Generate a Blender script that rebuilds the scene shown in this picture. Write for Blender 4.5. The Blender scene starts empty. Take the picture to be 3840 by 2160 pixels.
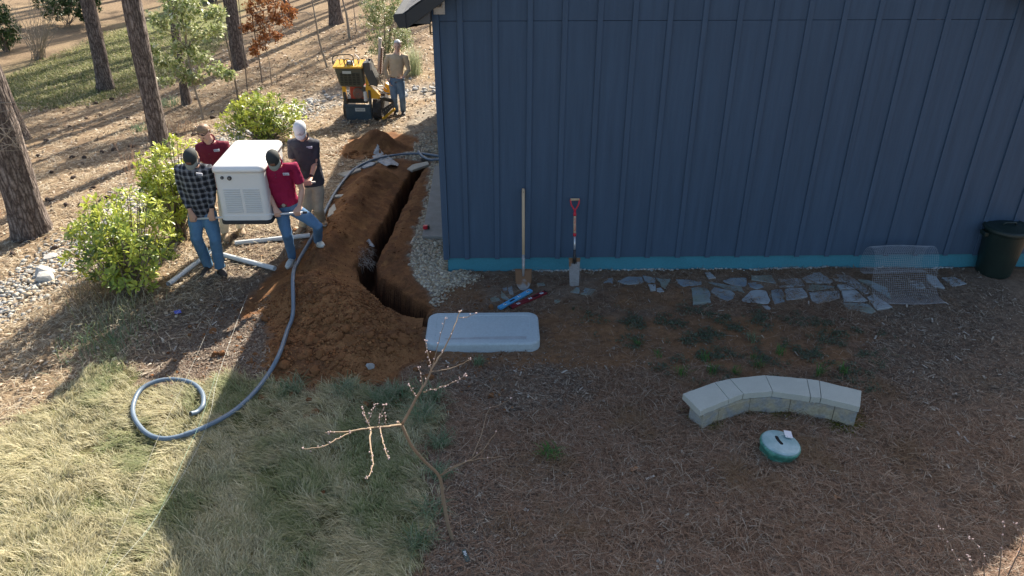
import bpy, bmesh, math, random
import numpy as np
from mathutils import Vector, Matrix, noise
R = math.radians
random.seed(7); RNG = np.random.default_rng(11)
SC = bpy.context.scene; COL = SC.collection

# ------------------------------------------------------------ camera
FPX, PITCH, YAW, CH = 2930.0, 29.5, 1.0, 5.02
cd = bpy.data.cameras.new('camera'); cam = bpy.data.objects.new('camera', cd); COL.objects.link(cam)
cd.sensor_width = 36; cd.lens = FPX/3840*36; cd.clip_start = .05; cd.clip_end = 400
cam.location = (0, 0, CH); cam.rotation_euler = (R(90-PITCH), 0, R(-YAW)); SC.camera = cam

# ------------------------------------------------------------ light
SUNV = Vector((1.79, 4.39, 3.36)).normalized()          # towards the sun
elev = math.asin(SUNV.z); azi = math.atan2(SUNV.x, SUNV.y)
w = bpy.data.worlds.new('World'); SC.world = w; w.use_nodes = True
nt = w.node_tree; bg = nt.nodes['Background']
sky = nt.nodes.new('ShaderNodeTexSky'); sky.sky_type = 'NISHITA'; sky.sun_disc = False
sky.sun_elevation = elev; sky.sun_rotation = azi; sky.air_density = 1.0; sky.dust_density = 2.5; sky.ozone_density = .6
nt.links.new(sky.outputs[0], bg.inputs[0]); bg.inputs[1].default_value = .105
sd = bpy.data.lights.new('sun', 'SUN'); sd.energy = 5.0; sd.angle = R(.55); sd.color = (1, .93, .82)
sun = bpy.data.objects.new('sun', sd); COL.objects.link(sun)
sun.rotation_euler = (-SUNV).to_track_quat('-Z', 'Y').to_euler(); sun.location = (0, 0, 30)
SC.view_settings.view_transform = 'Standard'; SC.view_settings.look = 'None'
SC.view_settings.exposure = 1.22; SC.view_settings.gamma = 1

# ------------------------------------------------------------ picture point -> place
_p, _y = R(PITCH), R(YAW)
_f0 = Vector((0, math.cos(_p), -math.sin(_p))); _u0 = Vector((0, math.sin(_p), math.cos(_p))); _r0 = Vector((1, 0, 0))
_Rz = Matrix.Rotation(-_y, 3, 'Z'); _f, _u, _r = _Rz@_f0, _Rz@_u0, _Rz@_r0
C0 = Vector((0, 0, CH))
def ray(x, y): return _f*FPX + _r*(x-1920) - _u*(y-1080)
def atY(x, y, Y): d = ray(x, y); return C0 + d*(Y/d.y)
def atX(x, y, X): d = ray(x, y); return C0 + d*(X/d.x)
def atZ(x, y, z): d = ray(x, y); return C0 + d*((z-CH)/d.z)
def fbm(x, y, s=1.0, seed=0.0):
    x = np.asarray(x, float)/s + seed*13.7; y = np.asarray(y, float)/s - seed*7.3
    v = 0; a = 1; t = 0
    for k in range(4):
        c, q = math.cos(1.1*k+.5), math.sin(1.1*k+.5)
        X = (c*x - q*y)*2.03**k; Y = (q*x + c*y)*2.03**k
        v = v + a*np.sin(X*1.7+1.3*np.sin(Y*1.1+k))*np.sin(Y*1.9+1.2*np.sin(X*.9+2*k)); t += a; a *= .55
    return v/t
def gz(x, y):
    x = np.asarray(x, float); y = np.asarray(y, float)
    sp = lambda t, k: k*np.logaddexp(0, t/k)
    b = -0.085*(sp(y-12.2, .5) - sp(y-18, 1.2))
    l = -0.13*(sp(-x-4.7, .35) - sp(-x-9.5, 1.0))
    return b + l + .018*fbm(x, y, 1.1) + .05*fbm(x, y, 5, 2)*np.clip((y-11)/6, 0, 1)
def hill(x, y): return float(gz(x, y))
def G(x, y, dz=0.0):
    z = 0.0
    for _ in range(14):
        p = atZ(x, y, z+dz); z = hill(p.x, p.y)
    return Vector((p.x, p.y, z+dz))
K = 3840/2576.
def g(x, y, dz=0.0): return G(x*K, y*K, dz)        # same, from a 2576-wide view
def c1(X, Y): return (2400+X/2.576, 1350+Y/2.576)
def c2(X, Y): return (600+X/2.1314, 400+Y/2.1314)
def c3(X, Y): return (1200+X/2.898, Y/2.898)
def c4(X, Y): return (1000+X/2.8975, 500+Y/2.8975)
def c5(X, Y): return (1000+X/2.2296, 950+Y/2.2296)
def c6(X, Y): return (1800+X/2.634, 650+Y/2.634)
def c7(X, Y): return (2720+X/2.3, 600+Y/2.3)
def c8(X, Y): return (2300+X/3.623, 1000+Y/3.623)

# ------------------------------------------------------------ objects
def tag(o, label=None, cat=None, group=None, kind=None):
    if label: o['label'] = label
    if cat: o['category'] = cat
    if group: o['group'] = group
    if kind: o['kind'] = kind
    return o
def empty(name, loc, label=None, cat=None, group=None, kind=None):
    o = bpy.data.objects.new(name, None); o.location = loc; o.empty_display_size = .1; COL.objects.link(o)
    return tag(o, label, cat, group, kind)
def link(name, me, m=None, parent=None):
    o = bpy.data.objects.new(name, me); COL.objects.link(o)
    if m is not None and not me.materials: me.materials.append(m)
    if parent is not None:
        o.parent = parent; bpy.context.view_layer.update() if False else None
        o.location = -Vector(wloc(parent))
    return o
def wloc(o):
    v = Vector(o.location)
    while o.parent: o = o.parent; v += Vector(o.location)
    return v
def fin(name, bm, m=None, parent=None, smooth=False, bev=0):
    """bmesh in world coordinates -> one object (a child keeps its place)"""
    bmesh.ops.recalc_face_normals(bm, faces=bm.faces)
    me = bpy.data.meshes.new(name); bm.to_mesh(me); bm.free()
    if smooth:
        me.polygons.foreach_set('use_smooth', [True]*len(me.polygons))
    o = link(name, me, m, parent)
    if bev:
        b = o.modifiers.new('b', 'BEVEL'); b.width = bev; b.segments = 2; b.limit_method = 'ANGLE'; b.angle_limit = R(35)
    return o
def npmesh(name, V, Fc, m, parent=None, col=None, smooth=False, uv=None):
    """V (n,3), Fc (k,s) all faces with s corners; col (n,3) vertex colours"""
    V = np.asarray(V, np.float32); Fc = np.asarray(Fc, np.int32); k, s = Fc.shape
    me = bpy.data.meshes.new(name)
    me.vertices.add(len(V)); me.vertices.foreach_set('co', V.ravel())
    me.loops.add(k*s); me.loops.foreach_set('vertex_index', Fc.ravel())
    me.polygons.add(k); me.polygons.foreach_set('loop_start', np.arange(k, dtype=np.int32)*s)
    if smooth: me.polygons.foreach_set('use_smooth', np.ones(k, bool))
    me.update(calc_edges=True)
    if col is not None:
        a = me.color_attributes.new('Col', 'FLOAT_COLOR', 'POINT')
        c = np.ones((len(V), 4), np.float32); c[:, :3] = col; a.data.foreach_set('color', c.ravel())
    return link(name, me, m, parent)
def box(bm, x0, x1, y0, y1, z0, z1, M=None):
    vs = [bm.verts.new((x, y, z)) for x in (x0, x1) for y in (y0, y1) for z in (z0, z1)]
    for f in ((0, 1, 3, 2), (4, 6, 7, 5), (0, 4, 5, 1), (2, 3, 7, 6), (0, 2, 6, 4), (1, 5, 7, 3)):
        bm.faces.new([vs[i] for i in f])
    if M is not None: bmesh.ops.transform(bm, matrix=M, verts=vs)
    return vs
def prism(bm, pts, d):
    """polygon pts (3D) pushed by vector d"""
    a = [bm.verts.new(p) for p in pts]; b = [bm.verts.new(Vector(p)+Vector(d)) for p in pts]
    n = len(a); bm.faces.new(a); bm.faces.new(b[::-1])
    for i in range(n): bm.faces.new((a[i], b[i], b[(i+1) % n], a[(i+1) % n]))
def frame(t, side=None):
    t = t.normalized(); s = Vector(side) if side is not None else (Vector((0, 0, 1)) if abs(t.z) < .9 else Vector((1, 0, 0)))
    if side is None: s = t.cross(s)
    s = (s - t*s.dot(t)).normalized(); return s, t.cross(s).normalized()
def tube(bm, pts, rad, n=10, side=None, cap=True, dome=False):
    """loft along pts; rad scalar / list / list of (a,b) with a along side"""
    pts = [Vector(p) for p in pts]
    if not isinstance(rad, (list, tuple)): rad = [rad]*len(pts)
    rad = [(r, r) if not isinstance(r, (list, tuple)) else r for r in rad]
    if dome:
        t0 = (pts[0]-pts[1]).normalized(); t1 = (pts[-1]-pts[-2]).normalized()
        def dm(p, t, r):
            q = min(r); return [(p+t*q*math.sin(a), (r[0]*math.cos(a), r[1]*math.cos(a))) for a in (R(35), R(65), R(82))]
        A = dm(pts[0], t0, rad[0])[::-1]; B = dm(pts[-1], t1, rad[-1])
        pts = [a[0] for a in A]+pts+[b[0] for b in B]; rad = [a[1] for a in A]+list(rad)+[b[1] for b in B]
    rings = []; s = None
    for i, p in enumerate(pts):
        t = (pts[min(i+1, len(pts)-1)] - pts[max(i-1, 0)])
        if side is not None: a, b = frame(t, side)
        elif s is None: a, b = frame(t)
        else: a, b = frame(t, s)
        s = a
        rings.append([bm.verts.new(p + a*(rad[i][0]*math.cos(2*math.pi*k/n)) + b*(rad[i][1]*math.sin(2*math.pi*k/n))) for k in range(n)])
    for i in range(len(rings)-1):
        for k in range(n): bm.faces.new((rings[i][k], rings[i][(k+1) % n], rings[i+1][(k+1) % n], rings[i+1][k]))
    if cap:
        bm.faces.new(rings[0][::-1]); bm.faces.new(rings[-1])
    return rings
def ball(bm, c, r, n=12, M=None):
    r = r if isinstance(r, (list, tuple)) else (r, r, r)
    o = bmesh.ops.create_uvsphere(bm, u_segments=n, v_segments=max(6, n*2//3), radius=1)
    T = Matrix.Translation(Vector(c)) @ (M.to_4x4() if M is not None else Matrix.Identity(4)) @ Matrix.Diagonal((r[0], r[1], r[2], 1))
    bmesh.ops.transform(bm, matrix=T, verts=o['verts']); return o['verts']
def spline(pts, n=8):
    pts = [Vector(p) for p in pts]; out = []
    for i in range(len(pts)-1):
        a = pts[max(i-1, 0)]; b = pts[i]; c = pts[i+1]; d = pts[min(i+2, len(pts)-1)]
        for k in range(n):
            t = k/n; out.append(.5*((2*b)+(c-a)*t+(2*a-5*b+4*c-d)*t*t+(3*b-a-3*c+d)*t**3))
    return out+[pts[-1]]
def copy_tree(o, parent=None):
    c = o.copy(); COL.objects.link(c); c.parent = parent
    for ch in list(o.children): copy_tree(ch, c)
    return c

# ------------------------------------------------------------ materials
MATS = {}
def mat(name, col=(.5, .5, .5), rough=.6, metal=0, spec=.5, n1=0, s1=8, n2=0, s2=60, col2=None, bump=0, bs=60, vc=False, sub=0, trans=0, aniso=None, coat=0, det=6):
    """principled, colour mixed by two noises; vc = vertex colour times noise"""
    if name in MATS: return MATS[name]
    m = bpy.data.materials.new(name); m.use_nodes = True; MATS[name] = m
    N, L = m.node_tree.nodes, m.node_tree.links; b = N['Principled BSDF']
    b.inputs['Roughness'].default_value = rough; b.inputs['Metallic'].default_value = metal
    b.inputs['Specular IOR Level'].default_value = spec
    if coat: b.inputs['Coat Weight'].default_value = coat
    tc = N.new('ShaderNodeTexCoord'); mp = N.new('ShaderNodeMapping'); L.new(tc.outputs['Object'], mp.inputs[0])
    if aniso: mp.inputs['Scale'].default_value = aniso
    def noise(s, d=5, ro=.6):
        n = N.new('ShaderNodeTexNoise'); n.inputs['Scale'].default_value = s; n.inputs['Detail'].default_value = d
        n.inputs['Roughness'].default_value = ro; L.new(mp.outputs[0], n.inputs['Vector']); return n
    if vc:
        c = N.new('ShaderNodeVertexColor'); c.layer_name = 'Col'; cur = c.outputs[0]
    else:
        c = N.new('ShaderNodeRGB'); c.outputs[0].default_value = (*col, 1); cur = c.outputs[0]
    if col2 is not None:
        n = noise(s1, det); rp = N.new('ShaderNodeValToRGB'); rp.color_ramp.elements[0].position = .42; rp.color_ramp.elements[1].position = .6
        L.new(n.outputs[0], rp.inputs[0]); mx = N.new('ShaderNodeMix'); mx.data_type = 'RGBA'
        L.new(rp.outputs[0], mx.inputs[0]); L.new(cur, mx.inputs[6]); mx.inputs[7].default_value = (*col2, 1); cur = mx.outputs[2]
    for amt, s in ((n1, s1), (n2, s2)):
        if amt:
            n = noise(s, 7, .7); mr = N.new('ShaderNodeMapRange'); mr.inputs[1].default_value = .28; mr.inputs[2].default_value = .72
            mr.inputs[3].default_value = 1-amt; mr.inputs[4].default_value = 1+amt; L.new(n.outputs[0], mr.inputs[0])
            vm = N.new('ShaderNodeVectorMath'); vm.operation = 'SCALE'; L.new(cur, vm.inputs[0]); L.new(mr.outputs[0], vm.inputs['Scale']); cur = vm.outputs[0]
    L.new(cur, b.inputs['Base Color'])
    if bump:
        n = noise(bs, 8, .65); bp = N.new('ShaderNodeBump'); bp.inputs['Strength'].default_value = 1; bp.inputs['Distance'].default_value = bump
        L.new(n.outputs[0], bp.inputs['Height']); L.new(bp.outputs[0], b.inputs['Normal'])
    if sub:
        tr = N.new('ShaderNodeBsdfTranslucent'); L.new(cur, tr.inputs[0]); ms = N.new('ShaderNodeMixShader'); ms.inputs[0].default_value = sub
        L.new(b.outputs[0], ms.inputs[1]); L.new(tr.outputs[0], ms.inputs[2]); L.new(ms.outputs[0], N['Material Output'].inputs[0])
    return m
# ------------------------------------------------------------ ground
def poly(pts): return np.array([(p.x, p.y) for p in (g(*q) for q in pts)])
def pdist(P, X, Y):
    """signed distance to polygon, inside positive"""
    X = np.asarray(X, float); Y = np.asarray(Y, float); d = np.full(X.shape, 1e9); ins = np.zeros(X.shape, bool)
    n = len(P)
    for i in range(n):
        ax, ay = P[i]; bx, by = P[(i+1) % n]; ex, ey = bx-ax, by-ay
        t = np.clip(((X-ax)*ex+(Y-ay)*ey)/(ex*ex+ey*ey+1e-9), 0, 1)
        d = np.minimum(d, np.hypot(X-ax-t*ex, Y-ay-t*ey))
        c = ((ay > Y) != (by > Y)) & (X < (bx-ax)*(Y-ay)/(by-ay+1e-12)+ax); ins ^= c
    return np.where(ins, d, -d)
def ldist(P, X, Y):
    """distance to polyline and parameter along it"""
    d = np.full(np.shape(X), 1e9); u = np.zeros(np.shape(X))
    for i in range(len(P)-1):
        ax, ay = P[i]; bx, by = P[i+1]; ex, ey = bx-ax, by-ay
        t = np.clip(((X-ax)*ex+(Y-ay)*ey)/(ex*ex+ey*ey+1e-9), 0, 1); q = np.hypot(X-ax-t*ex, Y-ay-t*ey)
        u = np.where(q < d, i+t, u); d = np.minimum(d, q)
    return d, u
def sstep(a, b, t): t = np.clip((t-a)/(b-a), 0, 1); return t*t*(3-2*t)
LAWN = poly([(-700, 1330), (-60, 1135), (60, 1050), (130, 985), (270, 912), (330, 925), (370, 955), (430, 985), (520, 975), (590, 962), (700, 965), (860, 980), (1060, 985), (1105, 1000), (1095, 1080), (1060, 1150), (1095, 1250), (1080, 1320), (1040, 1360), (1040, 1449), (1050, 1800), (-900, 1800)])
GRAV = poly([(1100, 300), (1035, 345), (1000, 372), (930, 395), (870, 435), (840, 500), (815, 560), (845, 560), (870, 500), (905, 440), (985, 420), (1040, 425), (1052, 450), (1035, 520), (1010, 590), (1005, 650), (1040, 700), (1060, 735), (1085, 750), (1110, 720), (1150, 712), (1175, 698), (1130, 660), (1200, 640), (1200, 300)])
GRAVL = poly([(1035, 345), (1010, 320), (1050, 270), (1110, 250), (1110, 300)])
GREENL = poly([(-60, 235), (20, 190), (180, 130), (330, 55), (440, 5), (560, -40), (600, 60), (520, 140), (420, 190), (300, 240), (200, 262), (40, 275), (-60, 300)])
TREN = np.array([(p.x, p.y) for p in (g(*q) for q in [(1072, 402), (1045, 430), (1022, 470), (1000, 515), (972, 570), (945, 620), (922, 660), (928, 695), (955, 722), (990, 752), (1040, 776)])])
HOLE = np.array([(p.x, p.y) for p in (g(*q) for q in [(1036, 800), (1066, 804)])])
SOIL = poly([(880, 425), (1000, 400), (1082, 402), (1066, 520), (1036, 600), (1020, 655), (1062, 722), (1085, 760), (1080, 800), (1075, 860), (1060, 900), (1000, 960), (870, 975), (740, 975), (685, 950), (680, 800), (690, 740), (620, 800), (600, 780), (720, 650), (790, 590), (840, 500)])
SOILF = poly([(860, 400), (880, 350), (990, 330), (1050, 345), (1040, 380), (960, 400)])
SOILR = [poly([(1095, 745), (1120, 715), (1190, 715), (1205, 745), (1150, 758)]), poly([(1055, 870), (1360, 880), (1380, 840), (1700, 780), (1760, 850), (1500, 930), (1200, 915), (1040, 900)]),
         poly([(1560, 730), (1740, 720), (1740, 768), (1560, 760)]), poly([(1380, 790), (1900, 800), (2200, 850), (2100, 930), (1700, 940), (1400, 900)])]
CHIP = [poly([(300, 800), (640, 720), (700, 740), (690, 960), (560, 960), (420, 970), (340, 930), (280, 880)]), poly([(2000, 720), (2420, 690), (2700, 700), (2900, 1010), (2300, 1000), (2180, 930), (2220, 800)]),
        poly([(1060, 1150), (1180, 1140), (1260, 1230), (1270, 1449), (1050, 1449), (1060, 1330), (1090, 1250)]), poly([(1040, 930), (1380, 890), (1500, 960), (1400, 1040), (1120, 1000)]),
        poly([(560, 560), (830, 560), (700, 720), (440, 760), (450, 690)])]
MOSS = poly([(1700, 1030), (1760, 1095), (1860, 1050), (1960, 1050), (2150, 1110), (2180, 1040), (2150, 1000), (1950, 960)])
WEED = poly([(1500, 790), (1780, 775), (2200, 830), (2170, 960), (1720, 950), (1600, 880)])
SWALE = np.array([(p.x, p.y) for p in (g(*q) for q in [(-80, 790), (40, 725), (150, 655), (260, 570), (370, 490), (500, 400), (640, 320), (760, 265), (860, 235), (1000, 232), (1110, 225), (1300, 210)])])
def masks(X, Y):
    j = .10*fbm(X, Y, .22, 3)+.05*fbm(X, Y, .06, 9)
    m = {}
    m['lawn'] = sstep(-.08, .08, pdist(LAWN, X, Y)+j*1.3+.16*fbm(X, Y, .5, 19))
    m['grav'] = np.maximum(sstep(-.05, .05, pdist(GRAV, X, Y)+j*.6), .75*sstep(-.15, .15, pdist(GRAVL, X, Y)+j))
    m['green'] = sstep(-.5, .5, pdist(GREENL, X, Y)+j*3)
    m['soil'] = np.maximum(sstep(-.06, .06, pdist(SOIL, X, Y)+j), sstep(-.06, .06, pdist(SOILF, X, Y)+j))
    s = 0
    for q in SOILR: s = np.maximum(s, sstep(-.22, .15, pdist(q, X, Y)+j*2.0))
    m['soilr'] = s*(.6+.4*sstep(-.3, .3, fbm(X, Y, .35, 5)))
    c = 0
    for q in CHIP: c = np.maximum(c, sstep(-.2, .2, pdist(q, X, Y)+j*2))
    m['chip'] = c
    m['moss'] = sstep(-.05, .12, pdist(MOSS, X, Y)+j*1.5)*sstep(-.35, .35, fbm(X, Y, .2, 7))
    d, u = ldist(SWALE, X, Y); m['swale'] = sstep(.55, .2, (d+j*1.5)/(1+.9*sstep(-7.5, -5.5, X)))
    m['left'] = sstep(-3.0, -4.1, X-.25*(Y-9.3)+j)*(1-m['lawn'])
    m['left'] = np.maximum(m['left'], sstep(9.9, 11, Y+j)*sstep(-.4, -.8, X))*(1-m['lawn'])
    return m
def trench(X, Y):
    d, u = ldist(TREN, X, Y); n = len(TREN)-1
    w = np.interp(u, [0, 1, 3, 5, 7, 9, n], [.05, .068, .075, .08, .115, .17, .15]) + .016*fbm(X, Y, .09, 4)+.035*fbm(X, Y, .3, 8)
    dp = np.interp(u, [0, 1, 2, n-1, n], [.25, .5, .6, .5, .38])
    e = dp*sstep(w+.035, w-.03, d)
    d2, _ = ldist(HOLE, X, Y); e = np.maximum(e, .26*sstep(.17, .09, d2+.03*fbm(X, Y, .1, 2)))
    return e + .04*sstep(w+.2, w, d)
def axis(segs):
    out = []
    for a, b, s in segs: out += list(np.arange(a, b, s))
    return np.array(out+[segs[-1][1]])
xs = axis([(-90, -30, 5), (-30, -14, 1), (-14, -7, .2), (-7, -4, .08), (-4, .4, .032), (.4, 7.6, .08), (7.6, 20, 1), (20, 90, 5)])
ys = axis([(-30, -2, 4), (-2, 3, .5), (3, 7, .08), (7, 13.2, .036), (13.2, 20, .12), (20, 34, .4), (34, 160, 6)])
X, Y = np.meshgrid(xs, ys); Z = gz(X, Y); tr_ = trench(X, Y)
mk = masks(X, Y)
rough = .010*fbm(X, Y, .05, 1)+.02*fbm(X, Y, .25, 6)
Z = Z + rough*np.clip(1-(Y-18)/10, 0, 1)*(1-.6*mk['soil']) - .05*mk['swale'] - tr_
Z = np.where((X > -.7) & (Y > 9.36) & (Y < 22), np.minimum(Z, -.05), Z)
def cmix(a, b, t): return a*(1-t[..., None])+np.array(b)*t[..., None]
c = np.empty(X.shape+(3,)); c[:] = (.165, .105, .066)                        # old needles and mulch on the near side
nn = fbm(X, Y, .5, 1); n2 = fbm(X, Y, .13, 2); n3 = fbm(X, Y, 1.6, 4)
c = cmix(c, (.20, .145, .105), sstep(-.2, .5, nn))
c = cmix(c, (.10, .055, .032), .7*sstep(.1, .6, n2))
c = cmix(c, (.30, .215, .125), mk['left']*(.75+.25*np.clip(nn, -1, 1)))
c = cmix(c, (.19, .13, .08), mk['left']*.8*sstep(-.3, .4, n3+.5*n2))
c = cmix(c, (.165, .125, .092), mk['chip']*.8)
c = cmix(c, (.215, .115, .058), mk['soilr'])
c = cmix(c, (.14, .12, .055), mk['lawn']); c = cmix(c, (.10, .12, .04), mk['lawn']*sstep(-.2, .4, n3))
c = cmix(c, (.15, .165, .055), mk['green']*.9); c = cmix(c, (.10, .13, .04), mk['green']*sstep(0, .6, nn)*.7)
c = cmix(c, (.24, .215, .175), mk['grav'])
c = cmix(c, (.28, .25, .21), mk['swale']*.7)
c = cmix(c, (.215, .098, .040), mk['soil']); c = cmix(c, (.11, .052, .026), mk['soil']*.6*sstep(-.1, .5, nn+n2))
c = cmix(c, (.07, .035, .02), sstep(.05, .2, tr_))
c = cmix(c, (.12, .11, .016), mk['moss']*.9)
nx, ny = len(xs), len(ys); I = np.arange(nx*ny).reshape(ny, nx)
Fc = np.stack([I[:-1, :-1], I[:-1, 1:], I[1:, 1:], I[1:, :-1]], -1).reshape(-1, 4)
mg = mat('earth', vc=True, rough=.95, spec=.15, n1=.35, s1=14, n2=.5, s2=95, bump=.012, bs=70)
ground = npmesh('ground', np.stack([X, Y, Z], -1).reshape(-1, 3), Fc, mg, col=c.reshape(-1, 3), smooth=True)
tag(ground, 'bare earth, mulch and old pine needles of the yard, with a narrow trench dug beside the house', kind='structure')
from mathutils.bvhtree import BVHTree
_dg = bpy.context.evaluated_depsgraph_get()
TERR = BVHTree.FromObject(ground, _dg)
def drop(x, y, default=0.0):
    h = TERR.ray_cast(Vector((x, y, 8)), Vector((0, 0, -1)))
    return h[0].z if h[0] is not None else hill(x, y)
# ------------------------------------------------------------ house
WY = 9.33; WX = atY(1669, 971, WY).x; ZB = atY(2500, 962, WY).z; XR = 7.6
house = empty('house', (WX, WY, 0), 'dark blue board and batten house with a teal foundation and a charcoal gutter', 'house')
def sidm(name, col, k):
    m = mat(name, col, rough=.62, spec=.35, n1=.16, s1=1.3, n2=.10, s2=90, bump=.0012, bs=22, aniso=(9, 9, .55))
    return m
mblue = sidm('blue_siding', (.050, .086, .138), 0); mblue2 = sidm('blue_trim', (.053, .090, .144), 1)
mteal = mat('teal_foundation', (.045, .215, .28), rough=.75, n1=.10, s1=3, n2=.12, s2=40, bump=.002, bs=30)
mdark = mat('charcoal_metal', (.026, .030, .033), rough=.55, n1=.1)
mgray = mat('soffit_board', (.075, .073, .070), rough=.6, n1=.06)
PIT = .677; EX, EZ, RY0, RY1 = -1.12, 3.36, 9.07, 19.6
RGX = 2.589; RGZ = 5.871; KX = 11.26; REX, REZ = 7.95, (11.26-7.95)*PIT
def roofz(x): return EZ+PIT*(x-EX) if x < RGX else (KX-x)*PIT
sp = abs(atY(3698, 956, WY).x - atY(1743.5, 968, WY).x)/17.49
b0 = atY(1743.5, 968, WY).x; zs = atY(2400, 77, WY).z
edges = [WX+.062] + [b0+.035+i*sp for i in range(0, 21)] + [XR]
def tz(x): return roofz(x)-(.16 if x < RGX+.2 else .055)
def sheet(x0, x1, z0, z1, top):
    bm = bmesh.new(); g_ = .002
    ps = [(x0+g_, z0), (x1-g_, z0)]
    ps += [(x1-g_, min(z1, tz(x1)) if top else z1)]
    if top and x0 < RGX < x1: ps.append((RGX, tz(RGX)))
    ps += [(x0+g_, min(z1, tz(x0)) if top else z1)]
    if min(p[1] for p in ps[2:]) <= z0+.01: bm.free(); return
    prism(bm, [(x, WY, z) for x, z in ps], (0, .02, 0)); fin('siding_panel', bm, mblue, house)
for i in range(len(edges)-1):
    a, b = edges[i], edges[i+1]
    if i == 0: sheet(a, b, ZB, zs-.003, False); sheet(a, b, zs+.003, 9, True)
    elif min(tz(a), tz(b)) < zs+.05: sheet(a, b, ZB, 9, True)
    else: sheet(a, b, ZB, zs-.003, False); sheet(a, b, zs+.003, 9, True)
for i in range(21):
    x = b0+i*sp; bm = bmesh.new(); w_ = .064
    if x+w_ > XR: break
    jx = random.uniform(-.002, .002); ps = [(x+jx, ZB-.012), (x+w_+jx, ZB-.012), (x+w_+jx, tz(x+w_)-.01), (x+jx, tz(x)-.01)]
    prism(bm, [(a, WY-.019, z) for a, z in ps], (0, .0195, 0)); fin('batten', bm, mblue2, house, bev=.003)
bm = bmesh.new(); box(bm, WX-.019, WX+.06, WY-.022, WY+.03, ZB-.014, tz(WX)); fin('corner_board', bm, mblue2, house, bev=.003)
bm = bmesh.new(); box(bm, WX-.017, WX+.005, WY+.031, 19.3, ZB, tz(WX)-.02); box(bm, XR-.02, XR, WY+.031, 19.3, ZB, tz(XR)-.02)
prism(bm, [(WX, 19.28, ZB), (XR, 19.28, ZB), (XR, 19.28, tz(XR)), (RGX, 19.28, tz(RGX)), (WX, 19.28, tz(WX))], (0, .02, 0)); fin('side_wall', bm, mblue, house)
bm = bmesh.new(); box(bm, WX+.035, XR-.03, WY+.022, 19.2, -.5, ZB+.01); fin('foundation', bm, mteal, house, bev=.01)
# roof: deck, rake boards, box return at the eave, gutter
def rpoly(x0, x1, dz0, dz1): return [(x0, roofz(x0)+dz0), (x1, roofz(x1)+dz0), (x1, roofz(x1)+dz1), (x0, roofz(x0)+dz1)]
rf = None
bm = bmesh.new()
for a, b in ((EX-.02, RGX), (RGX+.0001, REX)): prism(bm, [(x, RY0+.02, z) for x, z in rpoly(a, b, -.05, -.015)], (0, RY1-RY0, 0))
rf = fin('roof', bm, mdark, house)
msh = mat('shingle', (.11, .112, .118), rough=.9, n1=.3, s1=30, n2=.3, s2=200, bump=.003, bs=200)
n = 0
for side in (0, 1):
    L_ = math.hypot(RGX-EX, RGZ-EZ) if side == 0 else math.hypot(REX-RGX, RGZ-REZ)
    rows = 22
    bm = bmesh.new()
    for r_ in range(rows):
        t0 = r_/rows; t1 = min(1, (r_+1.25)/rows)
        xa = EX-.03+(RGX-EX+.03)*t0 if side == 0 else REX+.03-(REX+.03-RGX)*t0; xb = EX+(RGX-EX)*t1 if side == 0 else REX-(REX-RGX)*t1
        xc = RY0-.01 + (r_ % 2)*.15
        q = RY0-.015
        while q < RY1:
            q2 = min(q+.32+.02*random.random(), RY1); lift = .012+random.random()*.004
            prism(bm, [(xa, q+.003, roofz(xa)+lift-.012), (xa, q2-.003, roofz(xa)+lift-.012), (xb, q2-.003, roofz(xb)-.012), (xb, q+.003, roofz(xb)-.012)], (0, 0, .006)); q = q2
    o = fin('shingles', bm, msh, rf); o['kind'] = 'stuff'
bm = bmesh.new(); prism(bm, [(x, RY0-.005, z) for x, z in rpoly(EX+.09, RGX, -.19, -.02)], (0, .022, 0)); fin('rake_board', bm, mdark, house, bev=.003)
bm = bmesh.new(); prism(bm, [(x, RY0-.005, z) for x, z in rpoly(RGX+.002, REX, -.05, -.02)], (0, .022, 0)); fin('rake_board', bm, mdark, house, bev=.003)
bm = bmesh.new(); prism(bm, [(x, RY0+.02, z) for x, z in rpoly(WX, RGX, -.17, -.155)], (0, WY-RY0-.02, 0)); prism(bm, [(x, RY0+.02, z) for x, z in rpoly(RGX+.17, REX-.3, -.062, -.052)], (0, WY-RY0-.02, 0)); fin('rake_soffit', bm, mgray, house)
bz = atY(*c3(1000, 266), RY0).z
bm = bmesh.new(); prism(bm, [(EX+.10, RY0+.02, bz), (WX-.022, RY0+.02, bz), (WX-.022, RY0+.02, tz(WX-.02)-.02), (EX+.10, RY0+.02, tz(EX+.1)-.02)], (0, 10.3, 0)); fin('eave_box', bm, mgray, house, bev=.003)
bm = bmesh.new()                                                  # K-style gutter profile
gx1 = EX+.095; gp = [(gx1, bz-.035), (gx1-.085, bz-.035), (gx1-.105, bz+.015), (gx1-.13, bz+.05), (gx1-.135, bz+.095), (gx1-.12, bz+.115), (gx1, bz+.125)]
prism(bm, [(x, RY0-.02, z) for x, z in gp], (0, RY1-RY0, 0)); fin('gutter', bm, mdark, house, bev=.004)
# concrete slab strip and small fittings along the side wall
mcon = mat('concrete', (.30, .29, .26), rough=.85, n1=.12, s1=6, n2=.12, s2=60, bump=.002, bs=120, col2=(.24, .23, .205))
a = G(*c4(1830, 432)); b = G(*c4(1690, 1150)); 
bm = bmesh.new(); prism(bm, [(a.x, a.y, .0), (b.x, b.y, .0), (WX+.02, b.y-.03, .0), (WX+.02, a.y, .0)], (0, 0, .05))
tag(fin('concrete_slab', bm, mcon, None, bev=.01), 'flat grey concrete slab strip lying against the left side of the blue house', 'slab')
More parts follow.
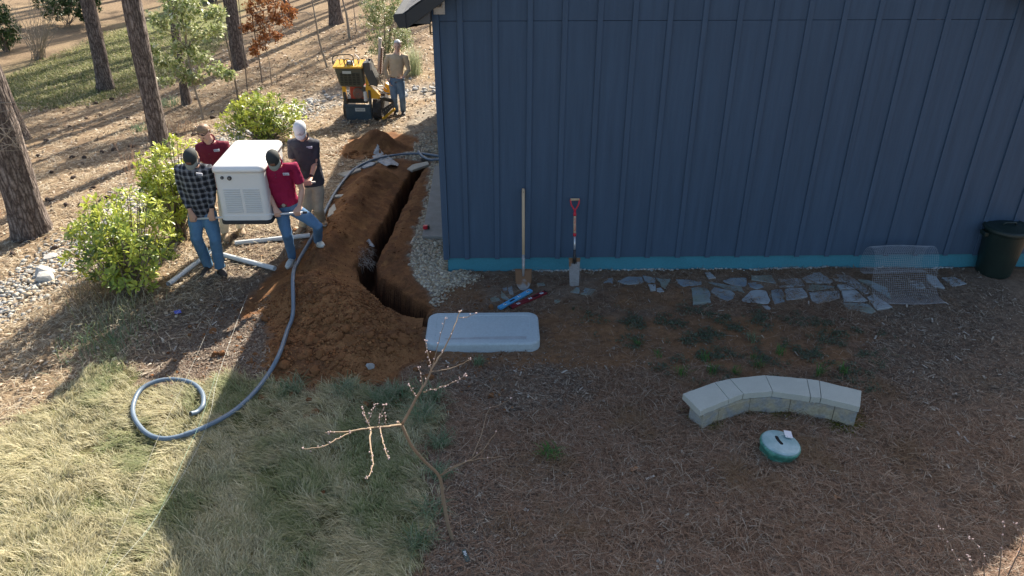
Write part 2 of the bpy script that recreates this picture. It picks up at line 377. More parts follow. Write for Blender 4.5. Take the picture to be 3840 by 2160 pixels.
# metal plate bracket with pole
mgal = mat('galvanised_metal', (.42, .42, .40), rough=.4, metal=.6, n1=.12, s1=15)
bx0, bx1 = atY(*c3(1232, 100), WY-.03).x, atY(*c3(1357, 100), WY-.03).x; bz0 = atY(*c3(1300, 158), WY-.03).z
br = empty('pole_bracket', ((bx0+bx1)/2, WY-.03, bz0), 'galvanised steel plate bracket holding a pole at the top left of the blue gable wall', 'bracket')
bm = bmesh.new(); box(bm, bx0, bx1, WY-.03, WY-.0235, bz0, bz0+.42); fin('plate', bm, mgal, br, bev=.002)
xm = (bx0+bx1)/2
bm = bmesh.new(); tube(bm, [(xm, WY-.07, bz0+.09), (xm, WY-.075, bz0+.6), (xm, WY-.08, 4.1)], .028, 14); fin('pole', bm, mgal, br, smooth=True)
for s in (-1, 1):
    bm = bmesh.new(); prism(bm, [(xm+s*.04, WY-.03, bz0+.07), (xm+s*.04, WY-.11, bz0+.10), (xm+s*.04, WY-.11, bz0+.4), (xm+s*.04, WY-.03, bz0+.4)], (.004*s, 0, 0)); fin('flange', bm, mgal, br)
    for k in range(4):
        bm = bmesh.new(); z = bz0+(.02 if k == 0 else .11+.035*k); xx = xm+s*((bx1-bx0)/2-.018 if k == 0 else .06)
        tube(bm, [(xx, WY-.031, z), (xx, WY-.043, z)], .008, 6); fin('bolt', bm, mgal, br)
# wall lantern on the side wall
lx, ly = WX-.13, 11.0; l0, l1 = atY(*c3(1220, 368), ly).z, atY(*c3(1220, 268), ly).z+.06
mblk = mat('black_iron', (.012, .012, .011), rough=.5); mbrs = mat('lantern_brass', (.16, .11, .04), rough=.4, metal=.5)
la = empty('wall_lantern', (lx, ly, l0), 'open framed wall lantern hanging under the eave on the side of the blue house', 'lantern')
bm = bmesh.new()
for sx in (-.055, .055):
    for sy in (-.055, .055): box(bm, lx+sx-.006, lx+sx+.006, ly+sy-.006, ly+sy+.006, l0, l1)
for zz in (l0, l1-.012):
    for s in (-.055, .055):
        box(bm, lx-.06, lx+.06, ly+s-.007, ly+s+.007, zz, zz+.012); box(bm, lx+s-.007, lx+s+.007, ly-.048, ly+.048, zz+.0005, zz+.0115)
fin('frame', bm, mbrs, la)
bm = bmesh.new(); tube(bm, [(lx, ly, l1), (lx, ly, l1+.03), (lx, ly, l1+.05)], [.075, .05, .01], 12); box(bm, lx, WX-.02, ly-.01, ly+.01, l1+.01, l1+.03); fin('cap', bm, mblk, la)
bm = bmesh.new(); tube(bm, [(lx, ly, l0+.01), (lx, ly, l0+.09)], .012, 8); fin('candle_bulb', bm, mat('bulb_white', (.7, .65, .5), rough=.3), la)
# ------------------------------------------------------------ loose ground cover
def mh_front(x, y):
    j = .05*fbm(x, y, .25, 11)
    r1 = np.array([(p.x, p.y) for p in (g(*q) for q in [(985, 432), (925, 470), (885, 530), (850, 600), (815, 670)])])
    r2 = np.array([(p.x, p.y) for p in (g(*q) for q in [(790, 745), (845, 780), (890, 830)])])
    r3 = np.array([(p.x, p.y) for p in (g(*q) for q in [(1058, 445), (1025, 520), (975, 620), (975, 655)])])
    r4 = np.array([(p.x, p.y) for p in (g(*q) for q in [(740, 900), (860, 930), (960, 880)])])
    d1, u1 = ldist(r1, x, y); d2, u2 = ldist(r2, x, y); d3, u3 = ldist(r3, x, y); d4, _ = ldist(r4, x, y)
    h = .23*np.exp(-((d1+j)/.24)**2)*np.interp(u1, [0, .6, 4], [.6, 1, 1]); h = h+.34*np.exp(-((d2+j)/.44)**2)
    h = h + .12*np.exp(-((d4+j)/.30)**2)
    h = h + .05*np.exp(-((d3+j*.5)/.11)**2)
    dt, ut = ldist(TREN, x, y); h = h*sstep(.16, .30, dt+.03*fbm(x, y, .1, 4)+.01)
    dp = pdist(PADP, x, y); return h*sstep(.0, -.12, dp) - .02
def mh_far(x, y):
    c = g(962, 372); c2_ = g(915, 375); j = .12*fbm(x, y, .3, 12)
    h = .30*np.exp(-((np.hypot(x-c.x, (y-c.y)*1.1)+j)/.42)**2)+.14*np.exp(-((np.hypot(x-c2_.x, (y-c2_.y))+j)/.4)**2)
    return h-.02
pa, pb, pc_, pd_ = G(*c5(1322, 822)), G(*c5(2288, 822)), None, None
PX0, PX1, PY0 = pa.x, pb.x, (pa.y+pb.y)/2; PY1 = atZ(*c5(1800, 488), .11).y
PADP = np.array([(PX0, PY0), (PX1, PY0), (PX1, PY1), (PX0, PY1)])
def det(x, y): return .010*fbm(x, y, .05, 1)+.02*fbm(x, y, .25, 6)
def surf(x, y):
    m = masks(x, y)
    z = gz(x, y)+det(x, y)*(1-.6*m['soil'])-.05*m['swale']-trench(x, y)
    return np.maximum(z, np.maximum(gz(x, y)+mh_front(x, y)+.2*det(x, y), np.where(mh_far(x, y) > 0, gz(x, y)+mh_far(x, y), -9)))
msoil = mat('dug_soil', vc=True, rough=.95, spec=.12, n1=.28, s1=9, n2=.35, s2=70, bump=.02, bs=45)
def mound(name, fn, x0, x1, y0, y1, label):
    X, Y = np.meshgrid(np.arange(x0, x1, .028), np.arange(y0, y1, .028)); h = fn(X, Y)
    Z = gz(X, Y)+h+(.012*fbm(X, Y, .04, 3)+.02*fbm(X, Y, .13, 5))*np.clip(h*8, 0, 1)
    c = np.empty(X.shape+(3,)); c[:] = (.245, .12, .052)
    c = cmix(c, (.13, .062, .032), sstep(-.1, .5, fbm(X, Y, .5, 8)+.4*fbm(X, Y, .12, 1))*.75)
    c = cmix(c, (.30, .155, .060), sstep(.2, .7, fbm(X, Y, .35, 14))*.6)
    ny, nx = X.shape; I = np.arange(nx*ny).reshape(ny, nx)
    F_ = np.stack([I[:-1, :-1], I[:-1, 1:], I[1:, 1:], I[1:, :-1]], -1).reshape(-1, 4); hh = h.ravel()
    keep = (hh[F_] > -.012).any(1); F_ = F_[keep]; used = np.unique(F_); mp = np.full(nx*ny, -1); mp[used] = np.arange(len(used))
    V = np.stack([X, Y, Z], -1).reshape(-1, 3)[used]
    root = empty(name, (float(V[:, 0].mean()), float(V[:, 1].mean()), 0), label, 'soil pile')
    npmesh('heap', V, mp[F_], msoil, root, c.reshape(-1, 3)[used], True)
    return root
soilA = mound('soil_mound', mh_front, -3.6, .1, 6.6, 13, 'large heap of dug reddish brown soil with clods, between the trench and the lawn')
soilB = mound('soil_mound', mh_far, -3.6, -.3, 10.8, 15, 'small heap of reddish soil behind the blue hose near the house corner')

_b = bmesh.new(); bmesh.ops.create_icosphere(_b, subdivisions=1, radius=1); I12V = np.array([v.co[:] for v in _b.verts]); I12F = np.array([[v.index for v in f.verts] for f in _b.faces]); _b.free()
_b = bmesh.new(); bmesh.ops.create_icosphere(_b, subdivisions=2, radius=1); I42V = np.array([v.co[:] for v in _b.verts]); I42F = np.array([[v.index for v in f.verts] for f in _b.faces]); _b.free()
def rotm(n, tilt=None):
    a = RNG.uniform(0, 2*np.pi, n); q = RNG.normal(size=(n, 4))
    q /= np.linalg.norm(q, axis=1)[:, None]; w, x, y, z = q.T
    return np.stack([1-2*(y*y+z*z), 2*(x*y-z*w), 2*(x*z+y*w), 2*(x*y+z*w), 1-2*(x*x+z*z), 2*(y*z-x*w), 2*(x*z-y*w), 2*(y*z+x*w), 1-2*(x*x+y*y)], -1).reshape(n, 3, 3)
def stones(name, P, S, cols, m, flat=.6, parent=None, big=False, jag=.22, smooth=False):
    """P (n,3) centres, S (n,) radii"""
    n = len(P); BV, BF = (I42V, I42F) if big else (I12V, I12F)
    sc = S[:, None]*RNG.uniform(.65, 1.25, (n, 3)); V = BV[None]*(1+jag*RNG.normal(size=(n, len(BV), 1)).clip(-2, 2)*.8)
    V = V*sc[:, None]; V = np.einsum('nij,nkj->nki', rotm(n), V); V[..., 2] *= flat; V += P[:, None]
    F_ = (BF[None]+(np.arange(n)*len(BV))[:, None, None]).reshape(-1, 3)
    c = np.repeat(cols, len(BV), 0); return npmesh(name, V.reshape(-1, 3), F_, m, parent, c, smooth)
def one_stone(name, p, s, m, parent, col, flat=.65, jag=.2):
    k = random.randrange(10); key = (m.name, k)
    if key not in one_stone.cache:
        bm = bmesh.new(); bmesh.ops.create_icosphere(bm, subdivisions=2, radius=1)
        rr = np.random.default_rng(k+50)
        dirs = rr.normal(size=(7, 3)); dirs /= np.linalg.norm(dirs, axis=1)[:, None]; cut = rr.uniform(.42, .75, 7)
        for v in bm.verts:
            q = np.array(v.co)
            for d_, c_ in zip(dirs, cut):
                e = q@d_-c_
                if e > 0: q = q-d_*e*.9
            v.co = q*(1+.05*rr.normal())
        me = bpy.data.meshes.new(name); bm.to_mesh(me); bm.free(); me.materials.append(m); one_stone.cache[key] = me
    o = bpy.data.objects.new(name, one_stone.cache[key]); COL.objects.link(o)
    sc = [s*random.uniform(.75, 1.25) for _ in range(3)]; o.scale = (sc[0], sc[1], sc[2]*flat); o.rotation_euler = (random.uniform(-.3, .3), random.uniform(-.3, .3), random.uniform(0, 6.28))
    if parent: o.parent = parent; o.location = Vector(p)-Vector(wloc(parent))
    else: o.location = p
    return o
one_stone.cache = {}
mclod = mat('soil_clod', (.215, .10, .044), rough=.95, spec=.1, n1=.35, s1=25, n2=.2, s2=90, bump=.006, bs=40)
def pts(n, x0, x1, y0, y1, w, far=None):
    """n random places with density w(x, y)"""
    out = []; tot = 0
    while tot < n:
        k = max(4000, n); x = RNG.uniform(x0, x1, k); y = RNG.uniform(y0, y1, k); p = w(x, y)
        if far: p = p*np.minimum(1, (far/np.hypot(x, y))**2)
        ok = RNG.random(k) < p; out.append(np.stack([x[ok], y[ok]], 1)); tot += ok.sum()
        if k > 3e6: break
    return np.concatenate(out)[:n]
def tint(n, cols, var=.25, wts=None):
    cols = np.array(cols); i = RNG.choice(len(cols), n, p=wts); return cols[i]*RNG.uniform(1-var, 1+var, (n, 1))
# clods on the heap: bigger ones roll to the foot
wf = lambda x, y: np.clip(mh_front(x, y)+.045, 0, .2)*5*np.where(y < 8.6, 1, .12)*(pdist(PADP, x, y) < -.06)*(trench(x, y) < .06)
q = pts(230, -3.6, 0, 6.5, 11.5, lambda x, y: wf(x, y)*np.where(y < 7.9, 1, .3))
for x, y in q:
    s = random.choice((.018, .022, .03, .035, .045, .06)) * (1.15 if y < 7.6 else .85)
    one_stone('clod', (x, y, float(surf(x, y))+s*.15), s, mclod, soilA, None, .8)
q = pts(60, -4, 0, 10.5, 14.5, lambda x, y: np.clip(mh_far(x, y)+.02, 0, .2)*5)
for x, y in q: s = random.uniform(.02, .05); one_stone('clod', (x, y, float(surf(x, y))+s*.15), s, mclod, soilB, None, .8)
q = pts(9000, -3.8, .2, 6.3, 12.5, wf); z = surf(q[:, 0], q[:, 1]); S = RNG.choice([.006, .009, .013, .02], len(q), p=[.4, .35, .18, .07])
o = stones('crumbs', np.c_[q, z+S*.2], S, tint(len(q), [(.21, .09, .036), (.15, .065, .03), (.25, .125, .055)]), mat('soil_crumb', vc=True, rough=.95, spec=.1), .8, soilA); o['kind'] = 'stuff'
# stray clods on the grass in front
for X_, Y_, s in ((1160, 1500, .045), (1345, 1490, .04), (1370, 1520, .05), (1400, 1510, .03), (1180, 1545, .05), (1255, 1560, .03), (1090, 1480, .03), (1240, 1480, .03), (1385, 1500, .035), (1150, 1565, .05), (1210, 1848, .03), (1560, 1385, .06)):
    p = G(X_, Y_, .03); o = one_stone('soil_clod', p, s, mclod, None, None, .7); tag(o, 'small clod of reddish soil lying loose near the grass in front of the big heap', 'clod', 'loose clods in front of the heap')

# river gravel by the house
mgrav = mat('river_gravel', vc=True, rough=.8, spec=.3, n1=.1, s1=40)
def wg(x, y):
    m = masks(x, y); return m['grav']*(trench(x, y) < .012)*(m['soil'] < .25)*((x < WX+.02) | (y < WY))
q = pts(9500, -3.6, .4, 8.3, 16, wg, 9.5); z = surf(q[:, 0], q[:, 1]); S = RNG.uniform(.010, .027, len(q))
gc = [(.40, .345, .24), (.47, .42, .31), (.32, .28, .21), (.36, .28, .18), (.27, .245, .20), (.53, .48, .37)]
tag(stones('gravel', np.c_[q, z+S*.25], S, tint(len(q), gc, .2), mgrav, .7), 'cream and grey river gravel spread between the trench and the house', 'gravel', kind='stuff')
q = pts(420, -1.4, .6, 7.9, 9.4, lambda x, y: (masks(x, y)['grav'] < .3)*(masks(x, y)['soil'] < .2)*np.exp(-(np.maximum(0, -pdist(GRAV, x, y))/.12)**2)*(trench(x, y) < .03)); z = surf(q[:, 0], q[:, 1]); S = RNG.uniform(.009, .02, len(q))
tag(stones('stray_gravel', np.c_[q, z+S*.3], S, tint(len(q), gc, .2), mgrav, .7), 'stray pebbles scattered from the gravel strip onto the soil at the house corner', 'pebbles', kind='stuff')
# stones of the drainage swale
mrock = mat('swale_rock', (.33, .33, .32), rough=.85, n1=.2, s1=6, n2=.1, s2=30, bump=.004, bs=20); mrock2 = mat('pale_rock', (.46, .44, .40), rough=.85, n1=.2, s1=6, bump=.004, bs=20)
cnt = 0
for i in range(len(SWALE)-1):
    a_, b_ = Vector(SWALE[i]), Vector(SWALE[i+1]); L_ = (b_-a_).length; n = int(L_*(8 if i < 6 else 26))
    for k in range(n):
        t = random.random(); off = random.gauss(0, .24 if i < 6 else .5); d_ = (b_-a_).normalized(); p = a_+(b_-a_)*t+Vector((-d_.y, d_.x))*off
        if p.x > WX-.1 and p.y > 9: continue
        if cnt > 285: continue
        s = random.choice((.05, .06, .08, .1, .13) if i < 6 else (.035, .045, .055, .07, .09))*(1.0 if abs(off) < .3 else .7)
        cnt += 1; o = one_stone('rock', (p.x, p.y, float(surf(p.x, p.y))+s*.25), s, random.choice((mrock, mrock, mrock2)), None, None, .6)
        zone = 'in the dry swale, left of the nearest laurel' if i < 4 else 'in the dry swale behind the tall laurel' if i < 7 else 'in the dry swale beside the yellow machine'
        tag(o, ('large' if s > .075 else 'small')+(' pale' if o.data.materials[0] == mrock2 else ' grey')+' stone '+zone, 'rock', 'stones of the drainage swale')
def wsw(x, y): d, u = ldist(SWALE, x, y); return np.exp(-(d/np.where(x > -7, .62, .34))**2)*((x < WX-.1) | (y < 8))*np.where(x < -7, .10, 1)
q = pts(6000, -11, -.6, 8, 19, wsw); z = surf(q[:, 0], q[:, 1]); S = RNG.uniform(.012, .045, len(q))
tag(stones('swale_gravel', np.c_[q, z+S*.25], S, tint(len(q), [(.36, .35, .31), (.29, .29, .28), (.42, .39, .33), (.34, .27, .19)], .2), mgrav, .65), 'small broken stones filling the dry swale between the bigger rocks', 'gravel', kind='stuff')
# ------------------------------------------------------------ needles, chips, grass (real geometry, nobody could count it)
def strips(name, P, D, L, W, cols, m, up=None, sag=.0, label=None, cat=None, kind='stuff', tri=False):
    """thin straight pieces centred on P with unit direction D, a ridge of one quad (or bent blade if sag)"""
    n = len(P); Up = np.array([0, 0, 1.])[None] if up is None else up
    S = np.cross(D, Up); S /= np.linalg.norm(S, axis=1)[:, None]+1e-9
    a = P-D*L[:, None]/2; b = P+D*L[:, None]/2; s = S*W[:, None]/2; md = P+Up*sag*L[:, None]
    if sag:
        V = np.stack([a-s, a+s, md+s, md-s, b+s*.5, b-s*.5], 1); F0 = np.array([[0, 1, 2, 3], [3, 2, 4, 5]]); k = 6
    else: V = np.stack([a-s, a+s, b+s, b-s], 1); F0 = np.array([[0, 1, 2, 3]]); k = 4
    F_ = (F0[None]+(np.arange(n)*k)[:, None, None]).reshape(-1, 4)
    o = npmesh(name, V.reshape(-1, 3), F_, m, None, np.repeat(cols, k, 0)); return tag(o, label, cat, kind=kind)
mneed = mat('needle_litter', vc=True, rough=.75, spec=.25)
def dirs(n, el=.22):
    a = RNG.uniform(0, 2*np.pi, n); e = RNG.normal(0, el, n); return np.stack([np.cos(a)*np.cos(e), np.sin(a)*np.cos(e), np.sin(e)], 1)
notpad = lambda x, y: (pdist(PADP, x, y) < -.01)
hse = lambda x, y: ~((x > WX) & (y > WY-.0))
def wn(x, y):
    m = masks(x, y); w_ = (1-m['lawn'])*(m['soil'] < .06)*(1-.95*m['grav'])*(1-.8*m['left'])*(1-.7*m['chip'])*(1-.93*m['soilr'])*(1-.75*m['moss'])
    pat = .25+.75*sstep(-.5, .3, fbm(x, y, .45, 21)); return w_*pat*notpad(x, y)*hse(x, y)*np.where((y > 7.2) & (x < 3.5), .35, 1)
q = pts(88000, -2.2, 6.2, 3.6, 9.33, wn, 5.2); n = len(q); z = surf(q[:, 0], q[:, 1])
L = RNG.uniform(.06, .17, n); W = RNG.uniform(.0022, .0042, n)
cc = tint(n, [(.27, .16, .10), (.20, .115, .07), (.33, .225, .15), (.12, .07, .045), (.38, .31, .23)], .3, [.32, .24, .20, .12, .12])
pr = sstep(.1, .7, fbm(q[:, 0], q[:, 1], .5, 31))[:, None]; cc = cc*(1-.5*pr)+np.array((.21, .125, .055))*.5*pr
strips('pine_needles', np.c_[q, z+.006+RNG.exponential(.008, n)], dirs(n, .15), L, W, cc, mneed, sag=.05, label='reddish brown pine needles carpeting the shaded ground in front of the house', cat='pine needles')
# straw on the left slope
def wl(x, y):
    m = masks(x, y); return m['left']*(1-m['lawn'])*(1-.85*m['green'])*(m['soil'] < .06)*(1-.95*m['grav'])*(1-.7*m['swale'])*(.2+.8*sstep(-.4, .3, fbm(x, y, .4, 17)))
q = pts(70000, -13, 0, 5.2, 24, wl, 9.0); n = len(q); z = surf(q[:, 0], q[:, 1]); dd = np.hypot(q[:, 0], q[:, 1])
cc = tint(n, [(.41, .31, .19), (.31, .225, .135), (.50, .40, .26), (.22, .15, .09), (.56, .48, .35)], .25)
strips('pine_straw', np.c_[q, z+.008+RNG.exponential(.010, n)], dirs(n, .2), RNG.uniform(.07, .2, n), RNG.uniform(.003, .0055, n)*np.clip(dd/9, 1, 2), cc, mneed, sag=.05, label='tan pine straw and dry litter covering the sunlit slope under the pines', cat='pine straw')
# dry leaves on the slope
q = pts(15000, -14, 0, 6.5, 31, lambda x, y: (masks(x, y)['left']*.8+.2*masks(x, y)['green'])*hse(x, y)*(masks(x, y)['soil'] < .06), 11); n = len(q); z = surf(q[:, 0], q[:, 1])
strips('dry_leaves', np.c_[q, z+.02], dirs(n, .35), RNG.uniform(.03, .075, n)*np.clip(q[:, 1]/14, .9, 1.7), RNG.uniform(.02, .045, n)*np.clip(q[:, 1]/14, .9, 1.7), tint(n, [(.27, .18, .11), (.38, .29, .19), (.16, .105, .065), (.47, .39, .29)], .2), mneed, sag=.12, label='small curled dry leaves scattered over the slope under the pines', cat='dry leaves')
# wood chips
mchip = mat('wood_chips', vc=True, rough=.85, spec=.2)
def wc(x, y):
    m = masks(x, y); return np.clip(m['chip']+.16*(1-m['left']), 0, 1)*(1-.85*m['soilr'])*(1-.9*m['lawn'])*(m['soil'] < .06)*(1-.9*m['grav'])*(.3+.7*sstep(-.4, .3, fbm(x, y, .3, 27)))*notpad(x, y)*hse(x, y)
q = pts(60000, -6, 6.6, 3.6, 11.5, wc, 6.5); n = len(q); z = surf(q[:, 0], q[:, 1])
cc = tint(n, [(.22, .17, .125), (.15, .105, .075), (.29, .235, .18), (.10, .07, .055), (.34, .29, .22)], .22, [.3, .30, .20, .15, .05])
strips('wood_chips', np.c_[q, z+.006+RNG.exponential(.005, n)], dirs(n, .25), RNG.gamma(3, .009, n).clip(.012, .09), RNG.uniform(.004, .013, n), cc, mchip, label='grey brown wood chip mulch lying thick beside the wall and around the men', cat='wood chips')
q = pts(420, -5, 6.6, 3.8, 9.3, lambda x, y: wc(x, y)*.5+.1*wn(x, y)); n = len(q); z = surf(q[:, 0], q[:, 1])
strips('bark_flakes', np.c_[q, z+.015], dirs(n, .15), RNG.uniform(.03, .10, n), RNG.uniform(.008, .022, n), tint(n, [(.36, .31, .24), (.30, .24, .18), (.42, .38, .32)], .2), mchip, label='larger pale splinters and bark flakes lying on the mulch', cat='bark flakes')
# grass
def blades(name, P, az, h, lean, W, cols, m, label, cat, tipc=None, parent=None):
    """bent blades: foot, shoulder, tip; lean is horizontal reach over height"""
    n = len(P); d = np.stack([np.cos(az), np.sin(az), 0*az], 1); s = np.stack([-np.sin(az), np.cos(az), 0*az], 1)*W[:, None]/2
    up = np.array([0, 0, 1.]); m1 = P+d*(h*lean*.35)[:, None]+up*(h*.72)[:, None]; m2 = P+d*(h*lean*.75)[:, None]+up*(h*.93)[:, None]; t = P+d*(h*lean*1.15)[:, None]+up*(h*.80)[:, None]
    V = np.stack([P-s, P+s, m1+s*.85, m1-s*.85, m2+s*.6, m2-s*.6, t], 1)
    B = np.arange(n)*7; Q = np.concatenate([np.stack([B, B+1, B+2, B+3], 1), np.stack([B+3, B+2, B+4, B+5], 1)]); T = np.stack([B+5, B+4, B+6, B+6], 1)[:, :3]
    tris = np.concatenate([Q[:, [0, 1, 2]], Q[:, [0, 2, 3]], T])
    c = np.repeat(cols[:, None], 7, 1)
    if tipc is not None: c[:, 4:] = c[:, 4:]*.65+tipc[:, None]*.35
    o = npmesh(name, V.reshape(-1, 3), tris, m, parent, c.reshape(-1, 3)); return tag(o, label, cat, kind='stuff')
mgrass = mat('grass', vc=True, rough=.6, spec=.25, sub=.35)
q = pts(9500, -7.5, .6, 3.2, 8.6, lambda x, y: masks(x, y)['lawn']*(.45+.55*sstep(-.5, .2, fbm(x, y, .35, 41))), 5.0)
nt_ = len(q); per = 16; tq = np.repeat(q, per, 0)+RNG.normal(0, .028, (nt_*per, 2)); n = len(tq)
flow = 2.6+1.5*fbm(q[:, 0], q[:, 1], .7, 5)+1.3*fbm(q[:, 0], q[:, 1], .22, 15); az = np.repeat(flow, per)+RNG.normal(0, .55, n)
gr = np.repeat(sstep(-.25, .55, fbm(q[:, 0], q[:, 1], .5, 23)+.4*fbm(q[:, 0], q[:, 1], .15, 24)+.2*(q[:, 0]+2.5)/2), per)+RNG.normal(0, .16, n)
straw = tint(n, [(.62, .55, .34), (.70, .64, .43), (.50, .43, .25), (.40, .36, .19)], .18); green = tint(n, [(.16, .22, .07), (.22, .27, .09), (.11, .17, .055)], .2)
gm = np.clip(gr, 0, 1)[:, None]*.9; cc = straw*(1-gm)+green*gm; cc = cc*np.repeat(RNG.uniform(.72, 1.15, nt_), per)[:, None]; straw = straw*np.repeat(RNG.uniform(.8, 1.1, nt_), per)[:, None]
z = surf(tq[:, 0], tq[:, 1])
hh = np.repeat(RNG.uniform(.028, .082, nt_)*(.75+.5*sstep(-.3, .5, fbm(q[:, 0], q[:, 1], .6, 77))), per)*RNG.uniform(.7, 1.2, n)
blades('lawn_grass', np.c_[tq, z-.005], az, hh, RNG.uniform(.7, 2.2, n), RNG.uniform(.0035, .006, n), cc, mgrass, 'long pale dormant lawn grass with green patches, lying over in tufts', 'lawn grass', tipc=straw)
# far green lawn
q = pts(26000, -15, -2, 14, 31, lambda x, y: masks(x, y)['green'], 20); n = len(q); z = surf(q[:, 0], q[:, 1])
cc = tint(n, [(.25, .26, .10), (.36, .34, .16), (.17, .20, .06), (.44, .40, .22)], .2)
blades('far_lawn_grass', np.c_[q, z], RNG.uniform(0, 6.28, n), RNG.uniform(.04, .09, n), RNG.uniform(.5, 1.6, n), RNG.uniform(.014, .028, n), cc, mgrass, 'short green lawn strip crossing the slope behind the pine trunks', 'lawn grass')
# low weeds
def ww(x, y):
    d = pdist(WEED, x, y); return sstep(-.3, .2, d+.3*fbm(x, y, .3, 51))*sstep(-.05, .35, fbm(x, y, .22, 52))*hse(x, y)
q = pts(800, .2, 5, 5.8, 9, ww); tq = np.repeat(q, 9, 0)+RNG.normal(0, .025, (len(q)*9, 2)); n = len(tq); z = surf(tq[:, 0], tq[:, 1])
tag(strips('low_weeds', np.c_[tq, z+.012+RNG.uniform(0, .02, n)], dirs(n, .5), RNG.uniform(.012, .03, n), RNG.uniform(.008, .016, n), tint(n, [(.09, .12, .07), (.12, .15, .09), (.15, .16, .12)], .25), mgrass, sag=.1), 'dark green creeping weeds growing on the bare soil behind the curved bench', 'weeds', kind='stuff')
# moss against the bench is in the earth; tufts of wild grass and onion
def tuft(X_, Y_, n, h, lean, cols, label, cat='grass tuft', spread=.03, group=None, W=.006, dsp=True):
    p = g(X_, Y_) if dsp else G(X_, Y_); P = np.c_[p.x+RNG.normal(0, spread, n), p.y+RNG.normal(0, spread, n), np.full(n, p.z-.005)]
    az = RNG.uniform(0, 6.28, n); o = blades('grass_tuft', P, az, RNG.uniform(.6, 1, n)*h, RNG.uniform(.3, 1, n)*lean, np.full(n, W), tint(n, cols, .2), mgrass, label, cat)
    del o['kind']; 
    if group: o['group'] = group
    return o
GR1 = [(.07, .20, .04), (.10, .24, .05), (.05, .15, .05)]; GR2 = [(.16, .24, .13), (.24, .29, .18), (.12, .20, .10)]
tuft(1383, 1146, 60, .12, 1.6, GR1, 'bright green patch of grass alone among the pine needles', spread=.05)
tuft(1205, 918, 60, .11, 1.2, GR2, 'small grey green tuft in front of the grey pad', spread=.03)
for x_, y_ in ((1655, 895), (1715, 945), (1790, 940), (1890, 862), (1895, 905), (1770, 905), (2060, 945), (2120, 940), (1850, 940), (1605, 868), (1905, 925), (1960, 890)):
    tuft(x_, y_, 26, random.uniform(.08, .16), 1.0, GR1 if random.random() < .7 else GR2, 'green tuft of wild onion grass on the soil behind the curved bench', group='wild grass tufts behind the bench', spread=.025)
ACL = iter('at the top right corner of the lawn|under the fork of the budding sapling|right of the sapling trunk fork|beside the middle of the sapling trunk|at the foot of the sapling trunk|above the left sapling branch|just above the sapling fork|left of the lower sapling trunk|at the foot of the soil heap, right part|at the foot of the soil heap, by the hose'.split('|'))
for x_, y_, h in ((1085, 1010, .2), (1000, 1000, .18), (1105, 1120, .13), (1100, 1200, .12), (1055, 1370, .14), (960, 1010, .16), (1065, 1060, .2), (1085, 1290, .13), (870, 990, .15), (735, 985, .16)):
    tuft(x_, y_, 130, h, 1.7, GR2+[(.34, .33, .22)], 'thick arching grass clump '+next(ACL), group='arching grass clumps at the lawn edge', spread=.055)
# ------------------------------------------------------------ pines
def barkmat():
    m = bpy.data.materials.new('pine_bark'); m.use_nodes = True; N, L = m.node_tree.nodes, m.node_tree.links; b = N['Principled BSDF']
    b.inputs['Roughness'].default_value = .95; b.inputs['Specular IOR Level'].default_value = .15
    tc = N.new('ShaderNodeTexCoord'); mp = N.new('ShaderNodeMapping'); mp.inputs['Scale'].default_value = (1, 1, .2); L.new(tc.outputs['Object'], mp.inputs[0])
    nz = N.new('ShaderNodeTexNoise'); nz.inputs['Scale'].default_value = 6; nz.inputs['Detail'].default_value = 5; L.new(mp.outputs[0], nz.inputs['Vector'])
    mx = N.new('ShaderNodeMix'); mx.data_type = 'VECTOR'; mx.inputs[0].default_value = .12; L.new(mp.outputs[0], mx.inputs[4]); L.new(nz.outputs['Color'], mx.inputs[5])
    vo = N.new('ShaderNodeTexVoronoi'); vo.feature = 'DISTANCE_TO_EDGE'; vo.inputs['Scale'].default_value = 24; L.new(mx.outputs[1], vo.inputs['Vector'])
    rp = N.new('ShaderNodeValToRGB'); e = rp.color_ramp.elements; e[0].position = 0; e[0].color = (.075, .058, .05, 1); e[1].position = .16; e[1].color = (.18, .145, .125, 1)
    x = rp.color_ramp.elements.new(.5); x.color = (.29, .245, .215, 1); L.new(vo.outputs['Distance'], rp.inputs[0])
    n2 = N.new('ShaderNodeTexNoise'); n2.inputs['Scale'].default_value = 30; n2.inputs['Detail'].default_value = 7; L.new(tc.outputs['Object'], n2.inputs['Vector'])
    mr = N.new('ShaderNodeMapRange'); mr.inputs[1].default_value = .3; mr.inputs[2].default_value = .7; mr.inputs[3].default_value = .6; mr.inputs[4].default_value = 1.3; L.new(n2.outputs[0], mr.inputs[0])
    vm = N.new('ShaderNodeVectorMath'); vm.operation = 'SCALE'; L.new(rp.outputs[0], vm.inputs[0]); L.new(mr.outputs[0], vm.inputs['Scale']); L.new(vm.outputs[0], b.inputs['Base Color'])
    bp = N.new('ShaderNodeBump'); bp.inputs['Distance'].default_value = .03; mc = N.new('ShaderNodeMath'); mc.operation = 'MINIMUM'; mc.inputs[1].default_value = .25
    L.new(vo.outputs['Distance'], mc.inputs[0]); L.new(mc.outputs[0], bp.inputs['Height']); L.new(bp.outputs[0], b.inputs['Normal']); return m
mbark = barkmat(); mtwig = mat('twig_bark', (.20, .16, .125), rough=.9, n1=.25, s1=20); mpale = mat('pale_bark', (.30, .25, .19), rough=.9, n1=.2, s1=12)
mpneed = mat('pine_foliage', vc=True, rough=.6, spec=.3, sub=.2)
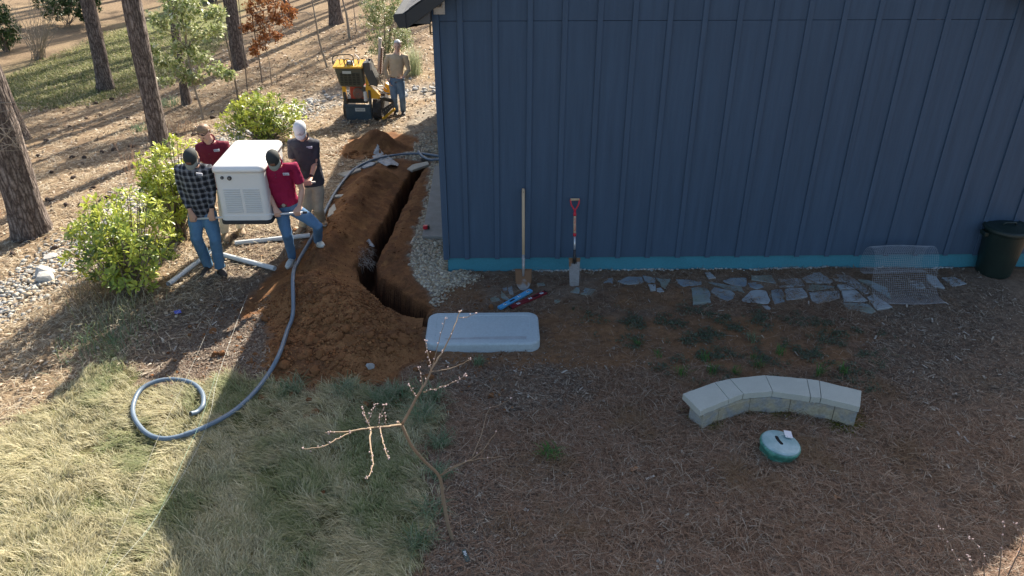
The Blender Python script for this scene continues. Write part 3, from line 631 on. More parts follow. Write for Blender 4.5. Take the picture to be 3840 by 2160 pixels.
def trunk(base, top, r0, h, parent, m=None, name='trunk', seed=0, flare=1.35, nseg=40, n=28, tap=.45):
    d = (top-base).normalized(); d = d/d.z; bm = bmesh.new(); rings = []
    for i in range(nseg+1):
        t = i/nseg; z = -.25+(h+.25)*t**1.4; c = base+d*z+Vector((.05*math.sin(z*.5+seed), .05*math.cos(z*.43+seed*2), 0))*min(1, max(0, z)*.3)*min(1, r0*8)
        r = r0*(1-tap*min(1, max(z, 0)/h))*(1+(flare-1)*math.exp(-max(z, 0)/.28))
        ring = []
        for k in range(n):
            a = 2*math.pi*k/n; q = 1+.055*math.sin(3*a+seed+z*.35)+.05*math.sin(7*a+z*1.3+seed*3)+.05*math.sin(11*a-z*2.2+math.sin(z*5))+(.06*math.sin(5*a+seed)*math.exp(-max(z, 0)/.3))
            ring.append(bm.verts.new(c+Vector((math.cos(a), math.sin(a), 0))*r*q))
        rings.append(ring)
    for i in range(nseg):
        for k in range(n): bm.faces.new((rings[i][k], rings[i][(k+1) % n], rings[i+1][(k+1) % n], rings[i+1][k]))
    bm.faces.new(rings[-1]); return fin(name, bm, m or mbark, parent, smooth=True)
def clumps(name, C, Rr, per, L, W, cols, m, parent, el=.9, flat=1.0, kind='stuff'):
    """leaves of length L around clump centres C (n,3) with radii Rr"""
    n = len(C)*per; c = np.repeat(np.asarray(C, float), per, 0); r = np.repeat(np.asarray(Rr, float), per)
    d = RNG.normal(size=(n, 3)); d /= np.linalg.norm(d, axis=1)[:, None]; P = c+d*(r*RNG.random(n)**.45)[:, None]*np.array([1, 1, flat])
    D = d+RNG.normal(0, .6, (n, 3)); D /= np.linalg.norm(D, axis=1)[:, None]; U = np.array([0, 0, 1.])+RNG.normal(0, el*.5, (n, 3))
    S = np.cross(D, U); S /= np.linalg.norm(S, axis=1)[:, None]+1e-9; l = (L*RNG.uniform(.7, 1.3, n))[:, None]; w_ = (W*RNG.uniform(.7, 1.3, n))[:, None]
    Nn = np.cross(S, D)
    V = np.stack([P-D*l/2, P+S*w_/2+Nn*w_*.12, P+D*l/2, P-S*w_/2+Nn*w_*.12], 1); F_ = (np.array([[0, 1, 2, 3]])[None]+(np.arange(n)*4)[:, None, None]).reshape(-1, 4)
    o = npmesh(name, V.reshape(-1, 3), F_, m, parent, np.repeat(cols if len(cols) == n else tint(n, cols, .25), 4, 0))
    if kind: o['kind'] = kind
    return o
def crown(tree, base, h, z0, rad, nb, seed, per=26):
    rr = random.Random(seed); bm = bmesh.new(); C = []
    for i in range(nb):
        z = z0+(h-z0)*(i+rr.random())/nb; a = rr.uniform(0, 6.28); l = rad*(1.15-.75*(z-z0)/(h-z0))*rr.uniform(.6, 1)
        p0 = base+Vector((0, 0, z)); p1 = p0+Vector((math.cos(a)*l, math.sin(a)*l, .25*l+.2)); tube(bm, [p0, (p0+p1)/2+Vector((0, 0, .12)), p1], [.05, .035, .012], 5)
        for k in range(7): t = rr.uniform(.35, 1.05); C.append(p0.lerp(p1, t)+Vector((rr.gauss(0, .25), rr.gauss(0, .25), rr.gauss(.1, .15))))
    o = fin('branches', bm, mbark, tree)
    clumps('crown', [tuple(c) for c in C], [.38]*len(C), per, .26, .05, [(.05, .09, .025), (.08, .12, .035), (.04, .07, .02)], mpneed, tree)
def pine(bx, by, tx, ty, wpx, label, h=19, seed=0, crowned=True, flare=1.3):
    b = g(bx, by); t = atY(tx*K, ty*K, b.y); dep = (b-C0).dot(_f); r = wpx*K*dep/FPX/2
    o = empty('pine_tree', b, label, 'pine tree', 'tall pines on the slope'); trunk(b, t, r, h, o, seed=seed, flare=flare)
    if crowned:
        d = (t-b).normalized(); d = d/d.z; crown(o, b+Vector((d.x, d.y, 0))*h*.7, h, h*.62, 2.3, 13, seed)
    return o, b, r
T1 = pine(82, 588, 28, 415, 76, 'thickest pine trunk, cut by the left edge with bare twigs before it', seed=1)
T2 = pine(45, 352, -22, 180, 50, 'dark pine trunk just behind the thickest one at the left edge', seed=2)
T3 = pine(268, 226, 222, 0, 34, 'straight dark pine rooted at the edge of the green lawn strip', seed=3)
T4 = pine(410, 390, 337, 0, 43, 'tall reddish pine rising right behind the tall laurel bush', seed=4, flare=1.15)
T5 = pine(470, 262, 430, 0, 20, 'slim pine trunk standing behind the pale leaved sapling', seed=5)
T6 = pine(604, 172, 575, 0, 33, 'rough pine trunk beside the rust leaved sapling', seed=6)
T7 = pine(846, 60, 838, 0, 30, 'pine base at the top of the picture, left of the airy green shrub', seed=7)
T8 = pine(733, 48, 718, 0, 14, 'thin far pine trunk left of the airy shrub, near the top edge', seed=8)
rr = random.Random(5)                                               # pines beyond the top edge, whose shadows streak the slope
for i, (x, y) in enumerate([(-7.5, 37.5), (-3.5, 39.5), (.5, 38), (-11, 41), (2.5, 44), (-5.5, 45), (14, 46), (-15, 43), (-1, 48), (-18.5, 39), (-9.5, 49), (-21, 30), (6, 50), (-5.2, 41.5), (-9.3, 38.5), (-13, 37.5), (-2, 43.5), (-16.5, 47), (-7, 52), (-12, 54)]):
    b = Vector((x, y, hill(x, y))); h = rr.uniform(18, 23); o = empty('pine_tree', b, 'background pine standing beyond the top edge of the picture', 'pine tree', 'pines beyond the top edge')
    trunk(b, b+Vector((rr.uniform(-.3, .3), rr.uniform(-.3, .3), 8)), rr.uniform(.16, .26), h, o, seed=i+20, nseg=16, n=12)
    crown(o, b, h, h*.5, 2.7, 16, i+40, per=20)
# ------------------------------------------------------------ saplings
def stem(bm, P, r0, r1, n=7): P = [Vector(p) for p in P]; k = len(P)-1; tube(bm, P, [r0+(r1-r0)*i/k for i in range(k+1)], n)
def sapling(path, wpx, label, m=mtwig, top=.4, name='sapling', cat='sapling', group=None):
    b = g(*path[0]); P = [b+Vector((0, 0, -.05))]+[atY(x*K, y*K, b.y+.05*i) for i, (x, y) in enumerate(path[1:], 1)]; dep = (b-C0).dot(_f); r = wpx*K*dep/FPX/2
    o = empty(name, b, label, cat, group); bm = bmesh.new()
    if path[-1][1] <= 5: P.append(P[-1]+(P[-1]-P[-2]).normalized()*3)
    stem(bm, spline(P, 5), r, r*top, 8); fin('trunk', bm, m, o, smooth=True); return o, b, P, r
S1 = sapling([(601, 262), (585, 170), (560, 60), (545, 0)], 5.0, 'bare slender sapling crossing in front of the rough pine trunk')
S2 = sapling([(622, 228), (615, 150), (606, 60), (600, 0)], 3.2, 'thin straight grey sapling right of the rough pine trunk')
S4 = sapling([(824, 170), (805, 110), (792, 40), (785, 0)], 5.5, 'pale curved bare sapling left of the yellow machine', mpale)
S5 = sapling([(879, 96), (872, 40), (862, 0)], 7, 'sturdy pale sapling in front of the airy green shrub', mpale)
S6 = sapling([(897, 80), (892, 40), (888, 5)], 2.6, 'very thin dark stem close beside the sturdy pale sapling')
S7 = sapling([(683, 215), (678, 160), (668, 120), (672, 90)], 2.2, 'thin leafless whip right of the rust leaved sapling')
S8 = sapling([(700, 95), (722, 50), (765, 30), (790, 45)], 3, 'arching bare branch plant near the top middle', mpale)
def leafblobs(o, Y, blobs, per, L, W, cols, m, dens=1.0, name='foliage', spread=.8):
    C = []; Rr = []
    for (x, y, r) in blobs:
        c = atY(x*K, y*K, Y); rm = r*K*(c-C0).dot(_f)/FPX
        for k in range(int(10*dens*max(1, (rm/.25)**1.6))):
            d = Vector((random.gauss(0, 1), random.gauss(0, 1), random.gauss(0, 1))).normalized()*rm*random.random()**.4*spread; d.z *= .75; C.append(tuple(c+d)); Rr.append(random.uniform(.07, .15))
    clumps(name, C, Rr, per, L, W, cols, m, o); return C
mleafp = mat('pale_leaf', vc=True, rough=.45, spec=.45, sub=.3)
o, b, P, r = sapling([(512, 302), (505, 270), (488, 215), (470, 120), (455, 20), (450, -60)], 6.5, 'leafy young tree with pale sunlit leaves above the bare headed man', mpale, name='leafy_tree', cat='tree')
bm = bmesh.new(); B_ = [(400, 60, 45), (440, 20, 50), (490, 15, 50), (530, 40, 35), (470, 70, 45), (510, 85, 38), (550, 75, 22), (560, 185, 25), (535, 175, 30), (505, 150, 30), (400, 150, 32), (430, 165, 35), (460, 190, 35), (490, 195, 35), (445, 120, 32), (380, 125, 18), (420, 200, 20), (480, 120, 20), (575, 190, 14), (555, 30, 15)]
for (x, y, r_) in B_:
    e = atY(x*K, y*K, b.y+.15+random.uniform(-.5, .5)); k = min(range(len(P)), key=lambda i: abs(P[i].z-(e.z-.25))); stem(bm, [P[k], P[k].lerp(e, .5)+Vector((0, 0, .05)), e], .014, .004, 5)
fin('branches', bm, mpale, o); leafblobs(o, b.y+.15, B_, 13, .10, .06, [(.56, .58, .32), (.40, .46, .18), (.66, .66, .44), (.18, .24, .07), (.46, .50, .20)], mleafp, 1.15)
mrust = mat('rust_leaf', vc=True, rough=.6, spec=.2, sub=.3)
o, b, P, r = sapling([(660, 212), (652, 150), (640, 80), (630, 0), (625, -60)], 3.8, 'young tree holding rust orange dead leaves beside the rough pine', mtwig, name='rust_leaved_sapling', cat='tree')
bm = bmesh.new(); B_ = [(650, 50, 34), (672, 85, 30), (655, 110, 24), (690, 40, 30), (715, 55, 22), (620, 70, 18), (630, 20, 26), (670, 10, 30), (710, 15, 26), (640, 130, 14), (735, 30, 14), (700, 90, 15)]
for (x, y, r_) in B_:
    e = atY(x*K, y*K, b.y+random.uniform(-.4, .4)); k = min(range(len(P)), key=lambda i: abs(P[i].z-(e.z-.2))); stem(bm, [P[k], P[k].lerp(e, .5), e], .010, .003, 5)
fin('branches', bm, mtwig, o); leafblobs(o, b.y, B_, 13, .10, .042, [(.42, .17, .055), (.34, .13, .045), (.52, .25, .09), (.24, .10, .045)], mrust, 1.3)
# airy shrub behind the machine, dark evergreens far left
def shrub(base, blobs, per, L, W, cols, m, label, name='shrub', dens=1, nst=16, ms=mtwig, dep=.6):
    b = g(*base); o = empty(name, b, label, 'shrub'); bm = bmesh.new()
    C = leafblobs(o, b.y+.1, blobs, per, L, W, cols, m, dens)
    for k in range(nst): e = Vector(random.choice(C)); stem(bm, [b+Vector((random.gauss(0, .06), random.gauss(0, .06), -.03)), b.lerp(e, .5)+Vector((0, 0, .1)), e], .013, .004, 5)
    fin('stems', bm, ms, o); return o
mairy = mat('airy_leaf', vc=True, rough=.4, spec=.5, sub=.25)
shrub((972, 172), [(960, 30, 55), (930, 50, 35), (990, 40, 40), (1010, 80, 35), (960, 90, 45), (975, 130, 40), (1000, 110, 35), (930, 15, 35), (985, 155, 22), (1025, 105, 22), (945, 125, 22), (1010, 20, 35), (970, -20, 50)], 20, .065, .026,
      [(.36, .42, .18), (.24, .30, .10), (.48, .52, .30), (.14, .18, .05), (.40, .42, .22)], mairy, 'airy olive green shrub behind the man in the tan sweater', dens=1.5, nst=30)
mdkl = mat('dark_leaf', vc=True, rough=.5, spec=.4)
shrub((170, 62), [(150, 10, 42), (190, 20, 40), (215, 38, 25), (130, 35, 30), (230, 10, 30), (100, -5, 40), (180, -30, 50), (240, -20, 40)], 18, .10, .05, [(.06, .11, .03), (.04, .075, .02), (.10, .15, .045)], mdkl, 'dark evergreen shrub at the top left, right of the bare bush', dens=1.4)
shrub((15, 130), [(12, 50, 28), (25, 90, 30), (-5, 80, 40), (-10, 30, 40), (38, 70, 20), (10, 110, 22)], 18, .10, .045, [(.07, .12, .03), (.045, .08, .02), (.13, .18, .06)], mdkl, 'dark evergreen shrub touching the left edge near the top', dens=1.4)
b = g(100, 148); o = empty('bare_bush', b, 'leafless many stemmed bush with pale twigs at the top left', 'bush'); bm = bmesh.new()
for k in range(46):
    e = atY(random.uniform(15, 150)*K, random.uniform(-5, 85)*K, b.y+random.uniform(-.5, .5)); m_ = b.lerp(e, .5)+Vector((random.gauss(0, .1), random.gauss(0, .1), .1)); stem(bm, [b+Vector((random.gauss(0, .08), random.gauss(0, .08), -.02)), m_, e], .011, .004, 4)
    for q in range(3): t = m_.lerp(e, random.random()); stem(bm, [t, t+Vector((random.gauss(0, .18), random.gauss(0, .1), random.uniform(.05, .3)))], .005, .002, 4)
fin('stems', bm, mpale, o)
# wispy weeds, dry stalks
def wisps(x, y, n, h, r, cols, label, name='wispy_plant', W=.008, lean=.5):
    b = g(x, y); P = np.c_[b.x+RNG.normal(0, r, n), b.y+RNG.normal(0, r, n), np.full(n, b.z)]; o = blades(name, P, RNG.uniform(0, 6.28, n), RNG.uniform(.4, 1, n)*h, RNG.uniform(.2, 1, n)*lean, np.full(n, W), tint(n, cols, .2), mgrass, label, 'plant')
    return o
wisps(1043, 188, 260, .85, .10, [(.36, .40, .22), (.44, .46, .30), (.28, .32, .16)], 'pale green feathery plant right of the man in the tan sweater')
wisps(345, 455, 26, .75, .10, [(.34, .19, .12), (.42, .27, .17)], 'dry reddish stalks standing left of the tall laurel bush', 'dry_stalks', .006, .35)
wisps(440, 335, 90, .35, .35, [(.36, .21, .13), (.45, .31, .20)], 'tangle of dry stalks at the foot of the slim pine', 'dry_stalks', .010, 1.5)
wisps(352, 330, 80, .22, .10, GR2, 'green grass clump on the slope left of the reddish pine', 'grass_tuft', .012, 1)
wisps(432, 265, 90, .25, .16, GR2, 'green grass clump left of the slim pine base', 'grass_tuft', .014, 1)
wisps(300, 800, 170, .30, .20, [(.42, .40, .24), (.30, .32, .14), (.5, .44, .3)], 'dry pale grass clump below the nearest laurel bush', 'grass_tuft', .006, 1.4)
wisps(270, 868, 260, .22, .22, GR2+[(.2, .26, .08)], 'green clump at the top corner of the lawn', 'grass_tuft', .006, 1.4)
wisps(15, 545, 60, .4, .2, [(.42, .27, .17), (.34, .2, .13)], 'dry stalks beside the thickest pine at the left edge', 'dry_stalks', .008, .8)
wisps(255, 745, 240, .34, .25, [(.40, .28, .18), (.30, .24, .12), (.46, .36, .22)], 'brown grassy clump under the left side of the nearest laurel', 'dry_stalks', .006, 1.2)
b0_ = T1[1]; bm = bmesh.new(); o = empty('bare_branch', (b0_.x-.1, b0_.y-.5, b0_.z), 'pale leafless twigs hanging in front of the thickest pine', 'twigs')
for k in range(12):
    p0 = atY(random.uniform(-60, -5)*K, random.uniform(250, 400)*K, b0_.y-.8); p1 = atY(random.uniform(15, 85)*K, random.uniform(235, 395)*K, b0_.y-.7); mdl = p0.lerp(p1, .5)+Vector((0, 0, random.uniform(-.1, .05)))
    stem(bm, [p0, mdl, p1], .006, .002, 4); q = mdl.lerp(p1, .4); stem(bm, [q, q+Vector((random.uniform(.05, .15), 0, random.uniform(-.12, .12)))], .003, .0015, 4)
bm2 = bm; stem(bm, [atY(-70*K, 420*K, b0_.y-.8), atY(-50*K, 300*K, b0_.y-.8)], .02, .01, 6); fin('twigs', bm, mpale, o)
bpy.data.objects  # pine cones on the slope
mcone = mat('pine_cone', (.07, .045, .032), rough=.9, n1=.4, s1=60)
me = None
for i in range(70):
    for _ in range(30):
        x, y = random.uniform(20, 600), random.uniform(240, 640); p = g(x, y, .02)
        if masks(np.array([p.x]), np.array([p.y]))['left'][0] > .6: break
    if me is None:
        bm = bmesh.new(); tube(bm, [(-.05, 0, 0), (-.03, 0, 0), (0, 0, 0), (.03, 0, 0), (.05, 0, 0)], [.015, .03, .035, .025, .008], 9); me = bpy.data.meshes.new('pine_cone'); bmesh.ops.recalc_face_normals(bm, faces=bm.faces); bm.to_mesh(me); bm.free(); me.materials.append(mcone)
    o = bpy.data.objects.new('pine_cone', me); COL.objects.link(o); o.location = p; o.scale = [random.uniform(.8, 1.5)]*3; o.rotation_euler = (random.uniform(-.4, .4), random.uniform(-.4, .4), random.uniform(0, 6.28))
    tag(o, 'small dark pine cone lying on the straw slope under the pines', 'pine cone', 'pine cones on the slope')
# ------------------------------------------------------------ laurels
mlaur = mat('laurel_leaf', vc=True, rough=.35, spec=.5, sub=.28)
def whorl(seed, dark):
    rr = np.random.default_rng(seed); V = []; F_ = []; Cc = []
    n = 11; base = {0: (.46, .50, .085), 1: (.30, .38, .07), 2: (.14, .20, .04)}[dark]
    for k in range(n):
        a = k*2.4+rr.uniform(-.3, .3); el = rr.uniform(-.25, .95) if k > 3 else rr.uniform(.6, 1.2); l = rr.uniform(.075, .12); w_ = l*rr.uniform(.13, .17)
        d = np.array([math.cos(a)*math.cos(el), math.sin(a)*math.cos(el), math.sin(el)]); s = np.array([-math.sin(a), math.cos(a), 0]); nn = np.cross(d, s)*-1
        o = d*.008+np.array([0, 0, -.05*rr.random()]); b = len(V); dr = np.array([0, 0, -l*.22])
        V += [o, o+d*l*.45+s*w_+nn*w_*.3, o+d*l*.5, o+d*l*.45-s*w_+nn*w_*.3, o+d*l*.78+s*w_*.75+dr*.35, o+d*l+dr, o+d*l*.78-s*w_*.75+dr*.35]
        F_ += [[b, b+1, b+2], [b, b+2, b+3], [b+1, b+4, b+2], [b+4, b+5, b+2], [b+2, b+5, b+6], [b+2, b+6, b+3]]
        q = np.array(base)*rr.uniform(.75, 1.3)*(np.array([1.15, 1.1, .9]) if rr.random() < .3 else 1); Cc += [q]*7
    me = npmesh('leaf_whorl', np.array(V), np.array(F_), mlaur, None, np.array(Cc)); d_ = me.data; bpy.data.objects.remove(me); return d_
WH = [[whorl(100+i*7+j, i) for j in range(4)] for i in range(3)]
def laurel(bx, by, topx, topy, rad, n, label, ell=(1, 1), off=(0, 0), sprigs=()):
    b = g(bx, by); t = atY(topx*K, topy*K, b.y+off[1]*.5); h = (t.z-b.z); o = empty('laurel_bush', b, label, 'bush', 'laurel bushes in front of the pines'); bm = bmesh.new()
    c = b+Vector((off[0], off[1], h*.5)); tips = []
    for k in range(n):
        for _ in range(20):
            d = Vector((random.gauss(0, 1), random.gauss(0, 1), random.gauss(.1, 1))).normalized(); q = random.random()**.33; lob = 1+.14*math.sin(3*math.atan2(d.y, d.x)+bx)+.12*math.sin(5*d.z+2*d.x*3+by)
            p = c+Vector((d.x*rad*ell[0], d.y*rad*ell[1], d.z*h*.5))*q*lob
            if p.z > b.z+.10 and all((p-t_).length > .035 for t_ in tips[-60:]): break
        tips.append(p)
    for (x, y) in sprigs: tips.append(atY(x*K, y*K, b.y+off[1]))
    for i, p in enumerate(tips):
        out = (p-c); out.z *= 1.2; od = (out.normalized()*.55+Vector((0, 0, .8))+Vector((random.gauss(0, .25), random.gauss(0, .25), 0))).normalized(); qd = out.length/(rad)
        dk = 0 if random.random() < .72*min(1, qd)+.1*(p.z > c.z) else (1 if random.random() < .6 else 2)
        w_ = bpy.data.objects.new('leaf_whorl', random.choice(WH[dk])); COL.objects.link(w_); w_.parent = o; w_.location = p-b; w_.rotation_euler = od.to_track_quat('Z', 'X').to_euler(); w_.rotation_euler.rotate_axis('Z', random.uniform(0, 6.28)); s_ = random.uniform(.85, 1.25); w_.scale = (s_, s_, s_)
        if i % 4 == 0 or i >= n: stem(bm, [b+Vector((random.gauss(0, .05), random.gauss(0, .05), -.03)), b.lerp(p, .5)+Vector((out.x*.15, out.y*.15, .05)), p], .011, .004, 5)
    fin('stems', bm, mtwig, o)
laurel(332, 738, 318, 500, .66, 270, 'round yellow green laurel bush nearest the camera, left of the white pipes', (1.0, .8), (-.02, .12), sprigs=[(300, 480), (320, 490), (350, 492), (345, 505), (290, 500), (370, 505), (235, 525), (205, 560), (325, 478)])
laurel(452, 600, 432, 372, .46, 250, 'tall narrow laurel bush behind the man in the plaid shirt', (1, .9), (-.02, .1), sprigs=[(432, 345), (425, 352), (445, 350), (455, 368), (475, 360), (415, 380), (500, 355)])
laurel(668, 358, 660, 238, .88, 290, 'broad bright laurel bush behind the generator, left of the white capped man', (1, .7), (0, .15), sprigs=[(655, 225), (610, 245), (560, 330), (545, 320), (600, 300), (700, 240), (740, 262), (615, 240), (575, 300)])
# ------------------------------------------------------------ budding sapling in front
def z2(X, Y, z): return atZ(1050+X/2.069, 1400+Y/2.069, z)
def z5(X, Y, z): return atZ(*c5(X, Y), z)
mbud = mat('pink_bud', (.62, .46, .42), rough=.6); mybk = mat('young_bark', (.27, .195, .125), rough=.8, n1=.2, s1=30, bump=.001, bs=80)
b = z2(1345, 1310, 0); o = empty('budding_sapling', b, 'leafless young fruit tree with pink buds in front of the grey pad', 'young tree')
bm = bmesh.new(); P = spline([z2(1348, 1318, -.05), z2(1300, 1160, .22), z2(1265, 960, .5), z2(1235, 800, .75), z2(1120, 680, 1.0), z2(1020, 560, 1.25), z2(945, 400, 1.5)], 6); n = len(P)-1
tube(bm, P, [.0155-.006*i/n for i in range(n+1)], 10); fin('trunk', bm, mybk, o, smooth=True)
twigs = [([z2(945, 400, 1.5), z2(1060, 190, 1.72), z5(1300, 1130, 1.80), z5(1400, 940, 1.92), z5(1490, 790, 2.0), z5(1560, 640, 2.08), z5(1620, 480, 2.15)], .010, .003, 5),
    ([z2(945, 400, 1.5), z2(840, 410, 1.6), z2(700, 425, 1.68), z2(600, 440, 1.74), z2(470, 456, 1.8), z2(350, 460, 1.84)], .009, .003, 7),
    ([z2(600, 440, 1.74), z2(500, 480, 1.78), z2(390, 540, 1.82), z2(300, 575, 1.85), z2(170, 585, 1.88)], .005, .002, 8),
    ([z2(700, 428, 1.68), z2(700, 540, 1.8), z2(715, 640, 1.88), z2(715, 740, 1.94), z2(670, 815, 1.98)], .006, .0025, 13),
    ([z2(775, 420, 1.64), z2(800, 540, 1.75), z2(840, 660, 1.84)], .005, .002, 10),
    ([z2(700, 420, 1.68), z2(660, 330, 1.72), z2(640, 270, 1.76)], .004, .002, 9), ([z2(685, 390, 1.69), z2(700, 330, 1.74), z2(742, 240, 1.8)], .004, .002, 9),
    ([z2(765, 400, 1.65), z2(785, 320, 1.7), z2(815, 240, 1.76)], .004, .002, 10), ([z2(820, 400, 1.62), z2(815, 345, 1.66), z2(810, 310, 1.7)], .003, .002, 5),
    ([z5(1250, 1210, 1.72), z5(1220, 1150, 1.78), z5(1185, 1095, 1.84)], .003, .0015, 7), ([z5(1310, 1160, 1.78), z5(1450, 1120, 1.88), z5(1600, 1060, 1.96), z5(1670, 1010, 2.0)], .0035, .0015, 14),
    ([z5(1300, 1110, 1.8), z5(1290, 1010, 1.9), z5(1270, 945, 1.96)], .003, .0015, 6), ([z5(1375, 990, 1.9), z5(1350, 850, 2.0), z5(1325, 738, 2.08)], .003, .0015, 8),
    ([z5(1385, 950, 1.91), z5(1420, 820, 2.0), z5(1460, 660, 2.1), z5(1500, 530, 2.18)], .0035, .0015, 5), ([z5(1610, 540, 2.13), z5(1690, 530, 2.16), z5(1750, 500, 2.2)], .003, .0015, 3),
    ([z5(1370, 990, 1.9), z5(1540, 960, 1.9), z5(1700, 890, 1.95)], .003, .0015, 2),
    ([z2(1235, 795, .75), z2(1330, 730, .9), z2(1430, 690, 1.0), z2(1560, 660, 1.1), z2(1720, 645, 1.2)], .0055, .002, 2), ([z2(1255, 790, .74), z2(1380, 715, .85), z2(1500, 655, .95), z2(1580, 590, 1.05), z2(1640, 500, 1.2), z2(1680, 450, 1.28)], .0055, .002, 6),
    ([z2(1490, 655, .95), z2(1560, 480, 1.05), z2(1615, 290, 1.15), z2(1700, 245, 1.2), z2(1800, 190, 1.25)], .003, .0015, 2), ([z2(935, 410, 1.5), z2(915, 375, 1.53), z2(905, 385, 1.55)], .006, .003, 2)]
def bud_twigs(o, twigs, mb=None):
    bb = bmesh.new()
    for P, r0, r1, nb in twigs:
        bm = bmesh.new(); Q = spline(P, 5); Q = [q+Vector((random.gauss(0, .002), random.gauss(0, .002), random.gauss(0, .002))) if 0 < i < len(Q)-1 else q for i, q in enumerate(Q)]; stem(bm, Q, r0, r1, 6); fin('branch', bm, mb or mybk, o, smooth=True)
        for k in range(nb):
            t = (k+random.random()*.7+.3)/nb; t = min(t, 1)**.8; i = min(int(t*(len(Q)-1)), len(Q)-2); p = Q[i].lerp(Q[i+1], t*(len(Q)-1)-i)
            for w_ in range(random.choice((1, 1, 1, 2)) if t < .9 else 3): ball(bb, p+Vector((random.gauss(0, .006), random.gauss(0, .006), random.gauss(.003, .006))), random.uniform(.0035, .006), 5)
    x = fin('buds', bb, mbud, o); x['kind'] = 'stuff'
bud_twigs(o, twigs)
def z6(X, Y, z): return atZ(3100+X/2.588, 1600+Y/2.588, z)
b = z6(1560, 2050, 0); o = empty('budding_shrub', (b.x, b.y, hill(b.x, b.y)), 'thin twigs with white buds rising at the bottom right corner', 'shrub')
B0 = Vector((b.x, b.y, hill(b.x, b.y)-.03)); tw = []
for top in ([(1340, 1449, .9), (1220, 1200, 1.15), (1080, 945, 1.35)], [(1530, 1449, .8), (1510, 1220, 1.1), (1370, 1060, 1.25)], [(1670, 1449, .9), (1700, 1130, 1.2), (1720, 905, 1.4)], [(1760, 1449, .8), (1900, 1110, 1.1), (1810, 920, 1.25)], [(1420, 1449, .95), (1385, 1290, 1.1), (1365, 1265, 1.2)]):
    tw.append(([B0]+[z6(*q) for q in top], .005, .0015, 8))
bud_twigs(o, tw, mtwig)
# ------------------------------------------------------------ helpers
def text_mesh(name, s, size, loc, rot, m, parent, depth=.0008):
    cu = bpy.data.curves.new(name, 'FONT'); cu.body = s; cu.size = size; cu.extrude = depth; cu.align_x = 'CENTER'; cu.align_y = 'CENTER'; cu.resolution_u = 2
    t = bpy.data.objects.new(name, cu); COL.objects.link(t); me = bpy.data.meshes.new_from_object(t.evaluated_get(bpy.context.evaluated_depsgraph_get()))
    bpy.data.objects.remove(t); bpy.data.curves.remove(cu); me.transform(Matrix.Translation(Vector(loc)) @ rot.to_4x4()); me.materials.clear(); return link(name, me, m, parent)
def local(o, loc, rot=(0, 0, 0)): o.location = loc; o.rotation_euler = rot; return o
def part(name, bm, m, root, smooth=False, bev=0, sc=None):
    """bmesh in root's own coordinates"""
    bmesh.ops.recalc_face_normals(bm, faces=bm.faces); me = bpy.data.meshes.new(name); bm.to_mesh(me); bm.free()
    if smooth: me.polygons.foreach_set('use_smooth', [True]*len(me.polygons))
    o = bpy.data.objects.new(name, me); COL.objects.link(o); me.materials.append(m); o.parent = root
    if bev: b = o.modifiers.new('b', 'BEVEL'); b.width = bev; b.segments = 2; b.limit_method = 'ANGLE'; b.angle_limit = R(35)
    return o
def rrect(x0, x1, y0, y1, r, n=6):
    P = []
    for cx, cy, a0 in ((x1-r, y1-r, 0), (x0+r, y1-r, 90), (x0+r, y0+r, 180), (x1-r, y0+r, 270)):
        for k in range(n+1): a = R(a0+90*k/n); P.append((cx+r*math.cos(a), cy+r*math.sin(a)))
    return P
def loftxy(bm, sections):
    """sections: list of (outline, z) with equal counts; capped"""
    rings = [[bm.verts.new((x, y, z)) for x, y in P] for P, z in sections]; n = len(rings[0])
    for i in range(len(rings)-1):
        for k in range(n): bm.faces.new((rings[i][k], rings[i][(k+1) % n], rings[i+1][(k+1) % n], rings[i+1][k]))
    bm.faces.new(rings[0][::-1]); bm.faces.new(rings[-1])
# ------------------------------------------------------------ concrete generator pad
pad = empty('generator_pad', ((PX0+PX1)/2, (PY0+PY1)/2, 0), 'pale grey concrete pad with rounded corners lying on the soil by the trench end', 'pad')
mpad = mat('pad_concrete', (.43, .50, .53), rough=.8, n1=.13, s1=3.5, n2=.12, s2=45, bump=.003, bs=90, col2=(.37, .44, .47))
mpadd = mat('damp_concrete', (.34, .37, .39), rough=.8, n1=.2, s1=8)
hw, hd = (PX1-PX0)/2, (PY1-PY0)/2
bm = bmesh.new(); loftxy(bm, [(rrect(-hw, hw, -hd, hd, .13), -.05), (rrect(-hw, hw, -hd, hd, .13), .085), (rrect(-hw+.006, hw-.006, -hd+.006, hd-.006, .126), .098), (rrect(-hw+.02, hw-.02, -hd+.02, hd-.02, .115), .107), (rrect(-hw+.10, hw-.10, -hd+.075, hd-.075, .05), .108), (rrect(-hw+.115, hw-.115, -hd+.09, hd-.09, .04), .103)])
part('slab', bm, mpad, pad, smooth=False, bev=.002)
bm = bmesh.new(); prism(bm, [(-hw+.25, -hd+.10, .1035), (hw-.16, -hd+.10, .1035), (hw-.15, -hd+.16, .1035), (-.1, -hd+.15, .1035), (-hw+.22, -hd+.125, .1035)], (0, 0, .0006)); part('damp_stain', bm, mpadd, pad)
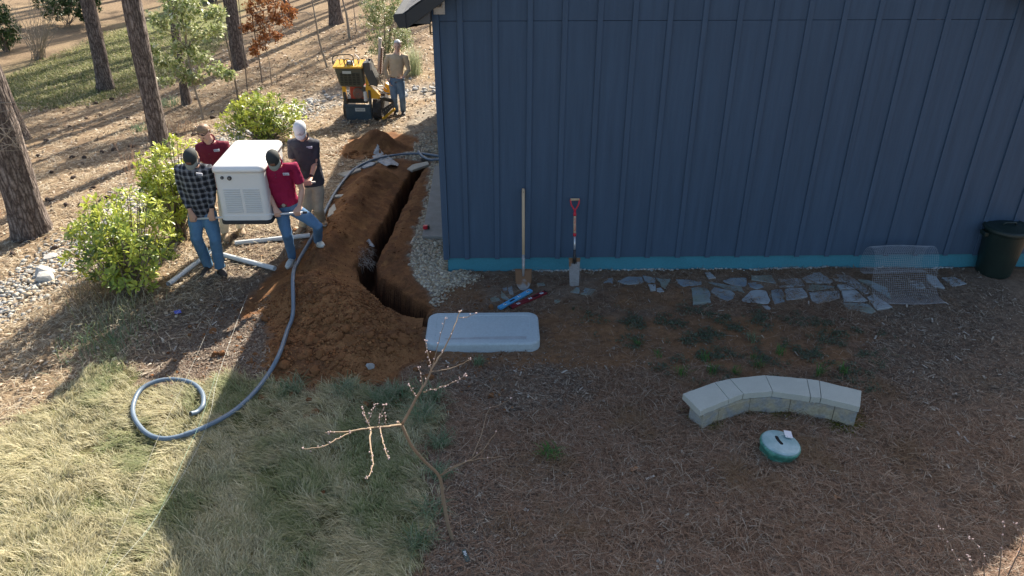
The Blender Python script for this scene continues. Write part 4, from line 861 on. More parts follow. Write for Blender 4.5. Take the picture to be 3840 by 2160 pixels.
# ------------------------------------------------------------ blue-grey conduit hose
mhose = mat('grey_conduit', (.13, .175, .225), rough=.45, spec=.5, n1=.12, s1=9, n2=.1, s2=60)
def lay(path, r, name, label, cat, m, lift=0, n=12, ends=True):
    P = []
    for q in path:
        p = g(q[0], q[1]); z = float(surf(p.x, p.y)); p = G(q[0]*K, q[1]*K, max(0, z-hill(p.x, p.y))); P.append(Vector((p.x, p.y, float(surf(p.x, p.y))+r*.9+lift+(.03 if q[1] > 945 else 0)+.03*float(sstep(0, .04, mh_front(p.x, p.y)))+(q[2] if len(q) > 2 else 0))))
    Q = spline(P, 8); bm = bmesh.new(); tube(bm, Q, r, n); o = fin(name, bm, m, None, smooth=True); return tag(o, label, cat), Q
hp = [(1160, 402), (1107, 397), (1060, 391), (1000, 394), (940, 405), (890, 432), (850, 480), (822, 530), (800, 578), (775, 625), (752, 665), (742, 720), (736, 780), (724, 840), (706, 900), (680, 950), (642, 1000), (592, 1045), (532, 1082), (470, 1107), (415, 1117), (372, 1102), (343, 1066), (338, 1030), (356, 995), (395, 973), (440, 967), (485, 976), (511, 1000), (514, 1030), (500, 1048), (484, 1060, .03)]
hose, HQ = lay(hp, .024, 'conduit_hose', 'long blue grey conduit hose curving from the house to a loop on the grass', 'hose', mhose, .015)
bm = bmesh.new(); tube(bm, [HQ[-1]-(HQ[-1]-HQ[-2]).normalized()*.0+Vector((0, 0, 0)), HQ[-1]+(HQ[-1]-HQ[-2]).normalized()*.002], .020, 12); fin('hose_opening', bm, mblk, hose)
for i in (40, 70, 150):
    a_, b_ = HQ[i], HQ[i+1]; bm = bmesh.new(); tube(bm, [a_, a_+(b_-a_).normalized()*.06], .0285, 12); fin('coupling', bm, mhose, hose, smooth=False)
lay([(1165, 412), (1107, 408), (1080, 405), (1062, 397), (1053, 386)], .024, 'conduit_hose', 'short curved end of blue grey conduit beside the house corner above the trench', 'hose', mhose, .03)
# ------------------------------------------------------------ white drain pipes on the ground
mpvc = mat('white_pvc', (.66, .68, .68), rough=.35, spec=.5, n1=.06, s1=8)
def pvc(a, b, r, label):
    a = G(*c2(*a)); b = G(*c2(*b)); a.z = float(surf(a.x, a.y))+r; b.z = float(surf(b.x, b.y))+r; d = (b-a).normalized(); o = empty('drain_pipe', a, label, 'pipe', 'white pipes on the ground under the generator')
    bm = bmesh.new(); R0 = tube(bm, [a, b], r, 20, cap=False); R1 = tube(bm, [a, b], r*.86, 20, cap=False)
    for i in (0, -1):
        for k in range(20): bm.faces.new((R0[i][k], R0[i][(k+1) % 20], R1[i][(k+1) % 20], R1[i][k]))
    fin('pipe', bm, mpvc, o, smooth=False)
    for t in (.33, .7):
        p = a.lerp(b, t); bm = bmesh.new(); s = d.cross(Vector((0, 0, 1))).normalized(); u = s.cross(d); prism(bm, [p+u*(r+.0006)-s*.004, p+u*(r+.0006)+s*.004, p+d*.12+u*(r+.0006)+s*.004, p+d*.12+u*(r+.0006)-s*.004], u*.0004); fin('print_stripe', bm, mgray, o)
pvc((603, 1108), (1202, 1045), .034, 'white drain pipe lying crosswise behind the feet of the man in crimson')
pvc((470, 1195), (920, 1308), .034, 'white drain pipe with open end pointing at the crimson shirted man')
pvc((432, 1158), (72, 1435), .034, 'white drain pipe running under the nearest laurel bush beside the plaid man')
# ------------------------------------------------------------ strings
mstr = mat('mason_string', (.72, .74, .66), rough=.7); mstr2 = mat('green_string', (.35, .58, .44), rough=.7)
def string(path, label, m, r=.001):
    P = [G(x/1.509, 1200+y/1.509, z) for x, y, z in path]; bm = bmesh.new(); tube(bm, spline(P, 4), r, 5); tag(fin('string_line', bm, m, None), label, 'string')
string([(1400, -140, .12), (1345, 0, .13), (1230, 330, .14), (1190, 530, .14), (1100, 760, .13), (860, 1150, .12), (590, 1460, .12)], 'pale string line stretched from beneath the generator across the hose to the bottom edge', mstr)
string([(1260, -120, .1), (1175, 60, .12), (1050, 340, .13), (880, 700, .13), (740, 1060, .12), (560, 1460, .12)], 'thin string crossing the middle of the hose loop', mat('grey_string', (.42, .40, .33), rough=.7), .0012)
string([(1225, 300, .10), (1140, 560, .10), (1060, 740, .10), (900, 1090, .1), (800, 1240, .1)], 'green thread running over the grass beside the hose loop', mstr2, .0009)
# ------------------------------------------------------------ flagstone path
mfl = [mat('slate_blue', (.20, .245, .28), rough=.6, n1=.12, s1=5, n2=.1, s2=50, bump=.002, bs=25, col2=(.25, .28, .28)), mat('slate_green', (.23, .26, .21), rough=.65, n1=.15, s1=5, bump=.002, bs=25, col2=(.20, .245, .255)), mat('slate_pale', (.32, .35, .36), rough=.6, n1=.12, s1=5, bump=.002, bs=25)]
def c9(X, Y): return (1600+X/2.3, 600+Y/2.3)
F8 = [[(60, 195), (200, 135), (390, 140), (410, 215), (340, 240), (150, 240)], [(400, 130), (565, 162), (570, 262), (500, 250), (420, 190)], [(583, 165), (775, 185), (745, 245), (695, 310), (650, 270), (640, 235)], [(470, 262), (570, 268), (572, 342), (505, 335)], [(585, 312), (640, 298), (690, 350), (640, 362), (590, 350)],
    [(855, 175), (1080, 180), (1195, 190), (1200, 245), (1080, 262), (950, 268), (870, 215)], [(1240, 90), (1310, 85), (1390, 160), (1290, 172)], [(1240, 195), (1300, 210), (1740, 280), (1790, 355), (1600, 325), (1400, 260)], [(1060, 300), (1130, 285), (1275, 300), (1315, 370), (1322, 500), (1085, 520)], [(1318, 345), (1365, 290), (1600, 335), (1650, 375), (1630, 430), (1550, 470), (1440, 430)],
    [(1490, 195), (1600, 155), (1810, 150), (1815, 270), (1620, 260)], [(1870, 135), (2150, 125), (2215, 240), (2050, 215), (1880, 190)], [(1830, 225), (1930, 215), (2110, 262), (1950, 305), (1860, 280)], [(1750, 445), (1860, 335), (1930, 322), (2080, 330), (2130, 465), (2105, 505), (1770, 480)], [(2143, 310), (2280, 300), (2315, 350), (2325, 495), (2200, 520), (2165, 485)], [(2020, 525), (2100, 525), (2140, 560), (2130, 580), (2070, 570)]]
F7 = [[(455, 1030), (600, 1020), (650, 1025), (690, 1083), (600, 1086), (480, 1055)], [(460, 1090), (560, 1085), (590, 1096), (470, 1104)], [(515, 1118), (560, 1106), (670, 1104), (712, 1180), (650, 1200), (530, 1220)], [(660, 1020), (760, 975), (850, 968), (935, 1045), (900, 1065), (700, 1060)], [(895, 980), (1060, 990), (1130, 1035), (1255, 1143), (1210, 1160), (1035, 1058), (945, 1040)], [(690, 1103), (750, 1070), (945, 1090), (900, 1108), (780, 1128), (710, 1122)],
    [(720, 1142), (985, 1122), (990, 1190), (790, 1240), (745, 1215)], [(963, 1085), (1040, 1078), (1120, 1122), (990, 1124)], [(1003, 1134), (1125, 1132), (1225, 1218), (1190, 1232), (1022, 1228)], [(1005, 1242), (1160, 1238), (1245, 1258), (1298, 1310), (1260, 1328), (1060, 1290)], [(1218, 1188), (1280, 1163), (1440, 1275), (1310, 1298)], [(1145, 1032), (1230, 1042), (1395, 1112), (1430, 1200), (1290, 1118)], [(1530, 1040), (1700, 1060), (1725, 1110), (1640, 1110)], [(1728, 1000), (1810, 1015), (1890, 1110), (1800, 1100), (1740, 1050)], [(1865, 1020), (1970, 1010), (2085, 1075), (1960, 1095)]]
F9 = [[(1512, 1020), (1608, 1022), (1605, 1065), (1520, 1062)], [(1230, 1145), (1290, 1102), (1320, 1105), (1315, 1155)], [(1325, 1158), (1365, 1102), (1460, 1115), (1415, 1165)], [(640, 1130), (720, 1215), (642, 1190)], [(545, 1190), (600, 1170), (640, 1215), (560, 1218)], [(700, 1110), (735, 1092), (750, 1170), (715, 1165)], [(1100, 1205), (1130, 1198), (1165, 1210), (1105, 1238)], [(950, 1060), (1010, 1055), (1025, 1080), (960, 1085)], [(655, 1105), (690, 1095), (700, 1125), (665, 1130)]]
pth = empty('stone_path', G(*c7(300, 1100)), 'irregular blue grey flagstones laid along the foot of the house wall', kind='structure')
def flag(P2, cf, m, root=pth, name='flagstone', th=.026, lift=.012, n_sub=3):
    c = [G(*cf(*q)) for q in P2]; cen = sum(c, Vector())/len(c); base = float(max(surf(cen.x, cen.y), cen.z-.02)); out = []
    for i in range(len(c)):                                        # chipped, uneven outline
        a_, b_ = c[i], c[(i+1) % len(c)]; k = max(2, int((b_-a_).length/.05))
        for t in range(k):
            p = a_.lerp(b_, t/k); j = .004 if t else .002; out.append((p.x+random.gauss(0, j), p.y+random.gauss(0, j)))
    tilt = (random.gauss(0, .012), random.gauss(0, .012)); bm = bmesh.new()
    zf = lambda x, y: base+lift+(x-cen.x)*tilt[0]+(y-cen.y)*tilt[1]
    ins = lambda s: [(cen.x+(x-cen.x)*s, cen.y+(y-cen.y)*s) for x, y in out]
    O = [[bm.verts.new((x, y, zf(x, y)-th-.01)) for x, y in out], [bm.verts.new((x, y, zf(x, y)-.006)) for x, y in out], [bm.verts.new((x, y, zf(x, y)+random.gauss(0, .0008))) for x, y in ins(.965)]]; n = len(out)
    for r_ in range(2):
        for k in range(n): bm.faces.new((O[r_][k], O[r_][(k+1) % n], O[r_+1][(k+1) % n], O[r_+1][k]))
    bm.faces.new(O[2]); return fin(name, bm, m, root)
random.seed(3)
for P2 in F8: flag(P2, c8, mfl[1] if P2[0] in ((1060, 300),) else random.choice((mfl[0], mfl[0], mfl[2], mfl[1])))
for P2 in F7: flag(P2, c7, random.choice((mfl[0], mfl[2], mfl[2], mfl[1])))
for P2 in F9: flag(P2, c9, random.choice((mfl[0], mfl[1])), lift=.006)
msand = mat('sandstone', (.42, .39, .32), rough=.8, n1=.15, s1=6, bump=.002, bs=30)
for P2, lb, cf, m in (([(760, 458), (830, 440), (1030, 395), (1020, 420), (850, 478)], 'long pale stone slab poking out from under the blue hose', c4, msand), ([(1525, 385), (1580, 345), (1750, 318), (1765, 345), (1580, 398)], 'narrow pale slab bridging the far end of the trench', c4, msand),
        ([(660, 960), (690, 870), (742, 818), (765, 870), (772, 905)], 'pale triangular slab beside the boot of the white capped man', c4, msand), ([(715, 690), (840, 683), (825, 706), (730, 712)], 'small flat slab between the hose and the soil ridge', c4, msand),
        ([(985, 365), (1100, 325), (1190, 335), (1150, 360), (1060, 385)], 'flat slab partly covered by the hose beside the soil ridge', c4, mfl[2])):
    tag(flag(P2, cf, m, None, 'stone_slab', .03, .03), lb, 'stone slab')
mfab = mat('landscape_fabric', (.36, .37, .37), rough=.6, n1=.25, s1=9, bump=.01, bs=14)
def cloth(P2, cf, label, hgt=.05):
    c = [G(*cf(*q)) for q in P2]; A = np.array([(p.x, p.y) for p in c]); X, Y = np.meshgrid(np.arange(A[:, 0].min()-.02, A[:, 0].max()+.02, .02), np.arange(A[:, 1].min()-.02, A[:, 1].max()+.02, .02)); d = pdist(A, X, Y)+.02*fbm(X, Y, .08, 2)
    Z = surf(X, Y)+.012+hgt*np.abs(fbm(X, Y, .10, 61))*np.clip(d*20, 0, 1); ny, nx = X.shape; I = np.arange(nx*ny).reshape(ny, nx); F_ = np.stack([I[:-1, :-1], I[:-1, 1:], I[1:, 1:], I[1:, :-1]], -1).reshape(-1, 4); F_ = F_[(d.ravel()[F_] > 0).all(1)]
    u = np.unique(F_); mp = np.full(nx*ny, -1); mp[u] = np.arange(len(u)); o = npmesh('fabric_sheet', np.stack([X, Y, Z], -1).reshape(-1, 3)[u], mp[F_], mfab, None, None, True); s = o.modifiers.new('s', 'SOLIDIFY'); s.thickness = .002; tag(o, label, 'fabric')
cloth([(1150, 235), (1210, 205), (1310, 245), (1445, 335), (1410, 400), (1330, 385), (1200, 320), (1140, 290)], c4, 'crumpled grey landscape fabric lying under the hose at the far end of the trench')
cloth([(1070, 1165), (1130, 1150), (1165, 1200), (1195, 1250), (1130, 1230)], c4, 'torn scrap of grey fabric on the left lip of the trench', .07)
mroot = mat('exposed_roots', (.32, .27, .22), rough=.9)
bm = bmesh.new()
for k in range(150):
    p = G(*c4(random.uniform(985, 1150), random.uniform(1230, 1449))); p.z = float(surf(p.x, p.y)); d = Vector((random.uniform(.01, .08), random.uniform(-.07, .03), random.uniform(-.06, .03))); stem(bm, [p+Vector((0, 0, .01)), p+d*.5+Vector((0, 0, .02)), p+d], .0018, .001, 3)
o = fin('torn_roots', bm, mroot, None); tag(o, 'pale torn roots and grass hanging over the left edge of the trench', 'roots', kind='stuff')
# ------------------------------------------------------------ curved stone bench
mcap = mat('cast_stone', (.44, .45, .395), rough=.85, n1=.07, s1=5, n2=.10, s2=90, bump=.0015, bs=150); mblock = mat('split_stone', (.40, .36, .255), rough=.9, n1=.22, s1=7, n2=.25, s2=40, bump=.012, bs=22, col2=(.25, .26, .25)); mface = mcap
ZC, TC = .245, .07
bk = [atZ(*c1(*q), ZC) for q in [(412, 325), (722, 213), (867, 180), (1212, 145), (1612, 180), (1733, 198), (2143, 296)]]; fr = [atZ(*c1(*q), ZC) for q in [(580, 492), (860, 377), (998, 323), (1283, 301), (1650, 355), (1750, 362), (2128, 452)]]
bench = empty('stone_bench', (bk[3].x, fr[3].y, 0), 'low curved bench wall of pale stone caps on rough blocks', 'bench')
for i in range(6):
    a_, b_, c_, d_ = fr[i], fr[i+1], bk[i+1], bk[i]; e = (b_-a_).normalized()*.0022; h_ = random.uniform(-.0015, .0015); bm = bmesh.new(); Q = []
    A, B, C_, D = a_+e, b_-e, c_-e, d_+e; m1 = 8
    Q = [A.lerp(B, t/m1)+Vector((random.gauss(0, .0015), random.gauss(0, .002), 0)) for t in range(m1)]+[B, C_]+[C_.lerp(D, t/m1)+Vector((random.gauss(0, .001), random.gauss(0, .0015), 0)) for t in range(1, m1)]+[D]
    prism(bm, [(p.x, p.y, ZC-TC) for p in Q], (0, 0, TC+h_)); fin('cap_stone', bm, mcap, bench, bev=.004)
fb = [atZ(*c1(*q), 0) for q in [(590, 676), (740, 606), (1042, 511), (1430, 509), (1850, 581), (2066, 641)]]
cen = Vector((fr[3].x-.05, fr[3].y-1.6, 0))
for i in range(5):
    a_, b_ = fb[i], fb[i+1]; e = (b_-a_).normalized()*.003; nrm = Vector((-(b_-a_).y, (b_-a_).x, 0)).normalized(); na = ((a_-cen).normalized()+nrm).normalized(); nb_ = ((b_-cen).normalized()+nrm).normalized(); bm = bmesh.new(); m1, mz = 12, 6
    g0 = [[bm.verts.new((lambda p, z: (p.x-nrm.x*(.004+.012*abs(noise.noise(Vector((p.x*9, p.y*9, z*14))))), p.y-nrm.y*(.004+.012*abs(noise.noise(Vector((p.x*9, p.y*9, z*14))))), z))((a_+e).lerp(b_-e, t/m1)+nrm*.004, -.06+(ZC-TC+.0585)*k/mz)) for k in range(mz+1)] for t in range(m1+1)]
    for t in range(m1):
        for k in range(mz): bm.faces.new((g0[t][k], g0[t+1][k], g0[t+1][k+1], g0[t][k+1]))
    A, B = a_+e+na*.19, b_-e+nb_*.19; v = [bm.verts.new((A.x, A.y, -.06)), bm.verts.new((A.x, A.y, ZC-TC-.0015)), bm.verts.new((B.x, B.y, -.06)), bm.verts.new((B.x, B.y, ZC-TC-.0015))]
    bm.faces.new([v[0], v[1]]+g0[0][::-1]); bm.faces.new([v[3], v[2]]+g0[-1]); bm.faces.new((v[1], v[0], v[2], v[3])); bm.faces.new([v[1], v[3]]+[g0[t][-1] for t in range(m1, -1, -1)]); bm.faces.new([v[2], v[0]]+[g0[t][0] for t in range(m1+1)])
    fin('stone_block', bm, mblock, bench)
# ------------------------------------------------------------ round green access lid
tc_ = atZ(*c1(1365, 790), .13); lid = empty('riser_lid', tc_, 'domed round green lid with a black bean shaped slot in front of the curved bench', 'lid'); lid.rotation_euler = (R(-2), R(7), R(-18))
mlidt = mat('pale_green_top', (.25, .39, .40), rough=.4, spec=.5, n1=.08, s1=6, col2=(.33, .46, .48), s2=30); mlids = mat('green_plastic', (.045, .20, .155), rough=.45, n1=.25, s1=10, n2=.15, s2=50, col2=(.10, .30, .24))  # lid top coloured paler and bluer than its side
def lathe(bm, prof, n=40): R_ = [[bm.verts.new((r*math.cos(2*math.pi*k/n), r*math.sin(2*math.pi*k/n), z)) for k in range(n)] for r, z in prof]; [bm.faces.new((R_[i][k], R_[i][(k+1) % n], R_[i+1][(k+1) % n], R_[i+1][k])) for i in range(len(R_)-1) for k in range(n)]; bm.faces.new(R_[0][::-1]); bm.faces.new(R_[-1])
bm = bmesh.new(); lathe(bm, [(.182, -.018), (.178, -.008), (.165, -.002), (.14, .002), (.08, .006), (.01, .007)]); part('top', bm, mlidt, lid, smooth=True)
bm = bmesh.new(); lathe(bm, [(.16, -.26), (.168, -.12), (.178, -.07), (.184, -.065), (.190, -.045), (.192, -.03), (.188, -.02), (.1815, -.0175), (.12, -.02)]); part('side', bm, mlids, lid, smooth=True)
bm = bmesh.new(); P = []
ax = spline([(-.045, .045, 0), (-.03, .005, 0), (0, -.035, 0)], 6)
for s in (1, -1):
    seq = ax if s > 0 else ax[::-1]
    for i, p in enumerate(seq):
        t = (seq[min(i+1, len(seq)-1)]-seq[max(i-1, 0)]).normalized(); nn = Vector((-t.y, t.x, 0)); P.append(p-nn*.017)
    e = seq[-1]; t = (seq[-1]-seq[-2]).normalized(); nn = Vector((-t.y, t.x, 0))
    for k in range(1, 6): a = math.pi*k/6; P.append(e-nn*.017*math.cos(a)+t*.017*math.sin(a))
prism(bm, [(p.x, p.y, .0062) for p in P], (0, 0, .0018)); part('slot', bm, mat('slot_black', (.004, .004, .004), rough=.9), lid)
tg = empty('paper_tag', atZ(*c1(1432, 718), .145), 'white rectangular tag on a cord lying on the round green lid', 'tag'); tg.rotation_euler = (R(3), R(7), R(-6))
bm = bmesh.new(); loftxy(bm, [(rrect(-.036, .036, -.048, .048, .006, 3), 0), (rrect(-.036, .036, -.048, .048, .006, 3), .002)]); part('card', bm, mat('white_card', (.72, .70, .72), rough=.5), tg)
for x_ in (-.018, .018): bm = bmesh.new(); tube(bm, [(x_, -.038, .002), (x_, -.038, .003)], .003, 8); part('eyelet', bm, mgray, tg)
bm = bmesh.new(); tube(bm, spline([(-.018, -.036, .003), (-.05, -.02, .006), (-.09, -.035, .0)], 5), .0018, 6); part('cord', bm, mpvc, tg, smooth=True)
# ------------------------------------------------------------ bin
p = G(3752, 1052); can = empty('garbage_bin', (p.x+.02, p.y+.23, hill(p.x, p.y)), 'dark green round garbage bin with lid against the wall at the right edge', 'bin')
mcan = mat('green_black_plastic', (.010, .022, .018), rough=.42, spec=.5, n1=.2, s1=6)
bm = bmesh.new(); lathe(bm, [(.20, 0), (.212, .02), (.262, .62), (.275, .63), (.275, .66), (.262, .665)], 44); part('drum', bm, mcan, can, smooth=False, bev=.004)
bm = bmesh.new(); lathe(bm, [(.288, .645), (.294, .66), (.290, .685), (.268, .70), (.262, .69), (.20, .695), (.10, .715), (.01, .72)], 44); part('lid', bm, mcan, can, smooth=False, bev=.003)
bm = bmesh.new(); tube(bm, [(-.09, -.02, .70), (-.07, -.02, .745), (.07, -.02, .745), (.09, -.02, .70)], .012, 8); part('lid_handle', bm, mcan, can, smooth=True)
for s in (-1, 1): bm = bmesh.new(); box(bm, s*.285-.03, s*.285+.03, -.06, .06, .56, .62); part('side_handle', bm, mcan, can, bev=.008)
# ------------------------------------------------------------ roll of wire mesh
mwire = mat('galvanised_wire', (.46, .49, .52), rough=.4, metal=.35); wm = empty('wire_mesh_roll', (5.1, 8.9, 0), 'loose arched roll of galvanised wire mesh lying on the flagstones near the bin', 'wire mesh')
prof = spline([Vector((0, y, z)) for y, z in ((9.02, .10), (9.16, .08), (9.26, .18), (9.24, .36), (9.08, .455), (8.90, .42), (8.77, .28), (8.66, .12), (8.52, .035), (8.36, .035), (8.30, .05))], 9)
Ln = [0]
for i in range(1, len(prof)): Ln.append(Ln[-1]+(prof[i]-prof[i-1]).length)
def atl(s): i = next((i for i in range(1, len(Ln)) if Ln[i] >= s), len(Ln)-1); t = (s-Ln[i-1])/(Ln[i]-Ln[i-1]+1e-9); return prof[i-1].lerp(prof[i], min(1, t))
X0, X1 = 4.80, 5.64; cell = .025
def wpt(x, s): q = atl(s); return Vector((x+.14*(q.z-.1)-.10*(8.9-q.y)*1.0+.012*math.sin(s*4), q.y+.006*math.sin(x*9), q.z+.01*math.sin(x*6+s*3)))
bm = bmesh.new(); sub_ = 0
for k in range(int((X1-X0)/cell)+1):
    x = X0+k*cell; P = [wpt(x, s) for s in np.arange(0, Ln[-1], .04)]; tube(bm, P, .0011, 3, cap=False)
fin('hoop_wires', bm, mwire, wm)['kind'] = 'stuff'
bm = bmesh.new()
for s in np.arange(0, Ln[-1], cell): tube(bm, [wpt(x, s) for x in np.linspace(X0, X1, 7)], .0011, 3, cap=False)
fin('cross_wires', bm, mwire, wm)['kind'] = 'stuff'
# ------------------------------------------------------------ shovels
mwood = mat('ash_handle', (.50, .37, .235), rough=.6, n1=.12, s1=6, n2=.1, s2=50, aniso=(8, 8, .8)); msteel = mat('worn_steel', (.30, .29, .28), rough=.5, metal=.35, n1=.25, s1=10, n2=.2, s2=60, col2=(.36, .34, .33)); mdirt = mat('rust_and_clay', (.24, .105, .045), rough=.95, n1=.3, s1=20, n2=.2, s2=80); mred = mat('red_fibreglass', (.55, .012, .03), rough=.4)
def shovel(tip, top, label, n): tip, top = G(*tip), atY(*top, WY-.035); o = empty(n, tip, label, 'shovel'); d = (top-tip); L_ = d.length; o.rotation_euler = (d.normalized()).to_track_quat('Z', 'Y').to_euler(); return o, L_
# local: z up the handle, y away from the viewer after tracking
o, L1 = shovel((1963, 1094), (1962.5, 707), 'long wooden handled round point shovel leaning on the wall, blade caked with clay', 'long_shovel')
fz = (o.matrix_basis.to_3x3().inverted() @ Vector((0, -1, .35))).normalized(); sx = Vector((1, 0, 0)); sx = (sx-Vector((0, 0, 1))*sx.z).normalized()
yaw_ = o.rotation_euler.to_matrix(); lx_ = yaw_.inverted() @ Vector((1, 0, 0)); lx_.z = 0; lx_.normalize(); ly_ = Vector((0, 0, 1)).cross(lx_)   # lx_: picture right, ly_: into the wall
def blade(o, outline, m, name='blade', curve=.022, th=.003, dirt=None, zr=(0, 1)):
    bm = bmesh.new(); fr_, bk_ = [], []
    for x, z in outline:
        d = curve*(1-min(1, abs(x)/.11)**2); q = lx_*x+Vector((0, 0, z))+ly_*d; fr_.append(q)
    nrow = len(outline)//2; A = fr_[:nrow]; B = fr_[nrow:][::-1]; grid = []
    for a_, b_ in zip(A, B):
        row = []
        for k in range(9):
            t = k/8; x = a_.dot(lx_)*(1-t)+b_.dot(lx_)*t; z = a_.z*(1-t)+b_.z*t; row.append(bm.verts.new(lx_*x+Vector((0, 0, z))+ly_*(curve*(1-min(1, abs(x)/.11)**2))))
        grid.append(row)
    for i in range(len(grid)-1):
        for k in range(8): bm.faces.new((grid[i][k], grid[i][k+1], grid[i+1][k+1], grid[i+1][k]))
    x = part(name, bm, m, o, smooth=True); s = x.modifiers.new('s', 'SOLIDIFY'); s.thickness = th; return x
mbl = bpy.data.materials.new('clay_on_steel')
def claymat(zmid):
    m = mat('clay_steel_%d' % int(zmid*1000), (.22, .215, .215), rough=.6, metal=.2, n1=.2, s1=15, n2=.15, s2=60); N, L = m.node_tree.nodes, m.node_tree.links; b = N['Principled BSDF']; cur = b.inputs['Base Color'].links[0].from_socket
    tc = N['Texture Coordinate']; sx_ = N.new('ShaderNodeSeparateXYZ'); L.new(tc.outputs['Object'], sx_.inputs[0]); nz = N.new('ShaderNodeTexNoise'); nz.inputs['Scale'].default_value = 9; L.new(tc.outputs['Object'], nz.inputs['Vector'])
    a = N.new('ShaderNodeMath'); a.operation = 'MULTIPLY_ADD'; a.inputs[1].default_value = .35; L.new(nz.outputs[0], a.inputs[0]); L.new(sx_.outputs['Z'], a.inputs[2]); mr = N.new('ShaderNodeMapRange'); mr.inputs[1].default_value = zmid+.16; mr.inputs[2].default_value = zmid+.20; L.new(a.outputs[0], mr.inputs[0])
    mx = N.new('ShaderNodeMix'); mx.data_type = 'RGBA'; L.new(mr.outputs[0], mx.inputs[0]); L.new(cur, mx.inputs[6]); mx.inputs[7].default_value = (.16, .08, .036, 1); L.new(mx.outputs[2], b.inputs['Base Color']); return m
out = []
zt = .295
for z in (0, .01, .03, .06, .10, .15, .20, .25, zt): w_ = .105*min(1, math.sqrt(max(0, z+.002)/.13)) if z < .13 else .105; out.append((-w_-(.008 if z == zt else 0), z))
blade(o, out+[(-x, z) for x, z in out[::-1]], claymat(.09))
bm = bmesh.new(); tube(bm, [ly_*.022+Vector((0, 0, .20)), ly_*.015+Vector((0, 0, .32)), Vector((0, 0, .40)), Vector((0, 0, .48))], [.014, .019, .020, .0205], 12); part('socket', bm, msteel, o, smooth=True)
bm = bmesh.new(); tube(bm, [Vector((0, 0, .47)), Vector((0, 0, L1*.75)), Vector((0, 0, L1-.02)), Vector((0, 0, L1))], [.0185, .0195, .020, .014], 14); part('handle', bm, mwood, o, smooth=True)
bm = bmesh.new(); q = Vector((0, 0, L1-.045))-ly_*.0175; tube(bm, [q, q-ly_*.004], .006, 10); part('hang_hole', bm, mblk, o)
o, L2 = shovel((2154, 1075), (2156, 742), 'narrow trenching spade with a red D grip leaning on the blue wall', 'trenching_spade')
yaw_ = o.rotation_euler.to_matrix(); lx_ = yaw_.inverted() @ Vector((1, 0, 0)); lx_.z = 0; lx_.normalize(); ly_ = Vector((0, 0, 1)).cross(lx_)
out = [(-.055, 0), (-.060, .012), (-.063, .05), (-.066, .14), (-.070, .24), (-.074, .34), (-.078, .375), (-.074, .38)]
blade(o, out+[(-x, z) for x, z in out[::-1]], claymat(.31), curve=.02)
k_ = L2/1.18
bm = bmesh.new(); tube(bm, [ly_*.018+Vector((0, 0, .30)), ly_*.008+Vector((0, 0, .40)), Vector((0, 0, .50*k_))], [.011, .016, .0165], 10); part('socket', bm, mat('dark_socket', (.05, .045, .045), rough=.5, metal=.4), o, smooth=True)
for s in (-1, 0, 1): bm = bmesh.new(); tube(bm, [lx_*s*.022+ly_*.012+Vector((0, 0, .30)), lx_*s*.012-ly_*.004+Vector((0, 0, .42))], .006, 6); part('rib', bm, mblk, o, smooth=True)
zz = lambda y: L2*(1075-(650+y/2.634))/(1075-742.0)
z745, z615, z590, z418, z395, zT = zz(742), zz(617), zz(588), zz(418), zz(395), L2
bm = bmesh.new(); tube(bm, [Vector((0, 0, .49*k_)), Vector((0, 0, z615))], .0135, 12); part('steel_shaft', bm, mat('bare_steel', (.55, .56, .58), rough=.35, metal=.6), o, smooth=True)
bm = bmesh.new(); tube(bm, [Vector((0, 0, z615)), Vector((0, 0, z590))], .0205, 12); part('collar', bm, mred, o, smooth=True)
bm = bmesh.new(); tube(bm, [Vector((0, 0, z590)), Vector((0, 0, z418))], .0175, 14); part('handle', bm, mwood, o, smooth=True)
bm = bmesh.new(); tube(bm, [Vector((0, 0, z418)), Vector((0, 0, z395)), Vector((0, 0, zz(360)))], [.0195, .019, .012], 12)
for s in (-1, 1): tube(bm, spline([Vector((0, 0, zz(385))), lx_*s*.010+Vector((0, 0, zz(355))), lx_*s*.045+Vector((0, 0, zz(310))), lx_*s*.055+Vector((0, 0, zz(275))), lx_*s*.055+Vector((0, 0, zz(252)))], 5), .0095, 8)
part('d_grip', bm, mred, o, smooth=True)
bm = bmesh.new(); tube(bm, [lx_*-.056+Vector((0, 0, zz(258))), lx_*.056+Vector((0, 0, zz(258)))], .0165, 12); part('grip_bar', bm, mwood, o, smooth=True)
rt = Matrix((Vector((0, 0, 1)), -lx_*1.0, -ly_)).transposed(); text_mesh('lettering', 'Razor-Back', .036, (0, 0, 0), Matrix.Identity(3), mred, None)
t = bpy.data.objects['lettering']; t.parent = o; t.data.transform(Matrix.Translation(Vector((0, 0, (z590+z418)/2))-ly_*.0178) @ rt.to_4x4())
